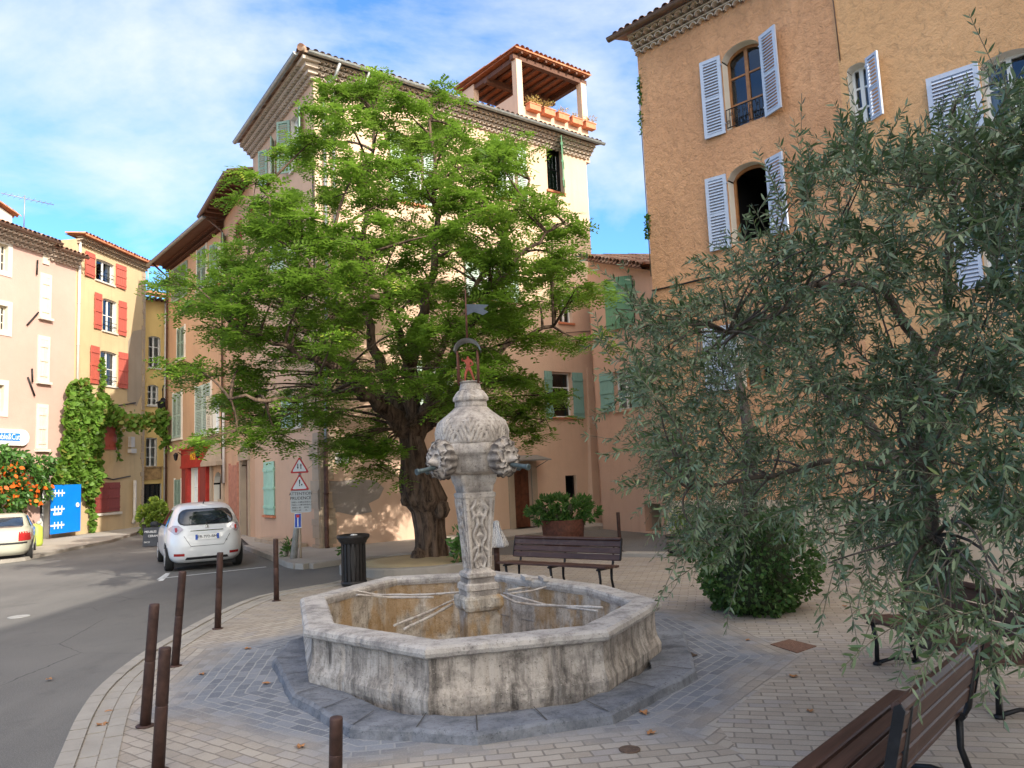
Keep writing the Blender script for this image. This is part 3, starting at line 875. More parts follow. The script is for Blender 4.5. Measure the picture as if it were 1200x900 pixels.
pipe(salmon, WB, [(WB.L - .35, heightat(WB, 268, 480), .1), (WB.L - .4, heightat(WB, 268, 566), .1)], .055, 'white_pipe')
# --- peach house (sage shutters, red shop front)
za0 = heightat(WA, 258, 266); 
peach = thing('street_house', 'old peach house with sage green shutters over a red painted shop front', 'house', L2, 'old houses along the street')
pa1 = WA.box(255, 281, 265, 330); pa2 = WA.box(249, 462, 257, 508)
shopd = WA.box(224, 548, 236.5, 600); shopd = (shopd[0], shopd[1], 0.15, shopd[3])
arch = WA.box(250.5, 553, 260.5, 600); arch = (arch[0], arch[1], 0.1, arch[3], (arch[1] - arch[0]) / 2)
mb = MB(); wall_panel(mb, WA, 0, WA.L, za0, za0, [pa1 + (0,), pa2 + (0,), shopd + (0,), arch])
shell(mb, [L2, L2 - WA.n * 7, L3 - WA.n * 7, L3], za0)
mb.build('wall', [M_['peach'], M_['reveal']], peach)
mb = MB(); roof_sheet(mb, WA, -.2, WA.L + .4, za0 + .16, .8, 4, .27); mb.build('roof', M_['tile'], peach)
mb = MB(); genoise(mb, WA, 0, WA.L, za0 + .05, 2, .16, .14, .22)
mb.wbox(WA, -.1, WA.L + .2, za0 + .102, za0 + .13, -.2, .78); mb.build('eave', M_['beam'], peach)
gutter(peach, WA, -.2, WA.L + .4, za0 + .12, .86, 'zinc', .085)
w = window(peach, WA, pa1, 'pvc', 2, 3, curtain=.4, sill='terracotta'); ww = pa1[1] - pa1[0]
shutter(w, WA, pa1[1], pa1[2], pa1[3], ww * .55, 1, 168, M_['sh_green']); shutter(w, WA, pa1[0], pa1[2], pa1[3], ww * .55, -1, 150, M_['sh_green'])
w = window(peach, WA, pa2, 'pvc', 2, 3, curtain=.4, sill='stone_trim'); ww = pa2[1] - pa2[0]
shutter(w, WA, pa2[1], pa2[2], pa2[3], ww * .5, 1, 170, M_['sh_cream'])
for (x0, y0, x1, y1, m) in ((232, 291, 242.5, 337, 'sh_green'), (204, 311, 220, 351, 'sh_leaf'), (208.5, 384, 217, 420, 'sh_green'), (203.5, 460, 213.5, 513, 'sh_pale'), (230, 451, 248, 509, 'sh_pale'), (205.5, 562, 213, 594, 'sh_green')):
    b = WA.box(x0, y0, x1, y1); w = (b[1] - b[0]) / 2
    if m == 'sh_leaf':
        shutter(peach, WA, b[0], b[2], b[3], w * 2, 1, 2, M_['sh_green'], True); continue
    mbs = MB(); mbs.wbox(WA, b[0] - .07, b[0], b[2] - .05, b[3] + .07, 0, .06); mbs.wbox(WA, b[1], b[1] + .07, b[2] - .05, b[3] + .07, 0, .06); mbs.wbox(WA, b[0] - .1, b[1] + .1, b[2] - .12, b[2] - .03, 0, .09)
    mbs.build('window_surround', M_['reveal'], peach)
    shutter(peach, WA, b[0], b[2], b[3], w, 1, 1, M_[m], True); shutter(peach, WA, b[1], b[2], b[3], w, -1, 1, M_[m], True)
# red shop front
sb = WA.box(217, 528, 246, 600); ftop = heightat(WA, 231, 526); hl = heightat(WA, 231, 545)
sf = MB()
sf.wbox(WA, sb[0] - .03, sb[1] + .03, hl, ftop, .0, .18); sf.wbox(WA, sb[0] - .06, sb[1] + .06, ftop, ftop + .09, .0, .25)
sf.wbox(WA, sb[0], shopd[0], 0.0, hl, .0, .16); sf.wbox(WA, shopd[1], sb[1], 0.0, hl, .0, .16)
sf.wbox(WA, sb[0] - .05, sb[1] + .05, hl - .1, hl, .0, .22)
shop = sf.build('shop_front', M_['red_paint'], peach)
for (a, b) in ((sb[0] + .1, shopd[0] - .3), (shopd[1] + .3, sb[1] - .1)):
    mb = MB()
    mb.wbox(WA, a - .02, b + .02, .45, hl - .15, .16, .165)
    for k in range(5):
        z0 = .5 + k * (hl - .7) / 5; mb.wbox(WA, a, b, z0 + .04, z0 + (hl - .7) / 5 - .04, .16, .175)
    mb.build('shop_panel', M_['sh_dark'], shop)
mid = (sb[0] + sb[1]) / 2
text_mesh('lettering', 'PIZZ', (ftop - hl) * .62, WA.M(mid, (ftop + hl) / 2 + .02, .185), M_['yellow_paint'], shop, .01, sx=.8)
for u in (sb[0] + .15, sb[1] - .15):
    mb = MB(); c = WA.P(u, hl + .35, .45)
    mb.tube([WA.P(u, hl + .5, .18), WA.P(u, hl + .62, .33), WA.P(u, hl + .55, .45)], .018, 6)
    mb.lathe([(.0, .28), (.06, .24), (.13, .16), (.11, .15), (.07, -.05), (.02, -.1)], c, 6, smooth=False); mb.build('wall_lantern', M_['iron'], shop)
wd = window(peach, WA, (shopd[0], shopd[1], shopd[2] + .01, shopd[3]), 'pvc', 2, 3, curtain=.28)
wd.name = 'shop_door'
mb = MB(); mb.wbox(WA, arch[0], arch[1], .1, arch[3] * .55, -.22, -.16); mb.build('door', M_['stone_trim'], peach)
mb = MB(); mb.wbox(WA, arch[0] + .5 * (arch[1] - arch[0]) - .5, arch[0] + .5 * (arch[1] - arch[0]) , .1, arch[3] * .62, -.18, -.12); mb.build('door', M_['pvc'], peach)
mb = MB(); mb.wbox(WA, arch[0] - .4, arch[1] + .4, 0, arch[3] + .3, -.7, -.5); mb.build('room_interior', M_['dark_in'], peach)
mb = MB()
for s_ in (arch[0] - .3, arch[1] + .06): mb.wbox(WA, s_, s_ + .24, 0, arch[3] + .25, .0, .08)
mb.wbox(WA, arch[0] - .45, arch[1] + .45, arch[3] + .25, arch[3] + .42, .0, .4)
a, b, c = WA.P(arch[0] - .45, arch[3] + .42, .38), WA.P(arch[1] + .45, arch[3] + .42, .38), WA.P((arch[0] + arch[1]) / 2, arch[3] + 1.25, .2)
d_, e_, f_ = [p - WA.n * .2 for p in (a, b, c)]
mb.add((a, b, c, d_ - WA.n * .16, e_ - WA.n * .16, f_), ((0, 1, 2), (0, 2, 5, 3), (1, 4, 5, 2), (0, 3, 4, 1)))
mb.build('stone_porch', M_['stone_trim'], peach)
pipe(peach, WA, [(WA.L - .15, za0 + .1, .8), (WA.L - .15, za0 - .5, .1), (WA.L - .15, .3, .1)], .05, 'cast_pipe')

# ------------------------------------------------------------------ YELLOW HOUSE (end of the street)
Ya = below(165, 47.5); Yb = below(212, 45.5); WY = Wall(Ya, Yb)
zy = heightat(WY, 180, 352)
yellow = thing('street_house', 'bright yellow house at the end of the street with a small wall lantern', 'house', Ya, 'old houses along the street')
yo = [WY.box(174, 394, 188, 431), WY.box(173, 451, 185.5, 475), WY.box(171, 513, 184, 547)]
yd = WY.box(166.5, 567, 189, 608); yd = (yd[0], yd[1], 0.05, yd[3])
mb = MB(); wall_panel(mb, WY, 0, WY.L, zy, zy + .1, [o + (.12,) for o in yo[:2]] + [yo[2] + (0,), yd + (0,)])
shell(mb, [Ya, Ya - WY.n * 6, Yb - WY.n * 6, Yb], zy)
mb.build('wall', [M_['yellow'], M_['white_plaster']], yellow)
for o in yo: window(yellow, WY, o, 'pvc', 2, 3, curtain=.35, sill='white_plaster', room=.5)
wd = window(yellow, WY, yd, 'iron', 4, 1); wd.name = 'shop_door'
mb = MB(); roof_sheet(mb, WY, -.1, WY.L + .3, zy + .12, .55, 4, .3); mb.build('roof', M_['tile_red'], yellow)
mb = MB()
for k in range(8): mb.wbox(WY, .1 + k * .28, .18 + k * .28, zy - .03, zy + .09, -.1, .5)
mb.build('eave_rafters', M_['beam'], yellow)
b = WY.box(165.5, 548, 188.5, 562)
mb = MB(); mb.wbox(WY, b[0], b[1], b[2], b[3], .0, .07); mb.wbox(WY, b[0] - .05, b[1] + .05, b[3], b[3] + .06, .0, .12); 
sg = mb.build('sign_board', m_plain('carved_brown_board', (.34, .21, .09), .8, 0, .35, 6, .4), yellow)
mb = MB()
for k in range(9): mb.wbox(WY, b[0] + .12 + k * .1, b[0] + .17 + k * .1, b[2] + .1, b[2] + .3 + .1 * (k % 2), .07, .08)
pipe(yellow, WY, [(heightat and WY.uz(192.5, 400)[0], zy, .1), (WY.uz(192.5, 400)[0], 0.2, .1)], .05, 'white_pipe')
cable(yellow, [WY.P(WY.uz(197, 400)[0], zy, .06), WY.P(WY.uz(197, 400)[0], .2, .06)], .03, 'cast_pipe')
def antenna(c, label, s=1.0, rz=0.5):
    mb = MB(); c = V(c)
    mb.tube([c, c + V((0, 0, 1.2 * s))], .02 * s, 6)
    d = V((math.cos(rz), math.sin(rz), 0)); e = V((-d.y, d.x, 0)); o = c + V((0, 0, 1.1 * s))
    mb.tube([o - d * .7 * s, o + d * .9 * s], .014 * s, 5)
    for k in range(9):
        p = o + d * (-.6 + k * .17) * s; mb.tube([p - e * .22 * s, p + e * .22 * s], .007 * s, 4)
    ob = mb.build('tv_antenna', M_['zinc'], None, c); tag(ob, label, 'antenna'); return ob
antenna(WY.P(WY.uz(187, 350)[0], zy + .6, -1.2), 'thin rooftop TV antenna above the yellow house', 1.4, -.25)

# ------------------------------------------------------------------ CREAM HOUSE (coral shutters)
Ca = below(83, 56.0); Cb = below(167.5, 48.5); WC = Wall(Ca, Cb)
zc0 = heightat(WC, 84, 283); zc1 = heightat(WC, 166, 307)
zcm = (zc0 + zc1) / 2
cream = thing('street_house', 'cream house with coral red shutters and a vine climbing its left side', 'house', Ca, 'old houses along the street')
co = [WC.box(112.5, 306, 133.5, 331), WC.box(120.5, 351, 136.5, 389), WC.box(117.5, 412, 136.5, 452)]
mb = MB(); wall_panel(mb, WC, 0, WC.L, zcm, zcm, [o + (.06,) for o in co])
shell(mb, [Ca, Ca - WC.n * 8, Cb - WC.n * 8, Cb], zcm)
mb.build('wall', [M_['cream'], M_['white_plaster']], cream)
for i, o in enumerate(co):
    w = window(cream, WC, o, 'pvc', 2, 1 if i == 0 else 2, curtain=.22, sill='white_plaster')
    ww = (o[1] - o[0]) * .55
    shutter(w, WC, o[0] - .12, o[2] - .02, o[3] + .1, ww, -1, 176, M_['sh_red'], False)
    shutter(w, WC, o[1] + .12, o[2] - .02, o[3] + .1, ww, 1, 176, M_['sh_red'], False)
    mb = MB()
    for dz in (.25, .42): mb.tube([WC.P(o[0] + .05, o[2] + dz, .06), WC.P(o[1] - .05, o[2] + dz, .06)], .014, 6)
    mb.tube([WC.P(o[0] + .05, o[2] + .25, .06), WC.P((o[0] + o[1]) / 2, o[2] + .12, .1), WC.P(o[1] - .05, o[2] + .25, .06)], .012, 6)
    mb.build('window_rail', M_['iron'], w)
b = WC.box(117.5, 492, 135.5, 527)
shutter(cream, WC, b[0], b[2], b[3], (b[1] - b[0]) / 2, 1, 1, M_['sh_red'], False); shutter(cream, WC, b[1], b[2], b[3], (b[1] - b[0]) / 2, -1, 1, M_['sh_red'], False)
b = WC.box(111, 565.5, 139.5, 600)
for s_, k in ((b[0], 1), (b[1], -1)): shutter(cream, WC, s_, b[2], b[3], (b[1] - b[0]) / 2, k, 1, M_['sh_dark'], False)
mb = MB(); mb.wbox(WC, b[0] - .12, b[1] + .12, b[2] - .14, b[2] - .03, 0, .1); mb.build('window_sill', M_['white_plaster'], cream)
mb = MB(); genoise(mb, WC, 0, WC.L, zcm + .1, 2, .15, .15, .22); mb.build('cornice', M_['stone_trim'], cream)
mb = MB(); roof_sheet(mb, WC, -.1, WC.L + .35, zcm + .16, .5, 1.0, .12); mb.build('roof', M_['tile_red'], cream)
pipe(cream, WC, [(.12, zcm - .1), (.12, 5.5)], .055, 'white_pipe')
u = WC.uz(156, 590)[0]
pipe(cream, WC, [(u, heightat(WC, 156, 563)), (u, heightat(WC, 155, 606)), (u - .12, .3)], .07, 'white_pipe')
mb = MB(); b = WC.box(150, 512, 154.5, 524); mb.wbox(WC, b[0], b[1], b[2], b[3], 0.003, .16); b = WC.box(149.5, 526, 156, 531); mb.wbox(WC, b[0], b[1], b[2], b[3], .003, .18)
mb.build('meter_box', M_['white_pipe'], cream)
# grey-brown patch laid on the wall towards the corner
pts = [(150, 400), (156, 388), (166, 386), (166.5, 460), (160, 476), (149, 470)]
mb = MB(); mb.poly([WC.P(*WC.uz(x, y), .006) for x, y in pts]); mb.build('wall_patch', m_plaster('plaster_grey_brown', (.40, .33, .25), (.33, .27, .2), streak=.4), cream)
mb = MB()
z = 0
while z < zcm - .3:
    h = random.uniform(.2, .4); mb.wbox(WC, WC.L - random.uniform(.12, .3), WC.L + .012, z, z + h - .02, -.02, .03); z += h
mb.build('stone_quoin', M_['stone_trim'], cream)
for yy, xs in ((474, (108, 158)), (560, (111, 152))):
    cable(cream, [WC.P(*WC.uz(xs[0], yy - 3), .04), WC.P(*WC.uz((xs[0] + xs[1]) / 2, yy + 2), .04), WC.P(*WC.uz(xs[1], yy - 2), .04)], .028)

# ------------------------------------------------------------------ PINK HOUSES
Pa = Ca; dP = (Ca - below(0, 62.4)).normalized()
Pm = on_line(Ca, dP, 47.5); Pl = Pm - dP * 9.0
WP2 = Wall(Pm, Ca); WP1 = Wall(Pl, Pm)
zp2 = heightat(WP2, 66, 299); zp1 = heightat(WP1, 25, 280)
pink2 = thing('street_house', 'narrow pale pink house with three tall cream shuttered windows one above another', 'house', Pm, 'old houses along the street')
po = [WP2.box(48.5, 325, 57, 372), WP2.box(46, 398, 55, 447), WP2.box(44.5, 478, 53, 526)]
pdo = WP2.box(47, 556, 58, 622); pdo = (pdo[0], pdo[1], 0.0, pdo[3])
mb = MB(); wall_panel(mb, WP2, 0, WP2.L, zp2, zp2, [pdo + (0,)], depth=.3)
shell(mb, [Pm, Pm - WP2.n * 8, Ca - WP2.n * 8, Ca], zp2)
mb.build('wall', [M_['pink'], M_['white_plaster']], pink2)
for b in po:
    mbs = MB(); e = .1
    mbs.wbox(WP2, b[0] - e, b[0], b[2], b[3] + .15, 0, .05); mbs.wbox(WP2, b[1], b[1] + e, b[2], b[3] + .15, 0, .05); mbs.wbox(WP2, b[0], b[1], b[3], b[3] + .15, 0, .048)
    mbs.wbox(WP2, b[0] - .15, b[1] + .15, b[2] - .12, b[2] - .02, 0, .16)
    mbs.build('window_surround', M_['white_plaster'], pink2)
    w = (b[1] - b[0]) / 2
    shutter(pink2, WP2, b[0], b[2], b[3], w, 1, 3, M_['sh_cream'], False, n0=.02); shutter(pink2, WP2, b[1], b[2], b[3], w, -1, 3, M_['sh_cream'], False, n0=.02)
b = WP2.box(49.5, 299, 57, 310)
mb = MB(); mb.wbox(WP2, b[0], b[1], b[2], b[3], 0, .05); mb.build('shutter', M_['sh_cream'], pink2)
mb = MB(); mb.wbox(WP2, pdo[0], pdo[1], 0, pdo[3], -.3, -.26); d = mb.build('door', M_['pvc'], pink2)
mb = MB(); mb.wbox(WP2, pdo[0] + .1, pdo[1] - .1, 1.1, pdo[3] - .1, -.26, -.25); mb.build('glass_pane', M_['black'], d)
mb = MB(); mb.wbox(WP2, pdo[0] - .12, pdo[1] + .1, pdo[3] + .002, pdo[3] + .25, -.02, .06); mb.build('lintel', m_plain('terracotta_lintel', (.55, .22, .08), .8, 0, .15, 6), pink2)
mb = MB()
zz = heightat(WP2, 66, 537); mb.wbox(WP2, 0, WP2.L, zz, zz + .07, 0, .05); mb.build('band_course', M_['stone_trim'], pink2)
mb = MB(); zz2 = zz - .02
mb.wbox(WP2, pdo[1] + .12, WP2.L, 0, zz2, 0, .02); mb.build('stone_base', M_['stone_trim'], pink2)
mb = MB(); genoise(mb, WP2, 0, WP2.L, zp2 + .1, 3, .14, .14, .22); mb.build('cornice', M_['genoise'], pink2)
mb = MB(); roof_sheet(mb, WP2, -.1, WP2.L + .1, zp2 + .16, .55, 2.2, .3); mb.build('roof', M_['tile'], pink2)
gutter(pink2, WP2, .1, WP2.L, zp2 + .1, .62, 'brown_gutter', .075)
pink1 = thing('street_house', 'wide pale pink house at the left edge with square windows in white surrounds', 'house', Pm, 'old houses along the street')
qo = [WP1.box(-2, 286, 9, 317), WP1.box(-2, 358, 8.5, 387), WP1.box(-4, 451, 4, 482)]
qd = WP1.box(-14, 570, 8, 640); qd = (qd[0], qd[1], 0, qd[3])
mb = MB(); wall_panel(mb, WP1, 0, WP1.L, zp1, zp1, [o + (0,) for o in qo] + [qd + (0,)])
shell(mb, [Pl, Pl - WP1.n * 8, Pm - WP1.n * 8, Pm], zp1 + 0)
# the wall stands slightly proud of its neighbour
mb.build('wall', [M_['pink'], M_['sh_cream']], pink1)
for o in qo:
    w = window(pink1, WP1, o, 'sh_cream', 2, 3, curtain=.35)
    mbs = MB(); e = .2
    mbs.wbox(WP1, o[0] - e, o[0], o[2] - e, o[3] + e, 0, .03); mbs.wbox(WP1, o[1], o[1] + e, o[2] - e, o[3] + e, 0, .03); mbs.wbox(WP1, o[0], o[1], o[3], o[3] + e, 0, .029); mbs.wbox(WP1, o[0], o[1], o[2] - e, o[2], 0, .029)
    mbs.build('window_surround', M_['white_plaster'], pink1)
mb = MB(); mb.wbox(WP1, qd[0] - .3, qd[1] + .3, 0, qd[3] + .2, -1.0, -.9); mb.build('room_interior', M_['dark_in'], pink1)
mb = MB(); genoise(mb, WP1, 0, WP1.L, zp1 + .1, 3, .16, .16, .24); mb.build('cornice', M_['genoise'], pink1)
mb = MB(); roof_sheet(mb, WP1, 0, WP1.L + .15, zp1 + .16, .62, 4, .3); mb.build('roof', M_['tile'], pink1)
gutter(pink1, WP1, 0, WP1.L + .1, zp1 + .1, .7, 'brown_gutter', .08)
pts = [(30, 318, 41, 318)]
for (xa, ya, xb, yb) in ((30.5, 381, 44, 366), (31.5, 442, 39.5, 464), (36.5, 432, 37, 448), (43, 305, 42, 322)):
    mb = MB(); mb.tube([WP1.P(*WP1.uz(xa, ya), .05), WP1.P(*WP1.uz(xb, yb), .05)], .035, 6); mb.build('iron_tie', M_['iron'], pink1)
# raised gable of the pink house, just peeping over the roof
mb = MB(); g0 = on_line(Ca, dP, 34); Wg = Wall(g0 - dP * 5 - WP1.n * 1.2, g0 - WP1.n * 1.2)
zg = Wg.uz(3, 246)[1] + .2; zg2 = Wg.uz(28, 262)[1] + .15
mb.add([Wg.P(0, zp1), Wg.P(Wg.L, zp1), Wg.P(Wg.L, zg2), Wg.P(Wg.L * .55, zg + .4), Wg.P(0, zg + .2)] + [p - Wg.n * 3 for p in (Wg.P(0, zp1), Wg.P(Wg.L, zp1), Wg.P(Wg.L, zg2), Wg.P(Wg.L * .55, zg + .4), Wg.P(0, zg + .2))],
       ((0, 1, 2, 3, 4), (9, 8, 7, 6, 5), (1, 6, 7, 2), (2, 7, 8, 3), (3, 8, 9, 4)))
mb.build('roof_gable', M_['white_plaster'], pink1)
mb = MB()
for (a, b) in (((Wg.L * .5, zg + .45), (Wg.L + .2, zg2 + .03)), ):
    N = 9
    for k in range(N):
        u = a[0] + (b[0] - a[0]) * (k + .5) / N; z = a[1] + (b[1] - a[1]) * (k + .5) / N
        dd = (Wg.P(*b) - Wg.P(*a)).normalized()
        half_tile(mb, Wg.P(u, z, .12) - dd * .2, dd, -Wg.n, V((0, 0, 1)), .12, .1, .42)
        half_tile(mb, Wg.P(u, z - .02, -.1) - dd * .2, dd, -Wg.n, V((0, 0, 1)), .12, .1, .42)
mb.build('gable_tiles', M_['tile_red'], pink1)
antenna(Wg.P(Wg.L + .2, zg2 - .6, .4), 'large spiky TV antenna on the pink house roof, top left', 1.25, .9)
# oval sign
ob = WP1.box(-18, 503, 31, 522)
mb = MB(); hh = (ob[3] - ob[2]) / 2; zc_ = (ob[2] + ob[3]) / 2; pts = []
for k in range(17):
    a = -PI / 2 + PI * k / 16; pts.append((ob[1] - hh + math.cos(a) * hh, zc_ + math.sin(a) * hh))
for k in range(17):
    a = PI / 2 + PI * k / 16; pts.append((ob[0] + hh + math.cos(a) * hh, zc_ + math.sin(a) * hh))
n = len(pts); vs = [WP1.P(u, z, .14) for u, z in pts] + [WP1.P(u, z, .02) for u, z in pts]
mb.add(vs, [tuple(range(n)), tuple(range(2 * n - 1, n - 1, -1))] + [(i, (i + 1) % n, n + (i + 1) % n, n + i) for i in range(n)])
sign = mb.build('shop_sign', M_['white'], pink1)
bb = WP1.box(-12, 507.5, 20, 516.5)
mb = MB(); mb.wbox(WP1, bb[0], bb[1], bb[2], bb[3], .14, .15); mb.build('sign_panel', m_plain('sign_blue', (.02, .20, .62), .5, 0, .03), sign)
text_mesh('lettering', 'Noble&Cut', (bb[3] - bb[2]) * 1.1, WP1.M((bb[0] + bb[1]) / 2, (bb[2] + bb[3]) / 2, .153), M_['white'], sign, sx=.78)

# ------------------------------------------------------------------ LOW WING to the right of the corner house
W0 = G(707, 620); W1_ = below(786, 84); WW = Wall(W0, W1_)
zw0 = heightat(WW, 695, 303); zw1 = heightat(WW, 762, 317)
wing = thing('low_house', 'low terracotta pink house between the corner house and the ochre house', 'house', W0)
w1 = WW.box(733, 324, 743, 382); w2 = WW.box(720, 433, 741, 480); w3 = WW.box(756, 590, 775, 631); w3 = (w3[0], w3[1], .06, w3[3])
mb = MB(); wall_panel(mb, WW, 0, WW.L, zw0, zw1, [w1 + (0,), w2 + (0,), w3 + (0,)])
shell(mb, [W0, B0 - WF.n * .3], zw0)
mb.build('wall', [M_['wing'], M_['wing']], wing)
w = window(wing, WW, w1, 'pvc', 1, 3)
shutter(w, WW, w1[0], w1[2], w1[3], WW.uz(733, 350)[0] - WW.uz(714.5, 350)[0], -1, 170, M_['sh_leaf'], False)
shutter(w, WW, w1[1], w1[2], w1[3], .5, 1, 50, M_['sh_leaf'], False)
w = window(wing, WW, w2, 'pvc', 2, 3, curtain=.4, sill='wing')
ww = WW.uz(720, 450)[0] - WW.uz(707, 450)[0]
shutter(w, WW, w2[0], w2[2], w2[3], ww, -1, 172, M_['sh_teal'], False); shutter(w, WW, w2[1], w2[2], w2[3], ww, 1, 172, M_['sh_teal'], False)
mb = MB(); mb.wbox(WW, w3[0] - .1, w3[1] + .1, 0, w3[3] + .2, -1.3, -1.2)
mb.quad(WW.P(w3[0], 0, -.24), WW.P(w3[0], 0, -1.2), WW.P(w3[0], w3[3], -1.2), WW.P(w3[0], w3[3], -.24)); mb.quad(WW.P(w3[1], 0, -.24), WW.P(w3[1], 0, -1.2), WW.P(w3[1], w3[3], -1.2), WW.P(w3[1], w3[3], -.24)); mb.quad(WW.P(w3[0], w3[3], -.24), WW.P(w3[1], w3[3], -.24), WW.P(w3[1], w3[3], -1.2), WW.P(w3[0], w3[3], -1.2))
mb.build('recess', M_['stone_trim'], wing)
mb = MB(); roof_sheet(mb, WW, 0.1, WW.L, zw0 + .08, .45, 5, .09, None, .2, zw1 + .08); mb.build('roof', M_['tile'], wing)
mb = MB()
d = (zw1 - zw0) / WW.L
vs = [WW.P(0.1, zw0 + .03, .42), WW.P(WW.L, zw1 + .03, .42), WW.P(WW.L, zw1 + .03, 0), WW.P(0.1, zw0 + .03, 0)]; vs += [p - V((0, 0, .06)) for p in vs]
mb.add(vs, ((0, 1, 2, 3), (7, 6, 5, 4), (0, 4, 5, 1))); mb.build('eave', M_['beam'], wing)
mb = MB()
zg0 = heightat(WW, 760, 405)
for k in range(3):
    u_ = WW.uz(742, 400)[0]; pass
cable(wing, [WW.P(0, 6.2, .03), WW.P(WW.uz(745, 360)[0], 7.0, .03)], .012)

# ------------------------------------------------------------------ OCHRE HOUSE (right)
R0 = below(785, 102); dR = -vp(-279); R1 = R0 + dR * 3.62; R2 = R0 + dR * 9.6
WR = Wall(R0, R2)
zr = WR.uz(752, 66)[1] + .33
usm = WR.uz(983, 80)[0]
ochre = thing('ochre_house', 'rough ochre house on the right with lavender grey louvred shutters', 'house', R0)
ro = [WR.box(848, 54, 894, 146), WR.box(855, 196, 901, 282), WR.box(995, 76, 1018, 146), WR.box(1152, 62, 1215, 160), WR.box(866, 375, 905, 452), WR.box(1150, 230, 1215, 330)]
rr = [.28, .28, .1, .15, .1, .15]
def arch_uz(i, top):  # arched heads reach above the rectangle
    b = ro[i]; return (b[0], b[1], b[2], b[3] + top, rr[i])
ro2 = [arch_uz(0, .12), arch_uz(1, .12), arch_uz(2, .05), arch_uz(3, .05), arch_uz(4, 0), arch_uz(5, 0)]
mb = MB(); wall_panel(mb, WR, 0, usm, zr, zr, [o for o in ro2 if o[1] < usm], depth=.34); mb.build('wall', [M_['orange'], M_['reveal']], ochre)
mb = MB(); wall_panel(mb, WR, usm, WR.L, zr, zr, [o for o in ro2 if o[0] > usm], depth=.34)
shell(mb, [R0, R0 - WR.n * 9, R2 - WR.n * 9, R2], zr)
mb.build('wall', [M_['orange2'], M_['reveal']], ochre)
mb = MB(); genoise(mb, WR, 0, WR.L, zr + .12, 3, .13, .14, .22); mb.build('cornice', M_['genoise'], ochre)
mb = MB(); roof_sheet(mb, WR, -.35, WR.L, zr + .18, .55, 4.5, .3, lambda u: min(4.5, u + 1.0)); mb.build('roof', M_['tile'], ochre)
gutter(ochre, WR, -.4, WR.L, zr + .12, .62, 'brown_gutter', .085)
# unseen block added behind the front roof to shade the corner house
mb = MB(); q0 = R0 - WR.n * 4.6 + WR.u * .6; q1 = q0 - WR.n * 9; q2 = q1 + WR.u * 8.5; q3 = q0 + WR.u * 8.5
ZTALL = 15.6
shell(mb, [q0, q1, q2, q3, q0], ZTALL); mb.add([p + V((0, 0, ZTALL)) for p in (q0, q1, q2, q3)], ((0, 1, 2, 3),)); mb.build('shade_block', M_['orange2'], ochre)
styles = [('oak', 2, 3, True, 0), ('oak', 1, 1, False, 0), ('pvc', 2, 3, True, 0), ('pvc', 2, 3, True, .2), ('oak', 2, 3, True, 0), ('pvc', 2, 3, True, 0)]
RWIN = []
for i, b in enumerate(ro2):
    m, c_, r_, g_, cu = styles[i]
    w = window(ochre, WR, b[:4], m, c_, r_, glass=g_, curtain=cu, nset=-.27, room=2.6 if i == 1 else .9, bars=.04)
    RWIN.append(w)
    # the arched head of the frame
    if i in (0, 1):
        mb = MB(); N = 10
        a0, a1, d_ = b[0], b[1], b[3] - rr[i]
        P = []
        for k in range(N + 1):
            x = -1 + 2 * k / N; P.append((a0 + (a1 - a0) * k / N, d_ + rr[i] * math.sqrt(max(0, 1 - x * x * .98))))
        for k in range(N):
            (p, q), (s_, t_) = P[k], P[k + 1]
            vs = [WR.P(p, q - .07, -.24), WR.P(s_, t_ - .07, -.24), WR.P(s_, t_ + .01, -.24), WR.P(p, q + .01, -.24)]
            vs += [v - WR.n * .05 for v in vs]
            mb.add(vs, ((0, 1, 2, 3), (0, 4, 5, 1)))
        mb.build('arched_head', M_[m], w)
def rsh(i, uh_px, y0, y1, wpx, side, ang, w=None):
    pass
sw = (ro2[0][1] - ro2[0][0]) * .54
shutter(RWIN[0], WR, ro2[0][0] - .02, ro2[0][2] - .05, ro2[0][3] - .1, sw, -1, 174, M_['sh_blue'])
shutter(RWIN[0], WR, ro2[0][1] + .02, ro2[0][2] - .05, ro2[0][3] - .1, sw, 1, 157, M_['sh_blue'])
sw = (ro2[1][1] - ro2[1][0]) * .54
shutter(RWIN[1], WR, ro2[1][0] - .02, ro2[1][2] - .05, ro2[1][3] - .1, sw, -1, 172, M_['sh_blue'])
shutter(RWIN[1], WR, ro2[1][1] + .02, ro2[1][2] - .05, ro2[1][3] - .1, sw, 1, 160, M_['sh_blue'])
sw = (ro2[2][1] - ro2[2][0])
shutter(RWIN[2], WR, ro2[2][1] + .02, ro2[2][2] - .03, ro2[2][3] - .0, sw * .85, 1, 150, M_['sh_blue'])
sw = (ro2[3][1] - ro2[3][0]) * .8
shutter(RWIN[3], WR, ro2[3][0] - .02, ro2[3][2] - .05, ro2[3][3] - .02, WR.uz(1152, 120)[0] - WR.uz(1090, 120)[0], -1, 176, M_['sh_blue'])
sw = WR.uz(866, 410)[0] - WR.uz(828, 410)[0]
shutter(RWIN[4], WR, ro2[4][0] - .02, ro2[4][2] - .02, ro2[4][3], sw, -1, 176, M_['sh_blue'])
sw = (ro2[5][1] - ro2[5][0]) * .5
shutter(RWIN[5], WR, ro2[5][0] - .02, ro2[5][2] - .02, ro2[5][3], sw, -1, 176, M_['sh_blue'])
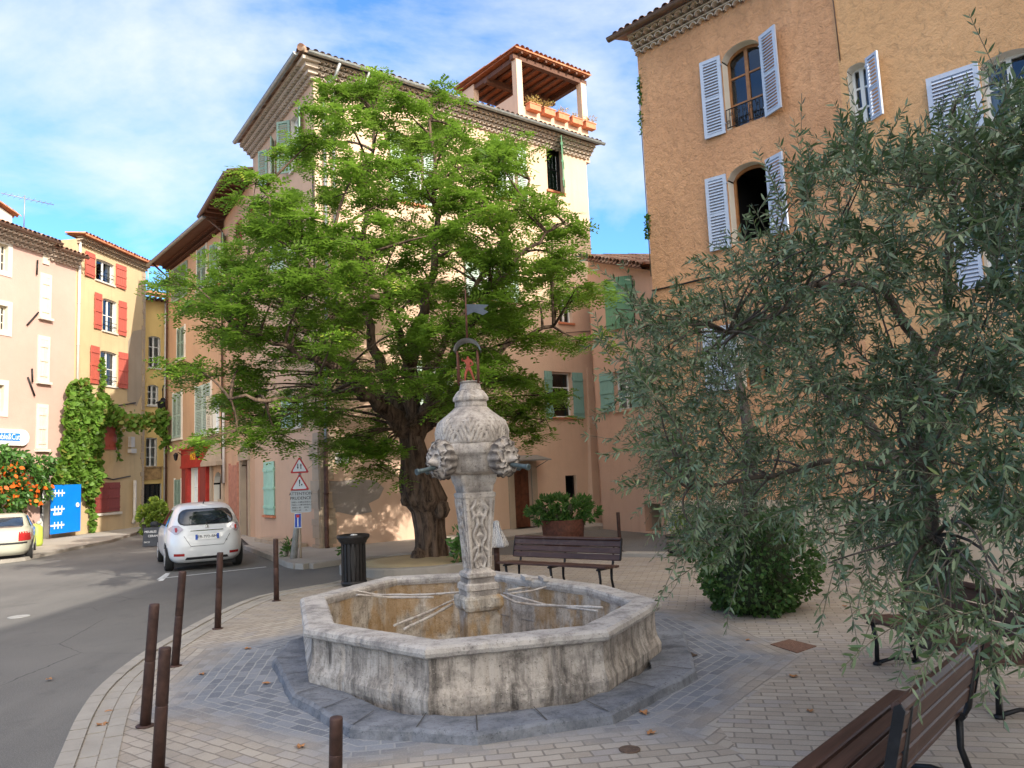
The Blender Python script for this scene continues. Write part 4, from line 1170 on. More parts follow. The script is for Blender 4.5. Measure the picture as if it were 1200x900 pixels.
# scrolled balcony guard on the top window
b = ro2[0]; mb = MB(); g0, g1 = b[0] + .02, b[1] - .02; zb = b[2] + .04; gh = .42
for zz in (zb, zb + gh): mb.tube([WR.P(g0, zz, .02), WR.P(g1, zz, .02)], .013, 6)
nb = 11
for k in range(nb + 1):
    u = g0 + (g1 - g0) * k / nb; mb.tube([WR.P(u, zb, .02), WR.P(u, zb + gh, .02)], .008, 5)
for k in range(nb):
    u = g0 + (g1 - g0) * (k + .5) / nb; pts = []
    for q in range(14):
        t_ = q / 13 * 3.4 * PI; r_ = .05 * (1 - q / 18); pts.append(WR.P(u + math.cos(t_) * r_, zb + gh * (.3 + .4 * (k % 2)) + math.sin(t_) * r_, .02))
    mb.tube(pts, .006, 4, caps=False)
mb.build('balcony_guard', M_['iron'], RWIN[0])
c0 = WR.uz(764, 341); c1 = WR.uz(843, 322)
cable(ochre, [WR.P(0.0, c0[1], .03), WR.P(c1[0] * .5, (c0[1] + c1[1]) / 2 - .02, .04), WR.P(c1[0] + .3, c1[1], .03), WR.P(4.5, c1[1] + .1, .03)], .022)
cable(ochre, [WR.P(usm, zr, .02), WR.P(usm + .05, zr - 2.5, .02)], .012, 'brown_gutter')
mb = MB(); mb.tube([WR.P(.05, WR.uz(768, 395)[1] + .25, .1), WR.P(.05, WR.uz(768, 440)[1], .1)], .05, 8); mb.build('lamp_bracket', M_['iron'], ochre)
mb = MB(); zs = 1.15
mb.wbox(WR, 0, WR.L, 0, zs, 0, .05); mb.build('stone_base', m_plaster('pale_stone_base', (.56, .45, .33), (.46, .36, .26), big=1.2, bump=.6, streak=.3), ochre)

# ------------------------------------------------------------------ unseen house added behind the viewpoint to shade the square
def plain_house(name, label, pts, h, mat, base):
    t = thing(name, label, 'house', base)
    mb = MB(); P = [V((x, y, 0)) for x, y in pts]
    shell(mb, P + [P[0]], h); mb.build('wall', mat, t)
    c = sum(P, V((0, 0, 0))) / len(P); mb = MB(); n = len(P)
    ov = [p + (p - c).normalized() * .5 for p in P]
    vs = [(p.x, p.y, h) for p in ov] + [(c.x, c.y, h + 1.0)]
    mb.add(vs, [(i, (i + 1) % n, n) for i in range(n)] + [tuple(range(n - 1, -1, -1))]); mb.build('roof', M_['tile'], t)
    for i in range(n):
        a, b = P[i], P[(i + 1) % n]; W = Wall.__new__(Wall); W.A = a; W.L = (b - a).length; W.u = (b - a).normalized()
        nn = V((W.u.y, -W.u.x, 0)); W.n = nn if nn.dot(a - c) > 0 else -nn
        for fl in range(int(h // 3.1)):
            for k in range(int(W.L // 3.2)):
                u = W.L * (k + .5) / int(W.L // 3.2); z = 1.0 + fl * 3.05
                mb = MB(); mb.wbox(W, u - .45, u + .45, z, z + 1.5, .01, .04); ww = mb.build('window', M_['black'], t)
                mb = MB(); mb.wbox(W, u - .92, u - .47, z, z + 1.5, .01, .06); mb.wbox(W, u + .47, u + .92, z, z + 1.5, .01, .06); mb.build('shutter', M_['sh_green'], ww)
plain_house('shade_house', 'tall cream house added out of view, behind on the right, to shade the square', [(9.6, 4.3), (20, 5), (24, -14), (9.6, -14)], 14.6, M_['main_lit'], (9.4, 6.2, 0))
# ------------------------------------------------------------------ GROUND
FC = V((-0.55, 8.85, 0))                         # fountain centre
FROT = rad(346 - 360)                            # direction of one corner
def m_asphalt():
    t = NT('asphalt')
    c = t.mix(t.ramp(t.noise(0.35, 5, 0.6), [(.35, 0), (.65, 1)]), (.098, .094, .088), (.150, .142, .130))
    c = t.mix(t.ramp(t.noise(90, 2), [(.45, 0), (.75, .6)]), c, (.26, .25, .24))
    c = t.mix(t.ramp(t.noise(1.4, 6, .7), [(.56, 0), (.72, .5)]), c, (.06, .06, .06))
    c = t.mix(t.ramp(t.noise(1.0, 4, .6, vec=t.scale(t.pos, (.9, .12, 1))), [(.5, 0), (.7, .4)]), c, (.075, .073, .07))
    ck = t.voro(.30, 'DISTANCE_TO_EDGE', vec=t.mix(.12, t.pos, t.noise(1.2, 5, .7, color=True)))
    c = t.mix(t.math('MULTIPLY', t.math('LESS_THAN', ck, .0016), t.ramp(t.noise(.3, 2), [(.5, 0), (.56, .8)])), c, (.03, .03, .03))
    c = t.mix(t.ramp(t.noise(240, 2), [(.55, 0), (.7, .5)]), c, (.34, .32, .29))
    t.bump(t.noise(120, 3), .6, .008)
    return t.fin(c, .88, 0, .25)
M_['asphalt'] = m_asphalt()
def brick(t, vec, w, h, mortar=.012, off=.5, sq=None):
    n = t.n.new('ShaderNodeTexBrick'); n.offset = off; n.squash = 1
    t.set(n.inputs['Vector'], vec); n.inputs['Scale'].default_value = 1; n.inputs['Brick Width'].default_value = w
    n.inputs['Row Height'].default_value = h; n.inputs['Mortar Size'].default_value = mortar; n.inputs['Mortar Smooth'].default_value = .3
    n.inputs['Color1'].default_value = (0, 0, 0, 1); n.inputs['Color2'].default_value = (1, 1, 1, 1); n.inputs['Mortar'].default_value = (.5, .5, .5, 1)
    return n.outputs['Color'], n.outputs['Fac']
def m_pavers():
    t = NT('plaza_pavers')
    sp = t.n.new('ShaderNodeSeparateXYZ'); t.set(sp.inputs[0], t.pos)
    x = t.math('SUBTRACT', sp.outputs[0], FC.x); y = t.math('SUBTRACT', sp.outputs[1], FC.y)
    # octagonal courses round the fountain
    th = t.math('ARCTAN2', y, x)
    ph0 = FROT + PI / 8
    k = t.math('ROUND', t.math('DIVIDE', t.math('SUBTRACT', th, ph0), PI / 4))
    phi = t.math('ADD', t.math('MULTIPLY', k, PI / 4), ph0)
    cs, sn = t.math('COSINE', phi), t.math('SINE', phi)
    v = t.math('ADD', t.math('MULTIPLY', x, cs), t.math('MULTIPLY', y, sn))
    u = t.math('SUBTRACT', t.math('MULTIPLY', y, cs), t.math('MULTIPLY', x, sn))
    cb = t.n.new('ShaderNodeCombineXYZ'); t.set(cb.inputs[0], u); t.set(cb.inputs[1], v)
    wob = t.n.new('ShaderNodeVectorMath'); wob.operation = 'MULTIPLY_ADD'
    t.set(wob.inputs[0], t.noise(2.2, 2, color=True)); wob.inputs[1].default_value = (.05, .05, 0); t.set(wob.inputs[2], cb.outputs[0])
    b1, f1 = brick(t, wob.outputs[0], .21, .11, .009)
    a = rad(-14)
    x2 = t.math('ADD', t.math('MULTIPLY', x, math.cos(a)), t.math('MULTIPLY', y, math.sin(a)))
    y2 = t.math('SUBTRACT', t.math('MULTIPLY', y, math.cos(a)), t.math('MULTIPLY', x, math.sin(a)))
    cb2 = t.n.new('ShaderNodeCombineXYZ'); t.set(cb2.inputs[0], x2); t.set(cb2.inputs[1], y2)
    wob2 = t.n.new('ShaderNodeVectorMath'); wob2.operation = 'MULTIPLY_ADD'
    t.set(wob2.inputs[0], t.noise(2.2, 2, color=True)); wob2.inputs[1].default_value = (.05, .05, 0); t.set(wob2.inputs[2], cb2.outputs[0])
    b2, f2 = brick(t, wob2.outputs[0], .25, .105, .008)
    ring = t.math('LESS_THAN', v, 4.05)
    far = t.math('GREATER_THAN', x, 2.0)
    inner = t.math('MULTIPLY', ring, t.math('SUBTRACT', 1, t.math('MULTIPLY', far, t.math('GREATER_THAN', v, 3.2))))
    bc = t.mix(inner, b2, b1); bf = t.math('ADD', t.math('MULTIPLY', inner, f1), t.math('MULTIPLY', t.math('SUBTRACT', 1, inner), f2))
    lev = t.n.new('ShaderNodeSeparateColor'); t.set(lev.inputs[0], bc)
    tone = t.math('ADD', lev.outputs[0], t.math('MULTIPLY', t.math('SUBTRACT', t.noise(1.3, 4), .5), .5))
    warm = t.ramp(tone, [(0, (.31, .265, .215)), (.35, (.36, .31, .255)), (.7, (.41, .36, .30)), (1, (.31, .28, .26))])
    warm = t.mix(t.ramp(t.noise(.55, 5, .6), [(.42, 0), (.72, .55)]), warm, (.22, .18, .145))
    blue = t.ramp(tone, [(0, (.115, .125, .15)), (.5, (.15, .163, .19)), (1, (.21, .22, .245))])
    # the dark wet-looking granite ring has a ragged outer edge
    edge = t.math('ADD', v, t.math('MULTIPLY', t.math('SUBTRACT', t.noise(1.1, 5, .6), .5), 1.3))
    bm = t.ramp(t.math('SUBTRACT', edge, 2.7), [(0.0, 1.0), (.55, 0.0)])
    c = t.mix(bm, warm, blue)
    mcol = t.mix(bm, (.20, .17, .14), (.27, .27, .27))
    c = t.mix(bf, c, mcol)
    # stains and grime
    c = t.mix(t.math('MULTIPLY', t.ramp(t.noise(3.5, 7, .7), [(.55, 0), (.8, 1)]), .35), c, (.12, .105, .09))
    c = t.mix(t.math('MULTIPLY', t.ramp(t.noise(70, 2), [(.5, 0), (.8, 1)]), .25), c, (.55, .52, .48))
    h = t.math('ADD', t.math('MULTIPLY', t.math('SUBTRACT', 1, bf), 1.0), t.math('MULTIPLY', t.noise(35, 4), .35))
    h = t.math('ADD', h, t.math('MULTIPLY', lev.outputs[0], .25))
    t.bump(h, .55, .008)
    rg = t.ramp(t.noise(2.5, 4), [(.3, .55), (.7, .85)])
    return t.fin(c, rg, 0, .35)
M_['pavers'] = m_pavers()
M_['kerb'] = m_plaster('kerb_stone', (.36, .33, .29), (.28, .255, .225), big=2.0, bump=.5, streak=.1)
M_['sidewalk'] = m_plaster('sidewalk_concrete', (.40, .36, .31), (.33, .30, .26), big=.8, bump=.4, streak=.1)
M_['paint'] = m_plain('road_paint', (.62, .62, .60), .7, 0, .25, 14)
rimV = [G(x, y, .6) for x, y in ((358, 700), (364, 734), (501, 757), (707, 737), (768, 703), (706, 685.5), (581, 669), (455, 675.5))]
rimV = [V((p.x, p.y, 0)) for p in rimV]
FCc = sum(rimV, V((0, 0, 0))) / 8
HOLE = [v + (FCc - v).normalized() * .10 for v in rimV]      # the basin is sunk below the paving
from mathutils.geometry import tessellate_polygon
def sheet(name, pts, z, mat, label=None):
    pts = [V((p.x, p.y, 0)) for p in pts]
    tris = tessellate_polygon([pts, HOLE]); allp = pts + HOLE; mb = MB()
    fs = []
    for t_ in tris:
        a, b, c = [allp[i] for i in t_]
        fs.append(tuple(t_) if (b - a).cross(c - a).z > 0 else tuple(reversed(t_)))
    mb.add([(p.x, p.y, z) for p in allp], fs); o = mb.build(name, mat); struct(o); return o
def rect(a, b, c, d): return [V((a, b, 0)), V((c, b, 0)), V((c, d, 0)), V((a, d, 0))]
def catmull(P, n=8):
    out = []
    for i in range(len(P) - 1):
        p0, p1, p2, p3 = P[max(i - 1, 0)], P[i], P[i + 1], P[min(i + 2, len(P) - 1)]
        for k in range(n):
            t = k / n
            out.append(0.5 * ((2 * p1) + (p2 - p0) * t + (2 * p0 - 5 * p1 + 4 * p2 - p3) * t * t + (3 * p1 - p0 - 3 * p2 + p3) * t ** 3))
    out.append(P[-1]); return out
sheet('ground', rect(-400, -400, 400, 400), -.02, m_plaster('dry_earth', (.26, .22, .17), (.2, .18, .13), streak=0))
sheet('road', rect(-45, -30, 12, 60), 0, M_['asphalt'])
# plaza outline: the curved front kerb, then behind the tree pit, then off to the right
curve_px = [(20, 1010), (65, 900), (94, 837), (122, 802), (168, 767), (217, 739), (262, 716), (304, 700), (350, 691), (395, 683), (425, 672), (455, 661)]
kp = catmull([G(x, y) for x, y in curve_px], 8)
kp = [G(-60, 1500)] + kp
K2 = [G(470, 653.5), G(560, 651), G(680, 651), G(786, 652)]
plaza = kp + [V((K2[0].x, K2[0].y, 0))] + K2[1:] + [V((13, 14, 0)), V((13, -12, 0)), V((-1, -12, 0))]
sheet('plaza_paving', plaza, .012, M_['pavers'])
# flush kerb band following the curve, made of single setts
mb = MB(); cc = kp[1:]
tot = [0]
for a, b in zip(cc[:-1], cc[1:]): tot.append(tot[-1] + (b - a).length)
def at_s(s):
    for i in range(len(tot) - 1):
        if tot[i + 1] >= s:
            t_ = (s - tot[i]) / max(1e-6, tot[i + 1] - tot[i]); p = cc[i].lerp(cc[i + 1], t_); d = (cc[i + 1] - cc[i]).normalized(); return p, d
    return cc[-1], (cc[-1] - cc[-2]).normalized()
s = 0.0; random.seed(5)
while s < tot[-1] - .3:
    l = random.uniform(.24, .34)
    for row, (w0, w1) in enumerate(((0.0, .13), (.14, .27), (.28, .41))):
        sh = s + row * .12
        p, d = at_s(min(sh, tot[-1])); q, d2 = at_s(min(sh + l - .012, tot[-1]))
        nrm = V((d.y, -d.x, 0)); n2 = V((d2.y, -d2.x, 0))
        z = .018 + random.uniform(0, .005) + (.012 if row == 0 else 0)
        P4 = [p + nrm * w0, q + n2 * w0, q + n2 * w1, p + nrm * w1]
        mb.add([(v.x, v.y, z) for v in P4] + [(v.x, v.y, -.01) for v in P4], ((0, 1, 2, 3), (0, 4, 5, 1), (1, 5, 6, 2), (2, 6, 7, 3), (3, 7, 4, 0)), 0)
    s += l
struct(mb.build('kerb_band', M_['kerb']))
# raised kerb of the terrace on the right, near the barrel planter
def kerb_line(pts, w, h, name, mat, z0=-.01, seg=.9):
    mb = MB()
    for a, b in zip(pts[:-1], pts[1:]):
        L = (b - a).length; n = max(1, int(L / seg)); d = (b - a).normalized(); nn = V((d.y, -d.x, 0))
        for k in range(n):
            p = a + d * (L * k / n + .006); q = a + d * (L * (k + 1) / n - .006); hh = h + random.uniform(-.006, .006)
            P4 = [p, q, q + nn * w, p + nn * w]
            e = .015
            vs = [(v.x, v.y, z0) for v in P4] + [(v.x, v.y, hh - e) for v in P4] + [(v.x + (c.x - v.x) * .06, v.y + (c.y - v.y) * .06, hh) for v, c in zip(P4, [P4[2], P4[3], P4[0], P4[1]])]
            mb.add(vs, ((0, 1, 5, 4), (1, 2, 6, 5), (2, 3, 7, 6), (3, 0, 4, 7), (4, 5, 9, 8), (5, 6, 10, 9), (6, 7, 11, 10), (7, 4, 8, 11), (8, 9, 10, 11)))
    return struct(mb.build(name, mat))
# sidewalk round the corner house
SW = [G(292, 643), G(320, 654), G(343, 664), G(352, 666), G(362, 666.5), G(400, 661), G(440, 657), G(484, 652)]
inner_ = [WF.P(4.2, 0), A0, WL.P(2.0, 0), WL.P(WL.L, 0)]
far = [G(560, 636)]
mb = MB(); top = [(p.x, p.y, .12) for p in SW] + [(WF.P(5.0, 0, 2.0).x, WF.P(5.0, 0, 2.0).y, .12), (WF.P(9.5, 0, 1.8).x, WF.P(9.5, 0, 1.8).y, .12), (WF.P(9.5, 0, -.05).x, WF.P(9.5, 0, -.05).y, .12), (A0.x, A0.y, .12)] + [(WL.P(WL.L, 0, -.05).x, WL.P(WL.L, 0, -.05).y, .12), (WB.P(3, 0).x, WB.P(3, 0).y, .12)]
mb.poly(top); struct(mb.build('sidewalk', M_['sidewalk']))
kerb_line(list(reversed([V((p.x, p.y, 0)) for p in SW])) , -.16, .126, 'sidewalk_kerb', M_['kerb'])
kerb_line([WF.P(5.0, 0, 2.0), SW[-1]], -.16, .126, 'sidewalk_kerb', M_['kerb'])
kerb_line([WF.P(9.5, 0, 1.8), WF.P(5.0, 0, 2.0)], -.16, .126, 'sidewalk_kerb', M_['kerb'])
kerb_line([K2[2], K2[3]], .3, .10, 'terrace_kerb', M_['kerb'])
# step stones along the side wall
mb = MB(); 
for k in range(5):
    c = WL.P(1.3 + k * .75, .17, .28); mb.box(c, .7, .45, .1 + .03 * (k % 2), (WL.u, WL.n, V((0, 0, 1))))
struct(mb.build('step_stones', M_['stone_trim']))
# pavement on the far left side of the road
LP = [G(-60, 668), G(30, 657), G(80, 646), G(130, 636), G(160, 626.5)]
mb = MB(); pv = [(p.x, p.y, .1) for p in LP] + [(WC.P(WC.L, 0).x, WC.P(WC.L, 0).y, .1), (Ca.x, Ca.y, .1), (Pl.x, Pl.y, .1)]
mb.poly(pv); struct(mb.build('pavement', M_['sidewalk']))
kerb_line(LP, -.16, .106, 'pavement_kerb', M_['kerb'])
# parking bay lines
def line(p, q, w=.1):
    d = (q - p).normalized(); n = V((d.y, -d.x, 0)) * w / 2
    return [p - n, q - n, q + n, p + n]
mb = MB()
for (a, b) in (((188, 678), (312, 664.5)), ((188, 681), (196, 673.5))):
    L4 = line(G(*a), G(*b)); mb.poly([(v.x, v.y, .005) for v in L4])
L4 = line(G(186.5, 679.5), G(197, 672)); mb.poly([(v.x, v.y, .009) for v in L4])
mb.build('road_marking', M_['paint'])['kind'] = 'structure'
# ------------------------------------------------------------------ FOUNTAIN
from mathutils import noise as mnoise
def m_stone(name, base, dark, light, lichen=.5, streak=.6, ochre=0.0, bump=.8, crev=0.0):
    t = NT(name)
    c = t.mix(t.ramp(t.noise(1.6, 7, .65), [(.35, 0), (.65, 1)]), base, light)
    c = t.mix(t.math('MULTIPLY', t.ramp(t.noise(5.5, 8, .72), [(.46, 0), (.66, 1)]), lichen), c, dark)
    st = t.noise(1.0, 7, .68, vec=t.scale(t.pos, (7, 7, .8)))
    c = t.mix(t.math('MULTIPLY', t.ramp(st, [(.48, 0), (.66, 1)]), streak), c, dark)
    if ochre:
        oc = t.noise(1.0, 5, .6, vec=t.scale(t.pos, (2.3, 2.3, .9)))
        c = t.mix(t.math('MULTIPLY', t.ramp(oc, [(.47, 0), (.55, 1)]), ochre), c, (.34, .19, .05))
    c = t.mix(t.ramp(t.noise(38, 5, .8), [(.56, 0), (.66, .75)]), c, mul(dark, .55))
    c = t.mix(t.ramp(t.noise(60, 3, .7), [(.6, 0), (.75, .5)]), c, mul(light, 1.25))
    if crev: c = t.mix(t.math('MULTIPLY', t.ramp(t.geo.outputs['Pointiness'], [(.44, 1), (.505, 0)]), crev), c, mul(dark, .6))  # concave carving painted darker: groove shade put into the colour, with crevice dirt
    h = t.math('ADD', t.math('MULTIPLY', t.noise(9, 8, .72), 1.0), t.math('MULTIPLY', t.noise(45, 5, .8), .5))
    t.bump(h, bump, .02)
    return t.fin(c, .88, 0, .2)
M_['f_wall'] = m_stone('weathered_limestone', (.41, .35, .295), (.095, .082, .072), (.56, .50, .44), .75, 1.0)
M_['f_rim'] = m_stone('worn_rim_stone', (.40, .365, .33), (.14, .125, .12), (.53, .49, .45), .75, .1)
M_['f_in'] = m_stone('limescaled_stone', (.42, .36, .29), (.12, .10, .08), (.62, .57, .50), .7, .6, .62, 1.0)
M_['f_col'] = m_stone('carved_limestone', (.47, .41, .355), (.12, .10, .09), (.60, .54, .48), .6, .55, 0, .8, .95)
M_['f_step'] = m_stone('blue_grey_step', (.14, .15, .175), (.05, .054, .062), (.25, .26, .285), .6, .0, 0, 1.0)
M_['lime'] = m_stone('limescale_crust', (.46, .41, .36), (.20, .14, .10), (.60, .56, .52), .7, .0)
M_['bronze'] = m_plain('verdigris_bronze', (.10, .13, .135), .55, .5, .3, 14)
M_['statue_red'] = m_plain('red_painted_iron', (.34, .075, .045), .7, .1, .3, 22)
CC = V((-.485, 8.85, 0))
fountain = thing('fountain', 'octagonal weathered stone fountain with carved column and lion head spouts', 'fountain', FCc)
def poly_loft(mb, poly, prof, sub=30, amp=.006, joints=(), seed=0, center=None, closed_top=False):
    n = len(poly); c = center or sum(poly, V((0, 0, 0))) / n
    offs = []
    for i in range(n):
        a, b, d = poly[i - 1], poly[i], poly[(i + 1) % n]
        e1 = (b - a).normalized(); e2 = (d - b).normalized()
        n1 = V((e1.y, -e1.x, 0)); n2 = V((e2.y, -e2.x, 0))
        if n1.dot(b - c) < 0: n1 = -n1
        if n2.dot(b - c) < 0: n2 = -n2
        offs.append((n1 + n2) / (1 + n1.dot(n2)))
    rows = []; N = n * sub
    for (o, z) in prof:
        row = []
        for i in range(n):
            p = poly[i] + offs[i] * o; q = poly[(i + 1) % n] + offs[(i + 1) % n] * o
            for k in range(sub):
                t = k / sub; v = p.lerp(q, t); v.z = z
                out = (v - c); out.z = 0; out.normalize()
                d = mnoise.noise(V((v.x * 3, v.y * 3, z * 3 + seed))) * amp * 2 + mnoise.noise(V((v.x * 14, v.y * 14, z * 14 + seed))) * amp * .45
                for (ji, jt) in joints:
                    if ji == i and abs(t - jt) < .6 / sub: d -= .010
                v = v + out * d; v.z += mnoise.noise(V((v.x * 6, v.y * 6, 7 + seed))) * amp * .8
                row.append(v)
        rows.append(row)
    vs = [v for r in rows for v in r]; fs = []
    for r in range(len(prof) - 1):
        for k in range(N):
            fs.append((r * N + k, r * N + (k + 1) % N, (r + 1) * N + (k + 1) % N, (r + 1) * N + k))
    if closed_top: fs.append(tuple((len(prof) - 1) * N + k for k in range(N)))
    mb.add(vs, fs, 0, False)
mb = MB()
poly_loft(mb, rimV, [(-.01, -.05), (.012, .04), (.026, .09), (.03, .17), (.014, .21), (.0, .24), (-.012, .30), (-.016, .40), (-.014, .47), (-.005, .50)], 36, .0035,
          [(0, .5), (1, .30), (1, .72), (2, .33), (2, .68), (3, .35), (3, .7), (4, .5), (7, .5)])
mb.build('basin_wall', M_['f_wall'], fountain)
mb = MB()
poly_loft(mb, rimV, [(-.03, .495), (.03, .50), (.055, .515), (.065, .545), (.055, .58), (.02, .598), (-.12, .602), (-.215, .598), (-.235, .575), (-.235, .54), (-.22, .50)], 36, .0045,
          [(0, .5), (1, .5), (2, .33), (2, .68), (3, .5), (4, .5), (5, .5), (6, .33), (6, .68), (7, .5)], 3)
mb.build('rim', M_['f_rim'], fountain)
mb = MB()
poly_loft(mb, rimV, [(-.215, .51), (-.21, .3), (-.22, .05), (-.24, -.2), (-.3, -.3)], 24, .012, (), 5)
poly_loft(mb, rimV, [(-.3, -.3), (-1.2, -.31)], 24, .008, (), 5, None, True)
mb.build('basin_lining', M_['f_in'], fountain)
mb = MB()
stepV = [G(x, y) for x, y in ((322, 782), (345, 826), (412, 866), (560, 874), (716, 850), (815, 797), (800, 748))]
stepV = [V((p.x, p.y, 0)) for p in stepV] + [v + (v - FCc).normalized() * .22 for v in (rimV[5], rimV[6], rimV[7], rimV[0])]
poly_loft(mb, stepV, [(.03, 0), (.015, .075), (-.015, .095), (-.12, .092), (-.40, .075)], 16, .010, [(i, .5) for i in range(7)], 9, FCc, False)
mb.build('base_step', M_['f_step'], fountain)
jm = m_plain('dark_joint', (.07, .065, .06), .9, 0, .3)
for i in range(6):
    for (a, b) in ((stepV[i], stepV[i + 1]),):
        for t_ in ((0.0, .52) if (b - a).length > .8 else (0.0,)):
            p = a.lerp(b, t_); q = p.lerp(FCc, .14); d = (q - p).normalized(); n_ = V((-d.y, d.x, 0)) * .006
            mb = MB(); mb.add([V((v.x, v.y, .100)) for v in (p + d * .03 - n_, q - n_, q + n_, p + d * .03 + n_)], ((0, 1, 2, 3),)); mb.build('mortar_joint', jm, fountain)
# ---- column
K = 8.85 / 901 * 1.005
def zpx(y): return atY(560, y, 8.85).z
def sq_loft(mb, prof, c, rot=rad(38), seg=10, amp=.004, fn=None):
    """prof (half width, z, corner chamfer)"""
    rows = []
    for (h, z, ch) in prof:
        P = []
        cs = [(h, -h + ch), (h, h - ch), (h - ch, h), (-h + ch, h), (-h, h - ch), (-h, -h + ch), (-h + ch, -h), (h - ch, -h)]
        for i in range(8):
            a, b = V(cs[i] + (0,)), V(cs[(i + 1) % 8] + (0,)); s_ = seg if i % 2 == 0 else 2
            for k in range(s_): P.append((a.lerp(b, k / s_), i, k / s_))
        row = []
        for (p, i, t) in P:
            q = V((p.x * math.cos(rot) - p.y * math.sin(rot), p.x * math.sin(rot) + p.y * math.cos(rot), 0))
            d = mnoise.noise(V((q.x * 9, q.y * 9, z * 9))) * amp * 2
            if fn: d += fn(i, t, z)
            q = q + q.normalized() * d; row.append(V((c.x + q.x, c.y + q.y, z)))
        rows.append(row)
    N = len(rows[0]); vs = [v for r in rows for v in r]
    fs = [(r * N + k, r * N + (k + 1) % N, (r + 1) * N + (k + 1) % N, (r + 1) * N + k) for r in range(len(rows) - 1) for k in range(N)]
    fs += [tuple((len(rows) - 1) * N + k for k in range(N))]
    mb.add(vs, fs, 0, False)
SQ = 1 / 1.22      # a square seen about 38 degrees round looks wider than its side
def hw(px): return px / 2 * K * SQ * .98
ROT = rad(22)
def SL(lst, **kw):
    mb = MB(); sq_loft(mb, [(hw(w), z if isinstance(z, float) else zpx(z), .02) for w, z in lst], CC, ROT, **kw); return mb
mb = SL([(46, -.3), (48, 722), (46, 714), (52, 712), (56, 708), (56, 699), (50, 696)], amp=.012); mb.build('column_plinth', M_['f_in'], fountain)
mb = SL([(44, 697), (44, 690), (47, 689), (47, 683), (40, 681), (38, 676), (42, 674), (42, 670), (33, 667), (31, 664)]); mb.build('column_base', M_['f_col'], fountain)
def relief(i, t, z):
    if i % 2: return 0
    t = t * 2 - 1
    if abs(t) > .8: return 0.012
    # hanging leaf and scroll ornament in the recessed panel
    zz = (z - zpx(664)) / (zpx(584) - zpx(664))
    w = .55 + .3 * math.sin(zz * 9); r = 0
    r += .022 * max(0, 1 - abs(abs(t) - .35 * (1 + .5 * math.sin(zz * 17))) * 6)
    r += .014 * max(0, math.sin(zz * 42 + abs(t) * 5)) * (abs(t) < w)
    return r - .006
prof = [(31 + 14 * (k / 44) ** 1.3, zpx(664 - 80 * k / 44)) for k in range(45)]
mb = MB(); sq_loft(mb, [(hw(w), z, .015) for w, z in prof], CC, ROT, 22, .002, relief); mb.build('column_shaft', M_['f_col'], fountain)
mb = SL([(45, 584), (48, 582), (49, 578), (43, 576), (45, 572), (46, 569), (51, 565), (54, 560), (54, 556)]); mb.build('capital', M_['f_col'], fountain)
mb = MB()
dz0, dz1 = zpx(555), zpx(520)
def oct_r(a, z): 
    m = ((a - ROT) % (PI / 4)) - PI / 8
    return .965 / math.cos(m) * (1 + .006 * mnoise.noise(V((math.cos(a) * 6, math.sin(a) * 6, z * 9))))
R_ = 42 * K
h = dz1 - dz0
mb.lathe([(R_ * .62, dz0 - .01), (R_ * .9, dz0 + .03), (R_ * .92, dz0 + h * .58), (R_ * .94, dz0 + h * .60), (R_ * 1.0, dz0 + h * .66), (R_ * 1.02, dz0 + h * .7), (R_ * 1.02, dz1 - .01), (R_ * .98, dz1), (R_ * .5, dz1 + .004)], CC, 64, fn=oct_r)
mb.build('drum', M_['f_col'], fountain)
# dome with carved acanthus leaves
mb = MB()
prof = [(41.5, 520), (42, 513), (42, 506), (41, 500), (38.5, 494.5), (34, 489.5), (28, 485), (22.5, 480.5), (19, 477), (18.5, 471), (20, 469), (20, 466), (17.5, 462), (15, 458.5), (13, 457), (12, 452), (11, 449), (12.5, 447.5), (10, 446.5)]
import bisect
P_ = []
for i in range(len(prof) - 1):
    for k in range(7):
        t_ = k / 7; P_.append(((prof[i][0] * (1 - t_) + prof[i + 1][0] * t_) * K, zpx(prof[i][1] * (1 - t_) + prof[i + 1][1] * t_)))
P_.append((prof[-1][0] * K, zpx(prof[-1][1])))
zd0, zd1 = zpx(518), zpx(488)
def acanthus(a, z):
    n = 1 + .004 * mnoise.noise(V((math.cos(a) * 7, math.sin(a) * 7, z * 12)))
    if z < zd0 or z > zd1 + .06: 
        if z > zpx(470): n *= 1 + .05 * math.cos(8 * a) * (z < zpx(457))
        return n
    q = (z - zd0) / (zd1 - zd0)
    m = (((a - ROT) / (PI / 4)) % 1) * 2 - 1        # -1..1 across a leaf
    edge = 1 - q ** 1.8
    inside = max(0, min(1, (edge - abs(m) + .12) * 8))
    veins = math.cos((abs(m) * 3.2 - q * 2.6) * 2 * PI)
    rib = max(0, 1 - abs(m) * 9)
    return n + inside * (.012 + .016 * veins + .02 * rib) - .02 * (abs(abs(m) - edge) < .07)
mb.lathe(P_, CC, 160, fn=acanthus)
mb.build('dome', M_['f_col'], fountain)
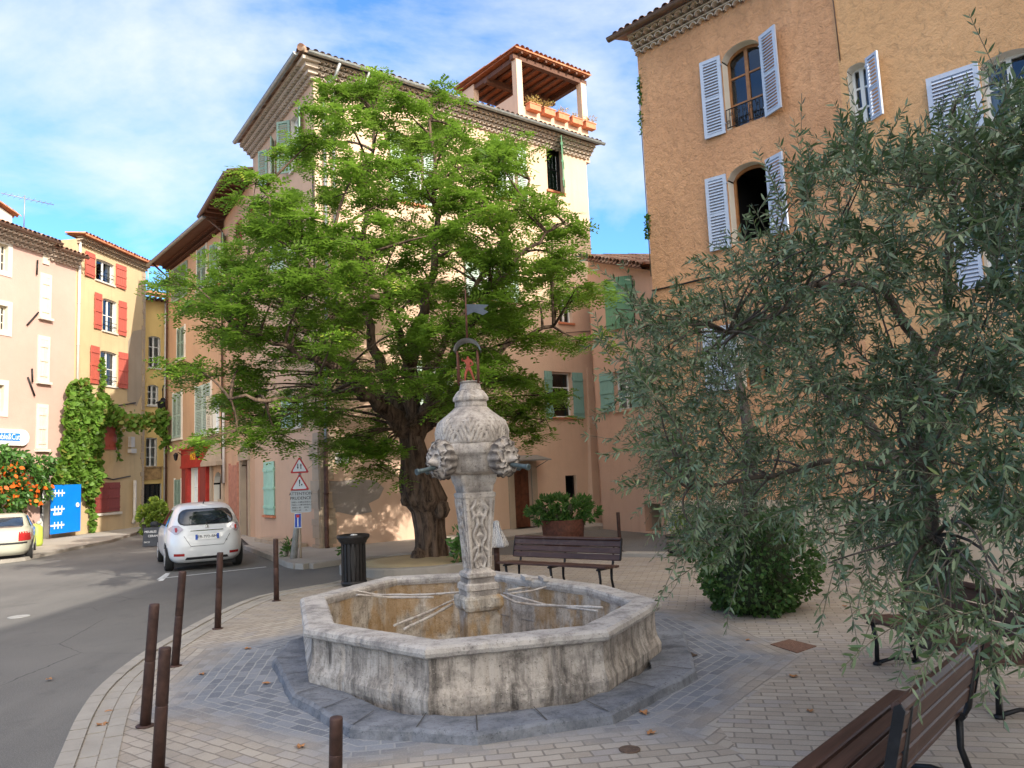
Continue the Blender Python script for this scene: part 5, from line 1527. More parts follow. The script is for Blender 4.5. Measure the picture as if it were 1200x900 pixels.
# lion heads
def lion_mesh(c, fwd, s):
    fwd = V(fwd).normalized(); up = V((0, 0, 1)); rt = fwd.cross(up) * -1
    nr, na = 34, 72; vs = []
    def g(x, y, cx, cy, sx, sy): return math.exp(-((x - cx) / sx) ** 2 - ((y - cy) / sy) ** 2)
    for i in range(nr + 1):
        r = i / nr
        for k in range(na):
            a = 2 * PI * k / na; x = r * math.cos(a); y = r * math.sin(a) * 1.08
            ax = abs(x)
            h = .62 * math.sqrt(max(0, 1 - (r * .98) ** 2)) - .12
            h += .34 * g(x, y, 0, -.18, .24, .20)                 # muzzle
            h += .10 * g(ax, y, .13, -.16, .10, .10)              # cheeks of the muzzle
            h += .14 * g(x, y, 0, .08, .09, .26)                  # nose bridge
            h += .12 * g(ax, y, .24, .27, .14, .06)               # brow
            h -= .16 * g(ax, y, .23, .14, .09, .065)              # eye sockets
            h += .07 * g(ax, y, .23, .14, .045, .035)             # eye balls
            h -= .42 * g(x, y, 0, -.42, .17, .085)                # open mouth
            h += .16 * g(x, y, 0, -.58, .16, .08)                 # chin
            h += .05 * g(x, y, 0, -.04, .10, .05)                 # nose tip
            if r > .48:
                m = min(1, (r - .48) / .12)
                nz = mnoise.noise(V((x * 2.2 + 3, y * 2.2, 1.7))) * 4
                h += m * (.075 * math.cos(11 * a + 9 * r + nz) + .06 * math.cos(7 * a - 19 * r + nz * 1.5))
                h += m * .08
            rr = 1 + .06 * math.cos(15 * a + 7 * r) * (r > .7)
            p = c + rt * (x * rr * s) + up * (y * rr * s) + fwd * (h * s)
            vs.append(p)
    fs = []
    for i in range(nr):
        for k in range(na):
            fs.append((i * na + k, i * na + (k + 1) % na, (i + 1) * na + (k + 1) % na, (i + 1) * na + k))
    base = len(vs)
    for k in range(na):
        a = 2 * PI * k / na; vs.append(c + rt * (.86 * math.cos(a) * s) + up * (.9 * math.sin(a) * s) - fwd * (.45 * s))
    for k in range(na): fs.append((nr * na + k, nr * na + (k + 1) % na, base + (k + 1) % na, base + k))
    mb = MB(); mb.add(vs, fs, 0, True); return mb
lz = (dz0 + dz1) / 2 - .0
LS = .205
for ang in (-47, 52, 138, -132):
    f = V((math.sin(rad(ang)), -math.cos(rad(ang)), 0)); c = CC + f * (R_ * 1.10) + V((0, 0, lz))
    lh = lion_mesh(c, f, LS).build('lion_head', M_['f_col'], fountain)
    mb = MB(); a = c + f * (.10) + V((0, 0, -.085)); b = c + f * (.34) + V((0, 0, -.125))
    mb.tube([a, a.lerp(b, .5), b], [.026, .024, .027], 12, caps=False); mb.tube([b, a.lerp(b, .9)], [.019, .019], 12)
    mb.tube([b - (b - a).normalized() * .03, b], [.034, .034], 12)
    mb.build('water_spout', M_['bronze'], lh)
# canopy with statue and vane
ct = V((-.50, 8.85, 0)); zc0 = zpx(447)
mb = MB()
for sx in (-1, 1):
    for sy in (-1, 1):
        mb.tube([ct + V((sx * .115, sy * .09, zc0 - .03)), ct + V((sx * .115, sy * .09, zpx(412)))], .012, 6)
mb.build('canopy_posts', M_['corten'], fountain)
mb = MB(); N = 14; vs = []; Rr = .155; zt = zpx(412)
for rr in (Rr, Rr - .012):
    for yy in (-.14, .14):
        for k in range(N + 1):
            a = PI * k / N; vs.append(ct + V((math.cos(a) * rr, yy, zt + math.sin(a) * rr * .92)))
S = N + 1; fs = []
for k in range(N):
    fs += [(k, k + 1, S + k + 1, S + k), (2 * S + k, 2 * S + k + 1, 3 * S + k + 1, 3 * S + k), (k, k + 1, 2 * S + k + 1, 2 * S + k), (S + k, S + k + 1, 3 * S + k + 1, 3 * S + k)]
mb.add(vs, fs, 0, True); mb.build('canopy_roof', M_['zinc'], fountain)
mb = MB(); mb.tube([ct + V((0, 0, zpx(398))), ct + V((-.0, 0, zpx(339)))], [.014, .008], 6); mb.build('finial_rod', M_['corten'], fountain)
mb = MB(); z1, z2 = zpx(357), zpx(371)
pts = [(0.01, z2 + .02), (.12, z2 + .05), (.25, z2 - .0), (.33, z2 + .03), (.26, (z1 + z2) / 2), (.34, z1 - .03), (.2, z1 - .01), (.01, z1 + .01)]
a = V((math.cos(rad(-20)), math.sin(rad(-20)), 0)); o_ = ct
fr = [o_ + a * x * .85 + V((0, 0, z)) + V((0, .004, 0)) for x, z in pts]; bk = [p - V((0, .008, 0)) for p in fr]; n = len(pts)
mb.add(fr + bk, [tuple(range(n)), tuple(range(2 * n - 1, n - 1, -1))] + [(i, (i + 1) % n, n + (i + 1) % n, n + i) for i in range(n)])
mb.build('weather_vane', m_plain('dark_sheet_metal', (.10, .11, .12), .6, .4, .2), fountain)
def skin_body(name, joints, edges, mat, parent=None, base=None, sub=2):
    me = bpy.data.meshes.new(name); me.from_pydata([j[0] for j in joints], edges, []); 
    o = bpy.data.objects.new(name, me); COL.objects.link(o)
    m = o.modifiers.new('skin', 'SKIN')
    if not me.skin_vertices: me.skin_vertices.new()
    sv = me.skin_vertices[0].data
    for i, j in enumerate(joints):
        r = j[1]; sv[i].radius = (r, r) if isinstance(r, (int, float)) else r
        sv[i].use_root = (i == 0)
    sm = o.modifiers.new('sub', 'SUBSURF'); sm.levels = sub; sm.render_levels = sub
    dg = bpy.context.evaluated_depsgraph_get(); dg.update()
    nm = bpy.data.meshes.new_from_object(o.evaluated_get(dg)); bpy.data.objects.remove(o); bpy.data.meshes.remove(me)
    for p in nm.polygons: p.use_smooth = True
    nm.materials.clear(); nm.materials.append(mat)
    if parent is not None: nm.transform(Matrix.Translation(-V(parent_origin(parent))))
    o = bpy.data.objects.new(name, nm); COL.objects.link(o)
    if parent is not None: o.parent = parent
    return o
s = .30 / 1.0; z0 = zc0
B = lambda x, y, z: (ct.x + x * s, ct.y + y * s, z0 + z * s)
J = [(B(0, 0, .52), .075 * s), (B(.0, 0, .66), .07 * s), (B(.0, -.02, .80), .085 * s), (B(.0, -.02, .90), .035 * s), (B(.0, -.03, 1.0), .07 * s),
     (B(-.06, 0, .48), .065 * s), (B(-.12, -.04, .26), .045 * s), (B(-.14, .0, .03), .03 * s), (B(-.16, -.08, .0), .025 * s),
     (B(.07, 0, .48), .065 * s), (B(.15, -.02, .26), .045 * s), (B(.22, .02, .03), .03 * s), (B(.24, -.06, .0), .025 * s),
     (B(-.12, -.02, .82), .045 * s), (B(-.24, -.03, .84), .033 * s), (B(-.20, -.16, .90), .025 * s),
     (B(.12, -.02, .82), .045 * s), (B(.20, -.06, .66), .033 * s), (B(.08, -.15, .60), .025 * s)]
E_ = [(0, 1), (1, 2), (2, 3), (3, 4), (0, 5), (5, 6), (6, 7), (7, 8), (0, 9), (9, 10), (10, 11), (11, 12), (2, 13), (13, 14), (14, 15), (2, 16), (16, 17), (17, 18)]
st = skin_body('statuette', J, E_, M_['statue_red'], fountain)
# limescaled iron braces in the basin
mb0 = None
def brace(pts, r=.012):
    mb = MB(); P = [G(x, y, z) for x, y, z in pts]; out = []; R2_ = []
    for a, b in zip(P[:-1], P[1:]):
        for k in range(6):
            out.append(a.lerp(b, k / 6)); R2_.append(r * random.uniform(.8, 1.5))
    out.append(P[-1]); R2_.append(r)
    mb.tube(out, R2_, 8, jit=.12); mb.build('iron_brace', M_['lime'], fountain)
random.seed(9)
brace([(416, 692, .58), (440, 697, .5), (500, 697, .5), (538, 694, .52)])
brace([(418, 697, .58), (455, 700, .48), (508, 700, .48)])
brace([(533, 702, .5), (500, 718, .5), (462, 733, .57)])
brace([(530, 708, .5), (505, 722, .5), (474, 737, .57)])
brace([(586, 697, .5), (604, 706, .47), (628, 709, .47), (706, 712, .57)])
brace([(590, 695, .5), (640, 709, .45), (700, 716, .57)])
brace([(594, 692, .52), (620, 688, .5), (646, 676, .59)])
brace([(597, 696, .5), (625, 692, .5), (665, 680, .6)])
mb = MB()
for (x, y) in ((616, 678), (637, 679.5)):
    p = G(x, y, .605); mb.box(p + V((0, 0, .02)), .07, .30, .04, (V((.98, .2, 0)), V((-.2, .98, 0)), V((0, 0, 1))))
mb.build('brace_clamp', M_['lime'], fountain)

# ------------------------------------------------------------------ BENCHES
M_['slat'] = None
def m_slat():
    t = NT('stained_bench_wood')
    tcn = t.n.new('ShaderNodeTexCoord'); sc = t.scale(tcn.outputs['Object'], (1.2, 22, 22))
    g = t.noise(1.6, 6, .65, vec=sc)
    c = t.mix(t.ramp(g, [(.35, 0), (.7, 1)]), (.045, .020, .015), (.095, .047, .034))
    c = t.mix(t.ramp(t.noise(5, 5, .7, vec=tcn.outputs['Object']), [(.55, 0), (.75, .5)]), c, (.15, .11, .09))
    t.bump(g, .3, .004)
    return t.fin(c, .5, 0, .4)
M_['slat'] = m_slat()
def make_bench(L, label):
    t = thing('park_bench', label, 'bench', (0, 0, 0), 'dark slatted benches round the fountain')
    # x along, front is -y
    for k, y in enumerate((-.20, -.09, .02, .13)):
        mb = MB(); mb.cbox((0, y, .43 - .008 * k), L, .097, .036, None, .008); mb.build('seat_slat', M_['slat'], t)
    tilt = rad(14); ax = (V((1, 0, 0)), V((0, math.sin(tilt), math.cos(tilt))), V((0, -math.cos(tilt), math.sin(tilt))))
    for k in range(3):
        z = .53 + k * .105; mb = MB(); mb.cbox(V((0, .215 + (z - .5) * math.tan(tilt), z)), L, .097, .034, ax, .008); mb.build('back_slat', M_['slat'], t)
    mb = MB(); mb.cbox(V((0, .215 + .315 * math.tan(tilt) - .01, .815)), L, .06, .06, ax, .02); mb.build('top_rail', M_['slat'], t)
    for x in (-L / 2 + .14, L / 2 - .14, 0) if L > 1.9 else (-L / 2 + .14, L / 2 - .14):
        mb = MB()
        mb.tube([(x, -.24, .395), (x, .19, .38), (x, .225, .45), (x, .30, .80)], [.018, .02, .02, .014], 8)
        mb.cbox((x, -.02, .388), .05, .46, .03)
        fl = [(x, -.20, .39), (x, -.175, .22), (x, -.19, .02)]; bl = [(x, .17, .39), (x, .16, .2), (x, .21, .02)]
        mb.tube(fl, [.024, .02, .022], 8); mb.tube(bl, [.024, .02, .022], 8)
        mb.tube([(x, -.19, .02), (x, -.02, .05), (x, .21, .02)], [.02, .016, .02], 8)
        mb.lathe([(.04, 0), (.04, .02), (.02, .03)], (x, -.19, 0), 10); mb.lathe([(.04, 0), (.04, .02), (.02, .03)], (x, .21, 0), 10)
        mb.build('leg_frame', M_['iron'], t)
    for x in (-L / 2, L / 2):
        mb = MB()
        for k in range(3):
            z = .53 + k * .105
        c = V((x, .215 + (.665 - .5) * math.tan(tilt), .66)); s_ = 1 if x > 0 else -1
        mb.cbox(c + V((s_ * .006, 0, .0)), .012, .36, .05, (V((1, 0, 0)), ax[1], ax[2]), .02); mb.build('end_plate', M_['iron'], t)
    return t
def place(o, a, b, along='front'):
    """front edge of seat runs from a to b (world, as seen from the front: left to right)"""
    d = (b - a); d.z = 0; d.normalize(); rz = math.atan2(d.y, d.x); mid = (a + b) / 2
    n = V((-d.y, d.x, 0)); o.location = (mid.x + n.x * .25, mid.y + n.y * .25, .014); o.rotation_euler = (0, 0, rz)
b1 = make_bench(2.15, 'long dark slatted bench behind the fountain, in front of the rusty planter')
place(b1, V((-.40, 13.45, 0)), V((1.32, 12.1, 0)))
b2 = make_bench(1.9, 'dark slatted bench on the right, half hidden by hanging olive branches')
place(b2, V((3.28, 7.72, 0)), V((3.46, 5.82, 0)))
b3 = make_bench(1.62, 'brown slatted bench in the bottom right corner, nearest to the viewer')
place(b3, V((2.41, 5.27, 0)), V((1.32, 4.07, 0)))

# ------------------------------------------------------------------ BOLLARDS
M_['bollard'] = m_plain('rusty_bollard_paint', (.062, .032, .025), .6, .2, .35, 12, .3)
def make_bollard():
    t = thing('bollard', 'x', 'bollard', (0, 0, 0), 'rusty brown steel bollards along the kerb')
    mb = MB()
    prof = [(.044, 0), (.043, .55), (.043, .552), (.040, .556), (.040, .562), (.043, .566), (.042, 1.0), (.0425, 1.04), (.039, 1.06), (.0, 1.065)]
    mb.lathe(prof, (0, 0, 0), 16); mb.build('post', M_['bollard'], t)
    mb = MB(); mb.lathe([(.075, 0), (.075, .008), (.05, .014)], (0, 0, 0), 16); mb.build('foot_collar', M_['bollard'], t)
    return t
bol = make_bollard()
bdat = [(170, 853, 181, 707, 'rusty bollard at the road edge on the left, second nearest and farthest left'),
        (185, 906, 193.5, 758, 'rusty bollard crossing the lower left edge, nearest of the leaning row'),
        (205, 782, 214, 669, 'rusty bollard third along the curved kerb, leaning to the right'),
        (255, 738, 258, 647, 'rusty bollard standing in front of the white car right wheel'),
        (324, 705, 323, 631, 'rusty bollard nearest the street corner, standing upright by the kerb'),
        (393, 935, 394, 840, 'short looking rusty bollard at the bottom edge, in front of the fountain'),
        (727, 646, 724, 600, 'thin rusty bollard against the pink wall, right of the planter')]
for i, (x0, y0, x1, y1, lab) in enumerate(bdat):
    p = G(x0, y0); p.z = .014
    o = bol if i == 0 else copy_thing(bol, p)
    o.location = p; o['label'] = lab
    # lean measured from the photograph
    q = atY(x1, y1, p.y); h = max(.6, q.z - p.z); sc = (q - p).length / 1.065
    o.rotation_euler = (0, math.atan2(q.x - p.x, q.z - p.z), 0)
    o.scale = (1, 1, sc)
# post carrying the cloth, beside the fountain column
p = G(583, 672); p.z = .014
o = copy_thing(bol, p); o['label'] = 'rusty bollard with a cloth draped over its top, right of the fountain column'
zt_ = atY(581, 629, p.y).z; o.scale = (1.3, 1.3, zt_ / 1.065)
M_['cloth'] = None
def m_cloth():
    t = NT('striped_cloth'); w = t.n.new('ShaderNodeTexWave'); w.inputs['Scale'].default_value = 14; w.inputs['Distortion'].default_value = 6
    t.set(w.inputs['Vector'], t.pos)
    c = t.ramp(w.outputs['Fac'], [(.0, (.05, .06, .09)), (.3, (.10, .11, .15)), (.42, (.62, .60, .58)), (1, (.7, .68, .66))]); return t.fin(c, .9, 0, .1)
M_['cloth'] = m_cloth()
mb = MB()
prof = [(.0, zt_ + .32), (.05, zt_ + .30), (.06, zt_ + .2), (.10, zt_ + .08), (.15, zt_ - .05), (.19, zt_ - .16), (.17, zt_ - .2)]
mb.lathe(prof, (p.x + .02, p.y, 0), 40, fn=lambda a, z: 1 + .22 * math.sin(5 * a) + .1 * math.sin(11 * a + z * 9))
tag(mb.build('draped_cloth', M_['cloth'], None, (p.x, p.y, zt_)), 'white and navy striped cloth hung over the post by the fountain column', 'cloth')

# ------------------------------------------------------------------ LITTER BIN
bp = G(415, 687); bp.z = .014
bin_ = thing('litter_bin', 'black slatted litter bin with flared rim beside the fountain', 'litter bin', bp)
Hb = atY(418, 626, bp.y).z - bp.z
M_['bin'] = m_plain('black_bin_plastic', (.018, .016, .016), .5, .2, .3, 14, .2)
mb = MB()
for k in range(18):
    a = 2 * PI * k / 18; d = V((math.cos(a), math.sin(a), 0)); e = V((-d.y, d.x, 0))
    mb.box(bp + d * .215 + V((0, 0, .1 + (Hb - .25) / 2)), .018, .05, Hb - .25, (d, e, V((0, 0, 1))))
mb.build('slats', M_['bin'], bin_)
mb = MB(); mb.lathe([(.19, .08), (.205, .1), (.205, Hb - .15), (.0, Hb - .16)], bp, 28); mb.build('liner', M_['bin'], bin_)
mb = MB(); mb.lathe([(.19, .0), (.235, .03), (.235, .09), (.2, .1)], bp, 28, fn=lambda a, z: 1 + .03 * math.cos(8 * a)); mb.build('base', M_['bin'], bin_)
mb = MB(); mb.lathe([(.21, Hb - .17), (.245, Hb - .15), (.25, Hb - .12), (.30, Hb - .06), (.305, Hb - .02), (.29, Hb), (.24, Hb), (.22, Hb - .05), (.0, Hb - .06)], bp, 32, fn=lambda a, z: 1 + .012 * math.cos(8 * a)); mb.build('rim', M_['bin'], bin_)
mb = MB()
mb.lathe([(0, .06), (.05, .05), (.07, .02), (.05, 0), (0, 0)], bp + V((.02, -.05, Hb - .05)), 12, fn=lambda a, z: 1 + .3 * math.sin(3 * a)); tag(mb.build('crumpled_paper', M_['white'], None, bp + V((.02, -.05, Hb - .05))), 'crumpled white paper lying in the top of the litter bin', 'litter')

# ------------------------------------------------------------------ ROAD SIGNS
sp_ = G(347, 654, .12)
post = thing('road_sign', 'grey post with two red bordered triangle signs and white text board at the corner', 'road sign', sp_)
Yp = sp_.y
def zY(py, px=350): return atY(px, py, Yp).z
def xY(px, py=580): return atY(px, py, Yp).x
M_['galv'] = m_plain('galvanised_post', (.42, .42, .40), .55, .3, .2, 9)
M_['sign_red'] = m_plain('sign_red', (.55, .03, .03), .4, 0, .05)
M_['sign_blue2'] = m_plain('sign_blue_deep', (.02, .07, .42), .4, 0, .05)
mb = MB(); mb.tube([(xY(344, 650), Yp, .12), (xY(349, 600), Yp, zY(600)), (xY(352, 535), Yp, zY(536))], [.09, .055, .035], 12); mb.build('post', M_['galv'], post)
mb = MB(); mb.tube([(xY(353, 652), Yp - .05, .12), (xY(352, 615), Yp - .05, zY(615))], [.03, .03], 8); mb.build('brace_stake', M_['stone_trim'], post)
Fm = lambda x, z, y=0.0: Matrix(((1, 0, 0, x), (0, 0, -1, Yp - .09 - y), (0, 1, 0, z), (0, 0, 0, 1)))
def tri(cx, zb, s, t=.02, y=0.0, rnd=.12):
    """rounded triangle prism facing -y"""
    hh = s * .866; C = [(-s / 2, 0), (s / 2, 0), (0, hh)]; ctr = (0, hh / 3); pts = []
    for i, (x, z) in enumerate(C):
        vx, vz = x - ctr[0], z - ctr[1]; L = math.hypot(vx, vz); ux, uz = vx / L, vz / L; r = s * rnd * .5; c0 = (x - ux * 2 * r, z - uz * 2 * r); a0 = math.atan2(uz, ux)
        for k in range(-3, 4): a = a0 + k * rad(60) / 3; pts.append((c0[0] + math.cos(a) * r, c0[1] + math.sin(a) * r))
    n = len(pts); vs = [(cx + x, Yp - .09 - y, zb + z) for x, z in pts] + [(cx + x, Yp - .09 - y + t, zb + z) for x, z in pts]
    mb = MB(); mb.add(vs, [tuple(range(n)), tuple(range(2 * n - 1, n - 1, -1))] + [(i, n + i, n + (i + 1) % n, (i + 1) % n) for i in range(n)]); return mb
for (x0, x1, yt, yb, kind) in ((342.5, 362.5, 536, 554.5, 'arrows'), (342.5, 362.5, 556, 575, 'bang')):
    cx = (xY(x0) + xY(x1)) / 2; zb = zY(yb); s_ = (zY(yt) - zb) / .866 * 1.06
    pn = tri(cx, zb, s_).build('triangle_sign', M_['sign_red'], post)
    tri(cx, zb + s_ * .085, s_ * .74, .01, .004, .1).build('sign_face', M_['white'], pn)
    zc = zb + s_ * .33; mb = MB(); y_ = Yp - .09 - .010
    def flat(pts): 
        n = len(pts); vs = [(cx + x * s_, y_, zc + z * s_) for x, z in pts] + [(cx + x * s_, y_ + .006, zc + z * s_) for x, z in pts]
        mb.add(vs, [tuple(range(n)), tuple(range(2 * n - 1, n - 1, -1))] + [(i, n + i, n + (i + 1) % n, (i + 1) % n) for i in range(n)])
    if kind == 'arrows':
        flat([(-.10, .16), (-.06, .16), (-.06, -.02), (-.03, -.02), (-.08, -.12), (-.13, -.02), (-.10, -.02)])
        flat([(.10, -.12), (.06, -.12), (.06, .06), (.03, .06), (.08, .16), (.13, .06), (.10, .06)])
    else:
        flat([(-.03, .22), (.03, .22), (.018, -.02), (-.018, -.02)]); flat([(-.022, -.05), (.022, -.05), (.022, -.10), (-.022, -.10)])
        flat([(.07, -.02), (.12, .02), (.15, -.03), (.12, -.07), (.08, -.07)])
    mb.build('sign_symbol', M_['black'], pn)
x0, x1, zt, zb = xY(341.5), xY(365.5), zY(574.5), zY(600.5)
mb = MB(); mb.cbox(((x0 + x1) / 2, Yp - .08, (zt + zb) / 2), .02, x1 - x0, zt - zb, (V((0, 1, 0)), V((-1, 0, 0)), V((0, 0, 1))), .03)
bd = mb.build('text_board', m_plain('grey_white_board', (.55, .55, .53), .5, 0, .05), post)
w_ = x1 - x0; h_ = zt - zb; cx = (x0 + x1) / 2
text_mesh('lettering', 'ATTENTION', h_ * .19, Fm(cx, zt - h_ * .16, .003), M_['black'], bd, .001)
text_mesh('lettering', 'PRUDENCE', h_ * .19, Fm(cx, zt - h_ * .36, .003), M_['black'], bd, .001)
for k, (a, b) in enumerate((('5000 x 0.80', 'PANNEAU'), ('7000 x 1.00', 'PANNEAU'), ('8000 x 60', 'SENS'), ('5000 x 60', 'VL'))):
    text_mesh('small_lettering', a, h_ * .10, Fm(cx - w_ * .2, zt - h_ * (.54 + .12 * k), .003), M_['black'], bd, .001); text_mesh('small_lettering', b, h_ * .10, Fm(cx + w_ * .27, zt - h_ * (.54 + .12 * k), .003), M_['black'], bd, .001)
x0, x1, zt, zb = xY(346), xY(354), zY(601), zY(618.5); cx = (x0 + x1) / 2
mb = MB(); mb.box((cx, Yp - .08, (zt + zb) / 2), x1 - x0, .02, zt - zb); nr_ = mb.build('dead_end_sign', M_['white'], post)
mb = MB(); mb.box((cx, Yp - .093, (zt + zb) / 2), (x1 - x0) * .86, .006, (zt - zb) * .9); mb.build('blue_face', M_['sign_blue2'], nr_)
mb = MB(); mb.box((cx, Yp - .098, (zt + zb) / 2 - .03), .025, .004, (zt - zb) * .65); mb.build('white_bar', M_['white'], nr_)
mb = MB(); mb.box((cx, Yp - .099, zt - (zt - zb) * .2), .08, .006, .07); mb.build('red_bar', M_['sign_red'], nr_)

# ------------------------------------------------------------------ PLANTERS, GRATES, SMALL STREET THINGS
pp = G(661, 640); pp.z = 0.014
planter = thing('planter', 'large rusty steel planter behind the bench, filled with a leafy shrub', 'planter', pp)
r_ = (atY(687, 615, pp.y).x - atY(635, 615, pp.y).x) / 2; zp_ = atY(661, 609, pp.y).z
mb = MB(); mb.lathe([(r_ * .86, 0), (r_, zp_), (r_ * .96, zp_), (r_ * .95, zp_ - .08), (0, zp_ - .08)], pp, 40); mb.build('pot', M_['corten'], planter)
PLANTER = (pp, r_, zp_)
bq = G(801, 651); bq.z = .014
barrel = thing('barrel_planter', 'half wooden barrel with iron hoops planted with a sparse bush', 'planter', bq)
rb_ = (atY(819, 630, bq.y).x - atY(781, 630, bq.y).x) / 2; zb_r = atY(800, 627, bq.y).z
M_['barrel'] = m_plain('grey_barrel_staves', (.20, .15, .11), .8, 0, .35, 14, .4)
mb = MB(); mb.lathe([(rb_ * .85, 0), (rb_ * .97, zb_r * .5), (rb_, zb_r), (rb_ * .93, zb_r), (rb_ * .93, zb_r - .06), (0, zb_r - .06)], bq, 48, fn=lambda a, z: 1 - .02 * (abs((a / (2 * PI) * 22) % 1 - .5) > .44)); mb.build('staves', M_['barrel'], barrel)
for f_ in (.15, .5, .88):
    mb = MB(); rr = rb_ * (.885 + .11 * min(1, f_ * 1.4)) + .008; mb.lathe([(rr, zb_r * f_), (rr + .006, zb_r * f_), (rr + .006, zb_r * f_ + .05), (rr, zb_r * f_ + .05)], bq, 40); mb.build('hoop', M_['iron'], barrel)
BARREL = (bq, rb_, zb_r)
# tree pit
TP = V((-2.25, 16.95, 0))
mb = MB(); random.seed(2)
RP = 1.62
mb.lathe([(RP + .0, 0.0), (RP, .17), (RP - .02, .19), (RP - .2, .19), (RP - .22, .15)], TP, 48, smooth=False, fn=lambda a, z: 1 + .006 * math.sin(9 * a) - (.012 if abs((a * 14 / (2 * PI)) % 1 - .5) > .47 else 0))
struct(mb.build('tree_pit_kerb', M_['kerb']))
mb = MB(); mb.lathe([(RP - .2, .15), (RP * .5, .2), (.2, .24), (0, .24)], TP, 32); struct(mb.build('tree_pit_sand', m_plaster('yellow_sand', (.40, .31, .18), (.32, .25, .15), big=1.5, bump=.6, streak=0)))
def flat_disc(c, r, z, mat, name, label, cat, fn=None, seg=28):
    mb = MB(); mb.lathe([(r, 0), (r, .006), (r * .9, .008), (0, .008)], (c.x, c.y, z), seg, smooth=False); o = mb.build(name, mat, None, (c.x, c.y, z)); tag(o, label, cat); return o
M_['castiron'] = m_plain('rusty_cast_cover', (.13, .085, .06), .7, .3, .35, 30, .8)
flat_disc(G(738, 881), .075, .014, M_['castiron'], 'manhole_cover', 'small round iron cover in the pavers at the bottom centre right', 'manhole cover')
flat_disc(G(22, 723), .16, .003, m_plain('light_cover', (.3, .3, .29), .6, .2, .3, 20), 'manhole_cover', 'small pale round cover in the road on the far left', 'manhole cover')
mb = MB(); q = [G(x, y) for x, y in ((903, 757), (925, 751), (957, 759), (934, 767))]
mb.add([(p.x, p.y, .020) for p in q] + [(p.x, p.y, .012) for p in q], ((0, 1, 2, 3), (0, 4, 5, 1), (1, 5, 6, 2), (2, 6, 7, 3), (3, 7, 4, 0)))
tag(mb.build('manhole_cover', m_plain('rust_plate', (.19, .10, .065), .8, .1, .3, 40, .8), None, (q[0].x, q[0].y, .012)), 'square rust brown metal cover in the pavers in front of the ivy clad trunk', 'manhole cover')
q = [G(x, y) for x, y in ((788, 764), (800, 761), (818, 770), (803, 774))]
mb = MB(); a, b, c, d = q
mb.add([(p.x, p.y, .016) for p in q], ((0, 1, 2, 3),)); base_g = mb.build('drain_grate', M_['black'], None, (a.x, a.y, .012)); tag(base_g, 'small slotted iron drain grate on the right of the fountain step', 'drain grate')
mb = MB()
for k in range(7):
    t0 = (k + .15) / 7; t1 = (k + .6) / 7; p0, p1, p2, p3 = a.lerp(b, t0), a.lerp(b, t1), d.lerp(c, t1), d.lerp(c, t0)
    mb.add([(p.x, p.y, .021) for p in (p0, p1, p2, p3)], ((0, 1, 2, 3),))
for t0, t1 in ((0, .08), (.46, .54), (.92, 1)):
    mb.add([(p.x, p.y, .0235) for p in (a.lerp(d, t0), b.lerp(c, t0), b.lerp(c, t1), a.lerp(d, t1))], ((0, 1, 2, 3),))
mb.build('bars', M_['castiron'], base_g)
# blue panel door leaning by the vine
bl = [WC.uz(x, y, .5) for x, y in ((58, 625), (95, 624), (94.5, 568), (63, 568))]
mb = MB()
za = WC.uz(78, 624, .5)[1]; zb2 = WC.uz(78, 568, .5)[1]; u0 = WC.uz(60, 600, .5)[0]; u1 = WC.uz(94, 600, .5)[0]
mb.wbox(WC, u0, u1, max(.12, za), zb2, .46, .52)
bd = mb.build('blue_door', m_plain('bright_blue_paint', (.0, .20, .72), .45, 0, .06, 2), None, WC.P(u0, 0.1, .5)); tag(bd, 'bright blue wooden gate with white hinges below the climbing vine', 'gate')
for f_ in (.17, .5, .83):
    z = za + (zb2 - za) * f_; mb = MB(); mb.wbox(WC, u0 - .05, u0 + (u1 - u0) * .42, z - .035, z + .035, .52, .535)
    for k in range(3): mb.wbox(WC, u0 + .15 + k * .2, u0 + .19 + k * .2, z - .14, z + .14, .52, .532)
    mb.build('hinge', M_['white'], bd)
mb = MB(); mb.wbox(WC, u0 + .1, u0 + .55, za + (zb2 - za) * .38, za + (zb2 - za) * .43, .52, .53); mb.build('name_plate', M_['white'], bd)
mb = MB(); c = WC.P(u1 - .22, za + (zb2 - za) * .56, .53); mb.lathe([(.1, 0), (.1, .02), (.06, .03), (.06, 0)], c, 16, ax=(WC.u, V((0, 0, 1)), WC.n)); mb.build('ring_handle', M_['white'], bd)
# wall lantern on the yellow house
c = WY.P(WY.uz(180, 480)[0], heightat(WY, 180, 480), .9); lan = thing('wall_lantern', 'black wrought iron lantern hanging from a bracket on the yellow house', 'lantern', c)
m = MB(); zt = heightat(WY, 180, 459)
m.tube([WY.P(WY.uz(190, 462)[0], zt + .1, .02), WY.P(WY.uz(186, 459)[0], zt + .3, .5), WY.P(WY.uz(180, 459)[0], zt + .1, .9), c + V((0, 0, .5))], .03, 6); m.build('bracket', M_['iron'], lan)
m = MB(); m.lathe([(0, .55), (.1, .5), (.16, .38), (.36, .3), (.36, .26), (.3, .24), (.2, -.25), (.12, -.3), (0, -.33)], c, 6, smooth=False); m.build('lantern_body', M_['iron'], lan)
# small things by the pink houses
pc = G(50, 628, .1); pot1 = thing('plant_pot', 'grey pot with a small green plant by the shop door left of the blue gate', 'plant pot', pc)
mb = MB(); mb.lathe([(.22, 0), (.33, .75), (.3, .75), (.28, .65), (0, .65)], pc, 20); mb.build('pot', m_plain('grey_pot', (.16, .17, .17), .7, 0, .2), pot1)
POT1 = (pc, .33, .7)
gp = G(42, 640, .1); mb = MB(); mb.lathe([(.18, 0), (.22, .1), (.2, .65), (.08, .78), (0, .78)], gp, 16); tag(mb.build('gas_bottle', m_plain('lime_green_can', (.42, .52, .08), .5, 0, .1), None, gp), 'lime green cylinder standing on the kerb behind the beige car', 'container')
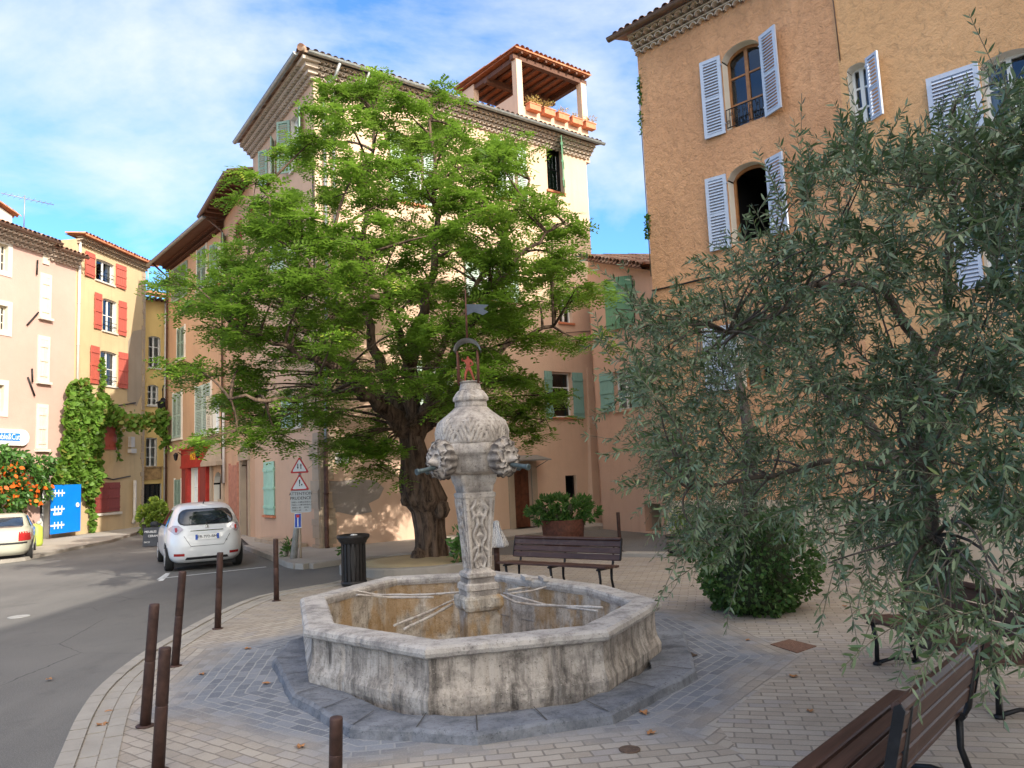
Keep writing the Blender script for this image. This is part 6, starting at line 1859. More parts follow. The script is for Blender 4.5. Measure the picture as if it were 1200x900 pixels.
# potted bush and chalkboard outside the yellow house
pc = G(181, 637); PB = thing('potted_bush', 'bushy green plant in a dark pot at the end of the street', 'plant', pc)
mb = MB(); mb.lathe([(.3, 0), (.42, .7), (.38, .7), (.36, .6), (0, .6)], pc, 20); mb.build('pot', M_['black'], PB)
POT2 = (pc, .42, .6)
ca = G(169, 641); cb_ = G(186, 640); Yc = ca.y - .1; ztp = atY(176, 619, Yc).z
brd = thing('chalkboard_sign', 'dark chalkboard A-frame sign standing beside the white car', 'sign board', ca)
x0, x1 = atY(168, 630, Yc).x, atY(186.5, 630, Yc).x
mb = MB(); M__ = V((x1 - x0, .12, 0)).normalized(); nrm = V((0, -1, .18)).normalized(); upv = V((0, .18, 1)).normalized()
mb.box(((x0 + x1) / 2, Yc, ztp / 2 + .02), x1 - x0, .04, ztp, (V((1, 0, 0)), nrm, upv)); mb.build('front_board', m_plain('slate_board', (.05, .055, .065), .7, 0, .25, 4), brd)
mb = MB(); mb.box(((x0 + x1) / 2, Yc + .5, ztp / 2 + .02), x1 - x0, .04, ztp, (V((1, 0, 0)), V((0, 1, .25)).normalized(), V((0, -.25, 1)).normalized())); mb.build('back_board', M_['black'], brd)
Mt = Matrix(((1, 0, 0, 0), (0, .18, -1, 0), (0, 1, .18, 0), (0, 0, 0, 1)))
def bt(s_, x, z, sz):
    m = Mt.copy(); m.translation = ((x0 + x1) / 2 + x, Yc - .03 + (z - ztp / 2) * .18, z); text_mesh('lettering', s_, sz, m, M_['white'], brd, .003)
bt('MEUBLES', -.03, ztp - .12, .10); bt('CERAM', .06, ztp - .26, .10); bt('DECO', -.12, .16, .07)
# fallen leaves
M_['dry'] = m_plain('dry_leaf', (.32, .15, .06), .8, 0, .35, 30)
random.seed(21)
lpx = [(675, 0)]
spots = [(237, 792), (312, 803), (127, 836), (120, 852), (58, 798), (290, 762), (763, 862), (930, 795), (877, 752), (755, 838), (352, 878), (950, 836), (878, 706), (990, 712)]
LEAFLAB = ['brown fallen leaf on the blue grey pavers left of the fountain', 'brown fallen leaf on the dark step left of the fountain wall', 'brown fallen leaf on the curved kerb at the far lower left', 'brown fallen leaf on the kerb setts beside the nearest bollards', 'brown fallen leaf on the asphalt road at the left', 'brown fallen leaf on the blue grey pavers near the fountain left corner', 'brown fallen leaf beside the front right of the fountain step', 'brown fallen leaf on the open pavers below the square iron cover', 'brown fallen leaf just left of the square rust coloured cover', 'brown fallen leaf at the right corner of the fountain step', 'brown fallen leaf by the short bollard at the bottom edge', 'brown fallen leaf on the pavers above the nearest bench', 'brown fallen leaf at the foot of the ivy clad trunk', 'brown fallen leaf on the pavers under the hanging olive twigs']
def leaf_mesh():
    mb = MB(); n = 14; vs = [V((0, 0, .004))]
    for k in range(n):
        a = 2 * PI * k / n; r = .045 * (1 + .35 * math.cos(5 * a)) * random.uniform(.85, 1.1); vs.append(V((r * math.cos(a) * 1.25, r * math.sin(a), .004 + .014 * math.sin(2 * a + 1) ** 2)))
    mb.add(vs, [(0, 1 + k, 1 + (k + 1) % n) for k in range(n)]); return mb
protos = [leaf_mesh().build('fallen_leaf', M_['dry']) for _ in range(4)]
for o in protos: tag(o, 'curled brown fallen leaf lying on the ground round the fountain', 'leaf', 'brown leaves fallen on the paving')
for i, (x, y) in enumerate(spots):
    o = protos[i] if i < 4 else protos[i % 4].copy()
    if i >= 4: COL.objects.link(o)
    o['label'] = LEAFLAB[i]
    p = G(x, y); o.location = (p.x, p.y, .018); o.rotation_euler = (0, 0, random.uniform(0, 6)); s_ = random.uniform(.55, .95); o.scale = (s_, s_, s_)
# ------------------------------------------------------------------ CARS
def m_car(name, col):
    t = NT(name); t.b.inputs['Coat Weight'].default_value = .7; t.b.inputs['Coat Roughness'].default_value = .06
    c = t.mix(t.ramp(t.noise(3, 4), [(.4, 0), (.8, .25)]), col, mul(col, .82)); return t.fin(c, .38, 0, .5)
M_['car_white'] = m_car('car_white_paint', (.72, .73, .74)); M_['car_beige'] = m_car('car_champagne_paint', (.46, .45, .36))
M_['tyre'] = m_plain('tyre_rubber', (.018, .018, .018), .85, 0, .2, 20); M_['rimm'] = m_plain('alloy_rim', (.5, .5, .5), .35, .7, .1, 6)
def m_cg():
    t = NT('car_glass'); t.b.inputs['Coat Weight'].default_value = .5; c = t.mix(t.ramp(t.noise(2.2, 3), [(.4, 0), (.6, 1)]), (.012, .014, .018), (.03, .04, .055)); return t.fin(c, .06, 0, .8)
M_['car_glass'] = m_cg()
M_['lamp_red'] = m_plain('tail_lamp_red', (.35, .02, .02), .2, 0, .1, 6, 0, .8); M_['lamp_clear'] = m_plain('tail_lamp_clear', (.42, .38, .42), .2, 0, .25, 40, 0, .8)
M_['trim'] = m_plain('black_trim', (.02, .02, .022), .6, 0, .1); M_['chrome'] = m_plain('chrome', (.6, .6, .62), .2, .9, .05)
M_['eu_blue'] = m_plain('plate_blue', (.02, .08, .4), .4)
def crs(P, t):
    n = len(P) - 1; i = min(int(t * n), n - 1); f = t * n - i
    p0, p1, p2, p3 = P[max(i - 1, 0)], P[i], P[i + 1], P[min(i + 2, n)]
    return [.5 * (2 * b + (c - a) * f + (2 * a - 5 * b + 4 * c - d) * f * f + (3 * b - a - 3 * c + d) * f ** 3) for a, b, c, d in zip(p0, p1, p2, p3)]
class Car:
    """layers: (z, x_rear, x_front, half width, exponent); x forward, y left"""
    def __init__(s, layers, M): s.L = layers; s.M = M
    def at(s, z):
        L = s.L
        for i in range(len(L) - 1):
            if L[i][0] <= z <= L[i + 1][0]:
                f = (z - L[i][0]) / (L[i + 1][0] - L[i][0]); return crs(L, (i + f) / (len(L) - 1))
        return list(L[-1] if z > L[-1][0] else L[0])
    def rear(s, y, z, o=.0):
        _, a, b, w, n = s.at(z); t = max(0, 1 - abs(y / w) ** n) ** (1 / n); return V(((a + b) / 2 - (b - a) / 2 * t - o, y, z))
    def front(s, y, z, o=.0):
        _, a, b, w, n = s.at(z); t = max(0, 1 - abs(y / w) ** n) ** (1 / n); return V(((a + b) / 2 + (b - a) / 2 * t + o, y, z))
    def side(s, x, z, sg, o=.0):
        _, a, b, w, n = s.at(z); q = (x - (a + b) / 2) / ((b - a) / 2); t = max(0, 1 - abs(q) ** n) ** (1 / n); return V((x, sg * (w * t + o), z))
    def W(s, p): return s.M @ V(p)
    def body(s, N=96, R_=46):
        rows = []
        for i in range(R_ + 1):
            z, a, b, w, n = crs(s.L, i / R_); row = []
            for k in range(N):
                th = 2 * PI * k / N; c, q = math.cos(th), math.sin(th)
                # distribute evenly round the outline
                m = max(abs(c) ** n + abs(q) ** n, 1e-9) ** (-1 / n)
                row.append(s.W(((a + b) / 2 + (b - a) / 2 * c * m, w * q * m, z)))
            rows.append(row)
        vs = [v for r in rows for v in r]
        fs = [(r * N + k, r * N + (k + 1) % N, (r + 1) * N + (k + 1) % N, (r + 1) * N + k) for r in range(R_) for k in range(N)]
        fs += [tuple(range(N - 1, -1, -1)), tuple(R_ * N + k for k in range(N))]
        mb = MB(); mb.add(vs, fs, 0, True); return mb
    def patch(s, fn, outline, n=14, off=.006, mat=None, name='panel', parent=None, thick=0.0):
        """outline: list of rows (z, lo, hi)"""
        rows = []
        for (z, lo, hi) in outline: rows.append([s.W(fn(lo + (hi - lo) * k / n, z)) for k in range(n + 1)])
        vs = [v for r in rows for v in r]; S = n + 1
        fs = [(r * S + k, r * S + k + 1, (r + 1) * S + k + 1, (r + 1) * S + k) for r in range(len(rows) - 1) for k in range(n)]
        mb = MB(); mb.add(vs, fs, 0, True); return mb.build(name, mat, parent)
def rounded(z0, z1, half, r, n=12, lo_scale=1.0, hi_scale=1.0):
    out = []
    for k in range(n + 1):
        z = z0 + (z1 - z0) * k / n; d = min(z - z0, z1 - z); e = 0 if d >= r else r - math.sqrt(max(0, r * r - (r - d) ** 2))
        sc = lo_scale + (hi_scale - lo_scale) * k / n; out.append((z, -(half * sc - e), half * sc - e))
    return out
def cut_arches(o, car, axles, r, y_in):
    cs = []
    for x in axles:
        me = bpy.data.meshes.new('c'); bm_ = MB(); bm_.lathe([(r, -1.3), (r, 1.3)], (0, 0, 0), 32, smooth=False)
        vs = [car.W((x + v[0], v[2] , .30 + v[1])) for v in bm_.v]
        me.from_pydata([tuple(v - V(parent_origin(o.parent))) for v in vs], [], bm_.f); me.update()
        import bmesh
        bmm = bmesh.new(); bmm.from_mesh(me); bmesh.ops.recalc_face_normals(bmm, faces=bmm.faces); bmm.to_mesh(me); bmm.free()
        c = bpy.data.objects.new('c', me); c.location = parent_origin(o.parent); COL.objects.link(c); cs.append(c)
        m = o.modifiers.new('b', 'BOOLEAN'); m.operation = 'DIFFERENCE'; m.object = c; m.solver = 'EXACT'
    import bmesh
    bmm = bmesh.new(); bmm.from_mesh(o.data); bmesh.ops.recalc_face_normals(bmm, faces=bmm.faces); bmm.to_mesh(o.data); bmm.free()
    dg = bpy.context.evaluated_depsgraph_get(); dg.update(); nm = bpy.data.meshes.new_from_object(o.evaluated_get(dg)); o.modifiers.clear(); o.data = nm
    for c in cs: bpy.data.objects.remove(c)
def wheels(car, parent, axles, track, r=.30, w=.2):
    for x in axles:
        for sg in (1, -1):
            c = car.W((x, sg * (track / 2), r)); ax = (car.M.to_3x3() @ V((1, 0, 0)), V((0, 0, 1)), car.M.to_3x3() @ V((0, sg, 0)))
            h = thing_wheel = bpy.data.objects.new('wheel', None)
            mb = MB(); mb.lathe([(r * .62, -w / 2), (r * .93, -w / 2), (r, -w / 2 + .03), (r, w / 2 - .03), (r * .93, w / 2), (r * .66, w / 2), (r * .64, w / 2 - .02), (.0, w / 2 - .03)], c, 32, ax=ax)
            wh = mb.build('wheel', M_['tyre'], parent)
            mb = MB()
            mb.lathe([(r * .64, w / 2 - .01), (r * .66, w / 2 + .006), (r * .58, w / 2 + .004), (r * .56, w / 2 - .015)], c, 32, ax=ax)
            for k in range(9):
                a = 2 * PI * k / 9; d = ax[0] * math.cos(a) + ax[1] * math.sin(a); e = ax[0] * -math.sin(a) + ax[1] * math.cos(a)
                mb.box(c + d * (r * .34) + ax[2] * (w / 2 - .005), r * .5, .04, .02, (d, e, ax[2]))
            mb.lathe([(r * .16, w / 2 - .02), (r * .15, w / 2 + .01), (0, w / 2 + .012)], c, 16, ax=ax); mb.build('wheel_rim', M_['rimm'], wh)
            bpy.data.objects.remove(thing_wheel)
def car_matrix(rear_axle_mid, fwd, xr):
    f = V((fwd.x, fwd.y, 0)).normalized(); l = V((-f.y, f.x, 0))
    m = Matrix((f, l, V((0, 0, 1)))).transposed().to_4x4(); o = rear_axle_mid - f * xr; m.translation = (o.x, o.y, .005); return m
# --- white hatchback
LZ = [(.19, -1.86, 1.85, .74, 5), (.27, -2.0, 1.98, .83, 5), (.42, -2.06, 2.04, .865, 5.2), (.60, -2.07, 2.04, .875, 5.2), (.76, -2.04, 1.98, .872, 5), (.90, -1.99, 1.80, .860, 4.6),
      (1.0, -1.93, 1.28, .83, 4.4), (1.12, -1.85, 1.0, .785, 4.3), (1.26, -1.75, .72, .725, 4.2), (1.38, -1.63, .42, .665, 4), (1.47, -1.48, .12, .60, 3.6), (1.525, -1.28, -.1, .50, 3.2), (1.55, -1.0, -.25, .34, 2.6), (1.556, -.8, -.4, .16, 2.2)]
rl, rr_ = G(199, 668.5), G(277, 662)
fw_ = V((-.47, .88, 0)); mid = (rl + rr_) / 2
c1 = Car(LZ, car_matrix(mid, fw_, -1.29))
hatch = thing('parked_car', 'white electric hatchback parked beside the corner house, seen from behind', 'car', c1.W((0, 0, 0)))
body = c1.body().build('body', M_['car_white'], hatch)
cut_arches(body, c1, (-1.29, 1.30), .345, .6)
mb = MB()
for x in (-1.29, 1.30): mb.box(c1.W((x, 0, .38)), .72, 1.36, .56, (c1.M.to_3x3() @ V((1, 0, 0)), c1.M.to_3x3() @ V((0, 1, 0)), V((0, 0, 1))))
mb.build('wheel_well', M_['trim'], hatch)
wheels(c1, hatch, (-1.29, 1.30), 1.53, .31, .195)
gl = rounded(1.075, 1.40, .60, .12, 16, 1.0, .90)
c1.patch(lambda y, z: c1.rear(y, z, .010), [(z, a * 1.0, b * 1.0) for z, a, b in rounded(1.055, 1.42, .64, .15, 16, 1.0, .88)], 20, mat=M_['trim'], name='rear_window_seal', parent=hatch)
c1.patch(lambda y, z: c1.rear(y, z, .016), gl, 20, mat=M_['car_glass'], name='rear_window', parent=hatch)
for sg in (1, -1):
    fn = lambda x, z, sg=sg: c1.side(x, z, sg, .010)
    def rws(xa0, xa1, xb0, xb1, z0=1.02, z1=1.40, n=8): return [(z0 + (z1 - z0) * k / n, xa0 + (xa1 - xa0) * k / n, xb0 + (xb1 - xb0) * k / n) for k in range(n + 1)]
    c1.patch(fn, rws(-1.28, -1.05, -.35, -.35), 10, mat=M_['car_glass'], name='side_window', parent=hatch)
    c1.patch(fn, rws(-.28, -.28, .95, .22), 10, mat=M_['car_glass'], name='side_window', parent=hatch)
    # door shut lines and sill
    for x0, x1 in ((-.32, -.32), (.85, .85)):
        c1.patch(lambda x, z, sg=sg: c1.side(x, z, sg, .004), [(z, x0 - .006, x0 + .006) for z in (.32, .5, .7, .9, 1.0)], 1, mat=M_['trim'], name='door_gap', parent=hatch)
    mb = MB(); c = c1.W((.82, sg * .97, 1.02)); mb.lathe([(0, -.07), (.06, -.06), (.085, 0), (.06, .06), (0, .07)], c, 16, fn=lambda a, z: 1.3 if abs(math.cos(a)) > .5 else 1.0); mb.tube([c, c1.W((.84, sg * .8, 1.0))], .025, 6); mb.build('wing_mirror', M_['trim'], hatch)
    # lamp units wrapped on the corner, diamond shaped
    z0, z1 = .86, 1.06
    rows = []
    for k in range(9):
        f = k / 8; z = z0 + (z1 - z0) * f; wdt = .16 * (1 - abs(f - .55) * 1.5); cy = .66; rows.append((z, sg * cy - wdt, min(sg * cy + wdt, .83) if sg > 0 else sg * cy + wdt))
    rows = [(z, max(a, -.80), min(b, .80)) for z, a, b in rows]
    lmp = c1.patch(lambda y, z: c1.rear(y, z, .014), rows, 8, mat=M_['lamp_clear'], name='tail_light', parent=hatch)
    c1.patch(lambda y, z: c1.rear(y, z, .020), [(z, (a * .6 + b * .4), (a * .4 + b * .6)) for z, a, b in rows[2:7]], 4, mat=M_['lamp_red'], name='lamp_core', parent=lmp)
    c1.patch(lambda y, z: c1.rear(y, z, .008), [(z, sg * .60 - .11, sg * .60 + .11) for z in (.36, .39, .42)], 6, mat=M_['lamp_red'], name='reflector', parent=hatch)
c1.patch(lambda y, z: c1.rear(y, z, .008), [(z, -.52 + (z - .2) * .6, .52 - (z - .2) * .6) for z in (.20, .24, .28, .33)], 16, mat=M_['trim'], name='lower_bumper', parent=hatch)
# tailgate recess line, plate, badges
c1.patch(lambda y, z: c1.rear(y, z, .006), [(z, -.36, .36) for z in (.915, .925, .935)], 10, mat=M_['chrome'], name='tailgate_trim', parent=hatch)
for sg in (1, -1):
    c1.patch(lambda y, z: c1.rear(y, z, .005), [(z, sg * (.36 + (z - .58) * .6) - .005, sg * (.36 + (z - .58) * .6) + .005) for z in (.58, .66, .74, .82)], 1, mat=M_['trim'], name='tailgate_gap', parent=hatch)
c1.patch(lambda y, z: c1.rear(y, z, .005), [(z, -.36, .36) for z in (.575, .585)], 8, mat=M_['trim'], name='tailgate_gap', parent=hatch)
p = c1.patch(lambda y, z: c1.rear(y, z, .016), [(z, -.26, .26) for z in (.72, .76, .80, .84)], 6, mat=M_['white'], name='number_plate', parent=hatch)
for sg in (1, -1): c1.patch(lambda y, z: c1.rear(y, z, .019), [(z, sg * .235 - .025, sg * .235 + .025) for z in (.722, .78, .838)], 2, mat=M_['eu_blue'], name='plate_band', parent=p)
def rear_text(car, s_, y, z, size, mat, parent, o=.02):
    m3 = car.M.to_3x3(); xx = m3 @ V((0, -1, 0)); zz = m3 @ V((-1, 0, 0)); m = Matrix((xx, V((0, 0, 1)), zz)).transposed().to_4x4(); m.translation = car.W(car.rear(y, z, o)); text_mesh('lettering', s_, size, m, mat, parent, .001)
rear_text(c1, 'EB-772-BM', 0, .78, .095, M_['black'], p, .022)
rear_text(c1, 'ZOE', 0, .985, .05, M_['chrome'], hatch, .02); rear_text(c1, 'ZE', -.42, .68, .045, M_['trim'], hatch, .02)
mb = MB()
for q in ((0, .03), (.03, 0), (0, -.03), (-.03, 0)): pass
a, b, c, d = [c1.W(c1.rear(y, 1.02 + z, .014)) for y, z in ((0, .05), (.035, 0), (0, -.05), (-.035, 0))]
a2, b2_, c2_, d2 = [c1.W(c1.rear(y, 1.02 + z, .018)) for y, z in ((0, .025), (.017, 0), (0, -.025), (-.017, 0))]
mb.add([a, b, c, d, a2, b2_, c2_, d2], ((0, 1, 5, 4), (1, 2, 6, 5), (2, 3, 7, 6), (3, 0, 4, 7))); mb.build('badge', M_['chrome'], hatch)
mb = MB(); q = [c1.W(c1.rear(-.02 - .04 * k, 1.10 + .012 * k, .035)) for k in range(12)]; mb.tube(q, .009, 6); mb.lathe([(.03, 0), (.03, .03), (0, .035)], c1.W(c1.rear(-.0, 1.09, .0)), 10, ax=(V((0, 0, 1)), c1.M.to_3x3() @ V((0, 1, 0)), c1.M.to_3x3() @ V((-1, 0, 0)))); mb.build('wiper', M_['trim'], hatch)
mb = MB(); mb.tube([c1.W((-1.2, 0, 1.53)), c1.W((-1.42, 0, 1.62))], [.015, .006], 6); mb.build('aerial', M_['trim'], hatch)
c1.patch(lambda y, z: c1.front(y, z, .01), [(1.0 + .4 * k / 6, -.68 + .03 * k, .68 - .03 * k) for k in range(7)], 12, mat=M_['car_glass'], name='windscreen', parent=hatch)
# --- champagne saloon, cut by the left edge
LS_ = [(.20, -2.05, 2.05, .72, 5), (.30, -2.16, 2.15, .80, 5), (.50, -2.20, 2.18, .84, 5), (.70, -2.20, 2.14, .85, 5), (.84, -2.17, 1.98, .84, 4.6), (.93, -1.98, 1.30, .80, 4.2), (1.0, -1.62, 1.05, .75, 4.2), (1.12, -1.42, .78, .70, 4.2), (1.24, -1.2, .5, .65, 4), (1.32, -1.0, .28, .60, 3.6), (1.365, -.75, .0, .48, 3), (1.38, -.5, -.2, .2, 2.2)]
rw = G(33, 655.5); fw2 = V((-.50, .86, 0)).normalized(); left = V((-fw2.y, fw2.x, 0)); mid = rw + left * .72
c2 = Car(LS_, car_matrix(mid, fw2, -1.3)); sal = thing('parked_car', 'champagne coloured saloon car cut off by the left edge of the photo', 'car', c2.W((0, 0, 0)))
body = c2.body().build('body', M_['car_beige'], sal); cut_arches(body, c2, (-1.3, 1.35), .345, .6)
mb = MB()
for x in (-1.3, 1.35): mb.box(c2.W((x, 0, .38)), .72, 1.3, .54, (c2.M.to_3x3() @ V((1, 0, 0)), c2.M.to_3x3() @ V((0, 1, 0)), V((0, 0, 1))))
mb.build('wheel_well', M_['trim'], sal); wheels(c2, sal, (-1.3, 1.35), 1.48, .305, .19)
c2.patch(lambda y, z: c2.rear(y, z, .010), rounded(.985, 1.30, .60, .06, 12, 1.0, .88), 16, mat=M_['car_glass'], name='rear_window', parent=sal)
for sg in (1, -1):
    c2.patch(lambda x, z, sg=sg: c2.side(x, z, sg, .01), [(.98 + .3 * k / 6, -1.15 + .05 * k, .85 - .08 * k) for k in range(7)], 12, mat=M_['car_glass'], name='side_window', parent=sal)
    lo, hi = sorted((sg * .50, sg * .80))
    c2.patch(lambda y, z: c2.rear(y, z, .010), [(z, lo + .05 * abs(z - .76), hi) for z in (.60, .66, .74, .80, .86)], 8, mat=M_['lamp_red'], name='tail_light', parent=sal)
    mb = MB(); c = c2.W((.75, sg * .92, .98)); mb.lathe([(0, -.06), (.07, -.04), (.08, .04), (0, .07)], c, 12); mb.build('wing_mirror', M_['car_beige'], sal)
c2.patch(lambda y, z: c2.rear(y, z, .012), [(z, -.80, .80) for z in (.52, .545, .57)], 16, mat=M_['trim'], name='bumper_strip', parent=sal)
p = c2.patch(lambda y, z: c2.rear(y, z, .014), [(z, -.26, .26) for z in (.66, .70, .76)], 4, mat=M_['white'], name='number_plate', parent=sal)
rear_text(c2, '150 FC 13', 0, .71, .09, M_['black'], p, .02)
c2.patch(lambda y, z: c2.front(y, z, .01), [(.97 + .33 * k / 6, -.62 + .02 * k, .62 - .02 * k) for k in range(7)], 12, mat=M_['car_glass'], name='windscreen', parent=sal)
# ------------------------------------------------------------------ VEGETATION
def m_leaf(name, top, under, yellow=None, trans=.3, rough=.5, spread=.35):
    t = NT(name)
    a = t.n.new('ShaderNodeAttribute'); a.attribute_name = 'rnd'; r = a.outputs['Fac']
    c = t.ramp(r, [(0, mul(top, 1 - spread)), (.5, top), (.9, mul(top, 1 + spread)), (1, yellow or mul(top, 1.5))])
    c = t.mix(t.geo.outputs['Backfacing'], c, t.mix(.5, c, under))
    t.set(t.b.inputs['Base Color'], c); t.b.inputs['Roughness'].default_value = rough; t.b.inputs['Specular IOR Level'].default_value = .3
    tr = t.n.new('ShaderNodeBsdfTranslucent'); t.set(tr.inputs[0], t.mix(.5, c, mul(top, 2.2)))
    mx = t.n.new('ShaderNodeMixShader'); mx.inputs[0].default_value = trans
    t.t.links.new(t.b.outputs[0], mx.inputs[1]); t.t.links.new(tr.outputs[0], mx.inputs[2]); t.t.links.new(mx.outputs[0], t.out.inputs[0])
    return t.mat
M_['leaf_locust'] = m_leaf('pagoda_tree_leaf', (.12, .215, .020), (.16, .24, .045), (.38, .42, .06), .42, .45, .5)
M_['leaf_olive'] = m_leaf('olive_leaf', (.060, .098, .040), (.22, .28, .18), (.19, .23, .09), .18, .38, .3)
M_['leaf_ivy'] = m_leaf('ivy_leaf', (.05, .11, .025), (.09, .15, .05), (.14, .2, .05), .2, .45, .35)
M_['leaf_vine'] = m_leaf('vine_leaf', (.12, .23, .030), (.18, .28, .07), (.24, .17, .05), .35, .5, .35)
M_['leaf_shrub'] = m_leaf('shrub_leaf', (.06, .15, .03), (.12, .2, .06), (.20, .32, .05), .25, .4, .35)
M_['leaf_yellow'] = m_leaf('yellow_green_leaf', (.16, .24, .03), (.2, .28, .06), (.42, .45, .06), .3, .5, .4)
M_['flower_orange'] = m_leaf('orange_trumpet_flower', (.75, .14, .02), (.8, .2, .05), (.85, .3, .05), .3, .5, .2)
def m_bark(name, a, b, sc=(9, 9, 1.6), bump=1.0):
    t = NT(name); n = t.noise(1.0, 8, .7, vec=t.scale(t.pos, sc), dist=.6)
    c = t.mix(t.ramp(n, [(.38, 0), (.62, 1)]), a, b); c = t.mix(t.ramp(t.noise(5, 5, .7), [(.5, 0), (.8, .5)]), c, mul(b, 1.2))
    t.bump(n, bump, .05); return t.fin(c, .92, 0, .15)
M_['bark'] = m_bark('furrowed_bark', (.028, .019, .015), (.17, .115, .08))
M_['bark_olive'] = m_bark('olive_bark', (.05, .04, .033), (.14, .115, .095), (6, 6, 3), .7)
M_['twig'] = m_plain('twig_bark', (.13, .12, .08), .8, 0, .2, 6)
def unit(a): return a / np.maximum(np.linalg.norm(a, axis=-1, keepdims=True), 1e-9)
def in_poly(px, py, poly):
    inside = np.zeros(len(px), bool); n = len(poly)
    for i in range(n):
        x1, y1 = poly[i]; x2, y2 = poly[(i + 1) % n]
        c = ((y1 > py) != (y2 > py)) & (px < (x2 - x1) * (py - y1) / ((y2 - y1) + 1e-12) + x1)
        inside ^= c
    return inside
RN = np.array([list(r) for r in R])
def px2w(px, py, Y):
    """arrays of picture positions and distances north of the camera -> world points"""
    c = np.stack([(px - 600) / FPX, -(py - 450) / FPX, -np.ones_like(px)], -1) @ RN.T
    return c * (Y / c[:, 1])[:, None] + np.array([0, 0, EYE])
def leaves_from(base, d, s, L, Wd, mats, name, parent, rnd, bend=0.0, hexa=True):
    """lanceolate blades: base points, direction, side vector, length, width"""
    nrm = unit(np.cross(d, s)); L = np.asarray(L)[:, None]; Wd = np.asarray(Wd)[:, None]
    if hexa:
        pts = [base, base + d * L * .3 + s * Wd * .5, base + d * L * .68 + s * Wd * .42 - nrm * L * bend * .5, base + d * L - nrm * L * bend, base + d * L * .68 - s * Wd * .42 - nrm * L * bend * .5, base + d * L * .3 - s * Wd * .5]
    else:
        pts = [base, base + d * L * .45 + s * Wd * .5, base + d * L - nrm * L * bend, base + d * L * .45 - s * Wd * .5]
    k = len(pts); v = np.stack(pts, 1).reshape(-1, 3); f = np.arange(len(v)).reshape(-1, k)
    return np_mesh(name, v, f, mats, parent, rnd)
def tubes_np(paths, radii, name, mat, parent, seg=4):
    """paths (N,K,3) radii (N,K)"""
    N, K, _ = paths.shape; d = np.gradient(paths, axis=1); d = unit(d)
    ref = np.where(np.abs(d[..., 2:3]) > .9, np.array([1., 0, 0]), np.array([0, 0, 1.])); x = unit(np.cross(d, ref)); y = np.cross(d, x)
    a = np.arange(seg) * 2 * np.pi / seg
    v = paths[:, :, None, :] + (x[:, :, None, :] * np.cos(a)[None, None, :, None] + y[:, :, None, :] * np.sin(a)[None, None, :, None]) * radii[:, :, None, None]
    idx = np.arange(N * K * seg).reshape(N, K, seg)
    f = np.stack([idx[:, :-1, :], np.roll(idx, -1, 2)[:, :-1, :], np.roll(idx, -1, 2)[:, 1:, :], idx[:, 1:, :]], -1).reshape(-1, 4)
    return np_mesh(name, v.reshape(-1, 3), f, mat, parent, None, True)

# ---- the big tree
TB = V((-2.02, 17.25, .2))
tree = thing('shade_tree', 'big bright green leafy tree with a thick furrowed trunk behind the fountain', 'tree', TB)
def trunk_path(px_pts, Y0):
    return [atY(x, y, Yv) for x, y, Yv in px_pts]
mb = MB(); random.seed(4)
tp = [(503, 664, 17.25), (503, 655, 17.25), (504, 640, 17.2), (503, 620, 17.15), (502, 600, 17.1), (499, 585, 17.05), (494, 570, 17.0), (489, 550, 16.95), (486, 530, 16.9), (482, 512, 16.9)]
rw = [26, 21, 18, 17.5, 19, 26, 24, 19, 16, 14]
def blend(P, n):
    out = []
    for i in range(len(P) - 1):
        for k in range(n): out.append(tuple(a + (b - a) * k / n for a, b in zip(P[i], P[i + 1])))
    out.append(P[-1]); return out
tp2 = blend([t + (w,) for t, w in zip(tp, rw)], 5); rows = []; SG = 56
for (x, y, Yv, w) in tp2:
    c = atY(x, y, Yv); r = w * Yv / FPX * .92; row = []
    hgt = c.z
    for k in range(SG):
        a = 2 * PI * k / SG; dx, dy = math.cos(a), math.sin(a)
        f = mnoise.noise(V((dx * 2.6, dy * 2.6, hgt * .55))) * .28 + (1 - abs(mnoise.noise(V((dx * 7, dy * 7, hgt * .8)))) * 2) * .10
        f += .22 * max(0, math.sin(5 * a + 1)) * max(0, (.9 - hgt)) if hgt < .9 else 0
        row.append(V((c.x + dx * r * (1 + f), c.y + dy * r * (1 + f), c.z)))
    rows.append(row)
vs = [v for r in rows for v in r]
mb.add(vs, [(r * SG + k, r * SG + (k + 1) % SG, (r + 1) * SG + (k + 1) % SG, (r + 1) * SG + k) for r in range(len(rows) - 1) for k in range(SG)], 0, True)
for (x, y, w) in ((517, 598, 10), (476, 586, 7), (490, 655, 10)):
    c = atY(x, y, 16.85); r = w * 16.85 / FPX; mb.lathe([(0, -r * 1.1), (r * .7, -r * .8), (r, 0), (r * .75, r * .9), (0, r * 1.3)], c, 16, fn=lambda a, z: 1 + .12 * math.sin(3 * a + z * 9))
mb.build('trunk', M_['bark'], tree)
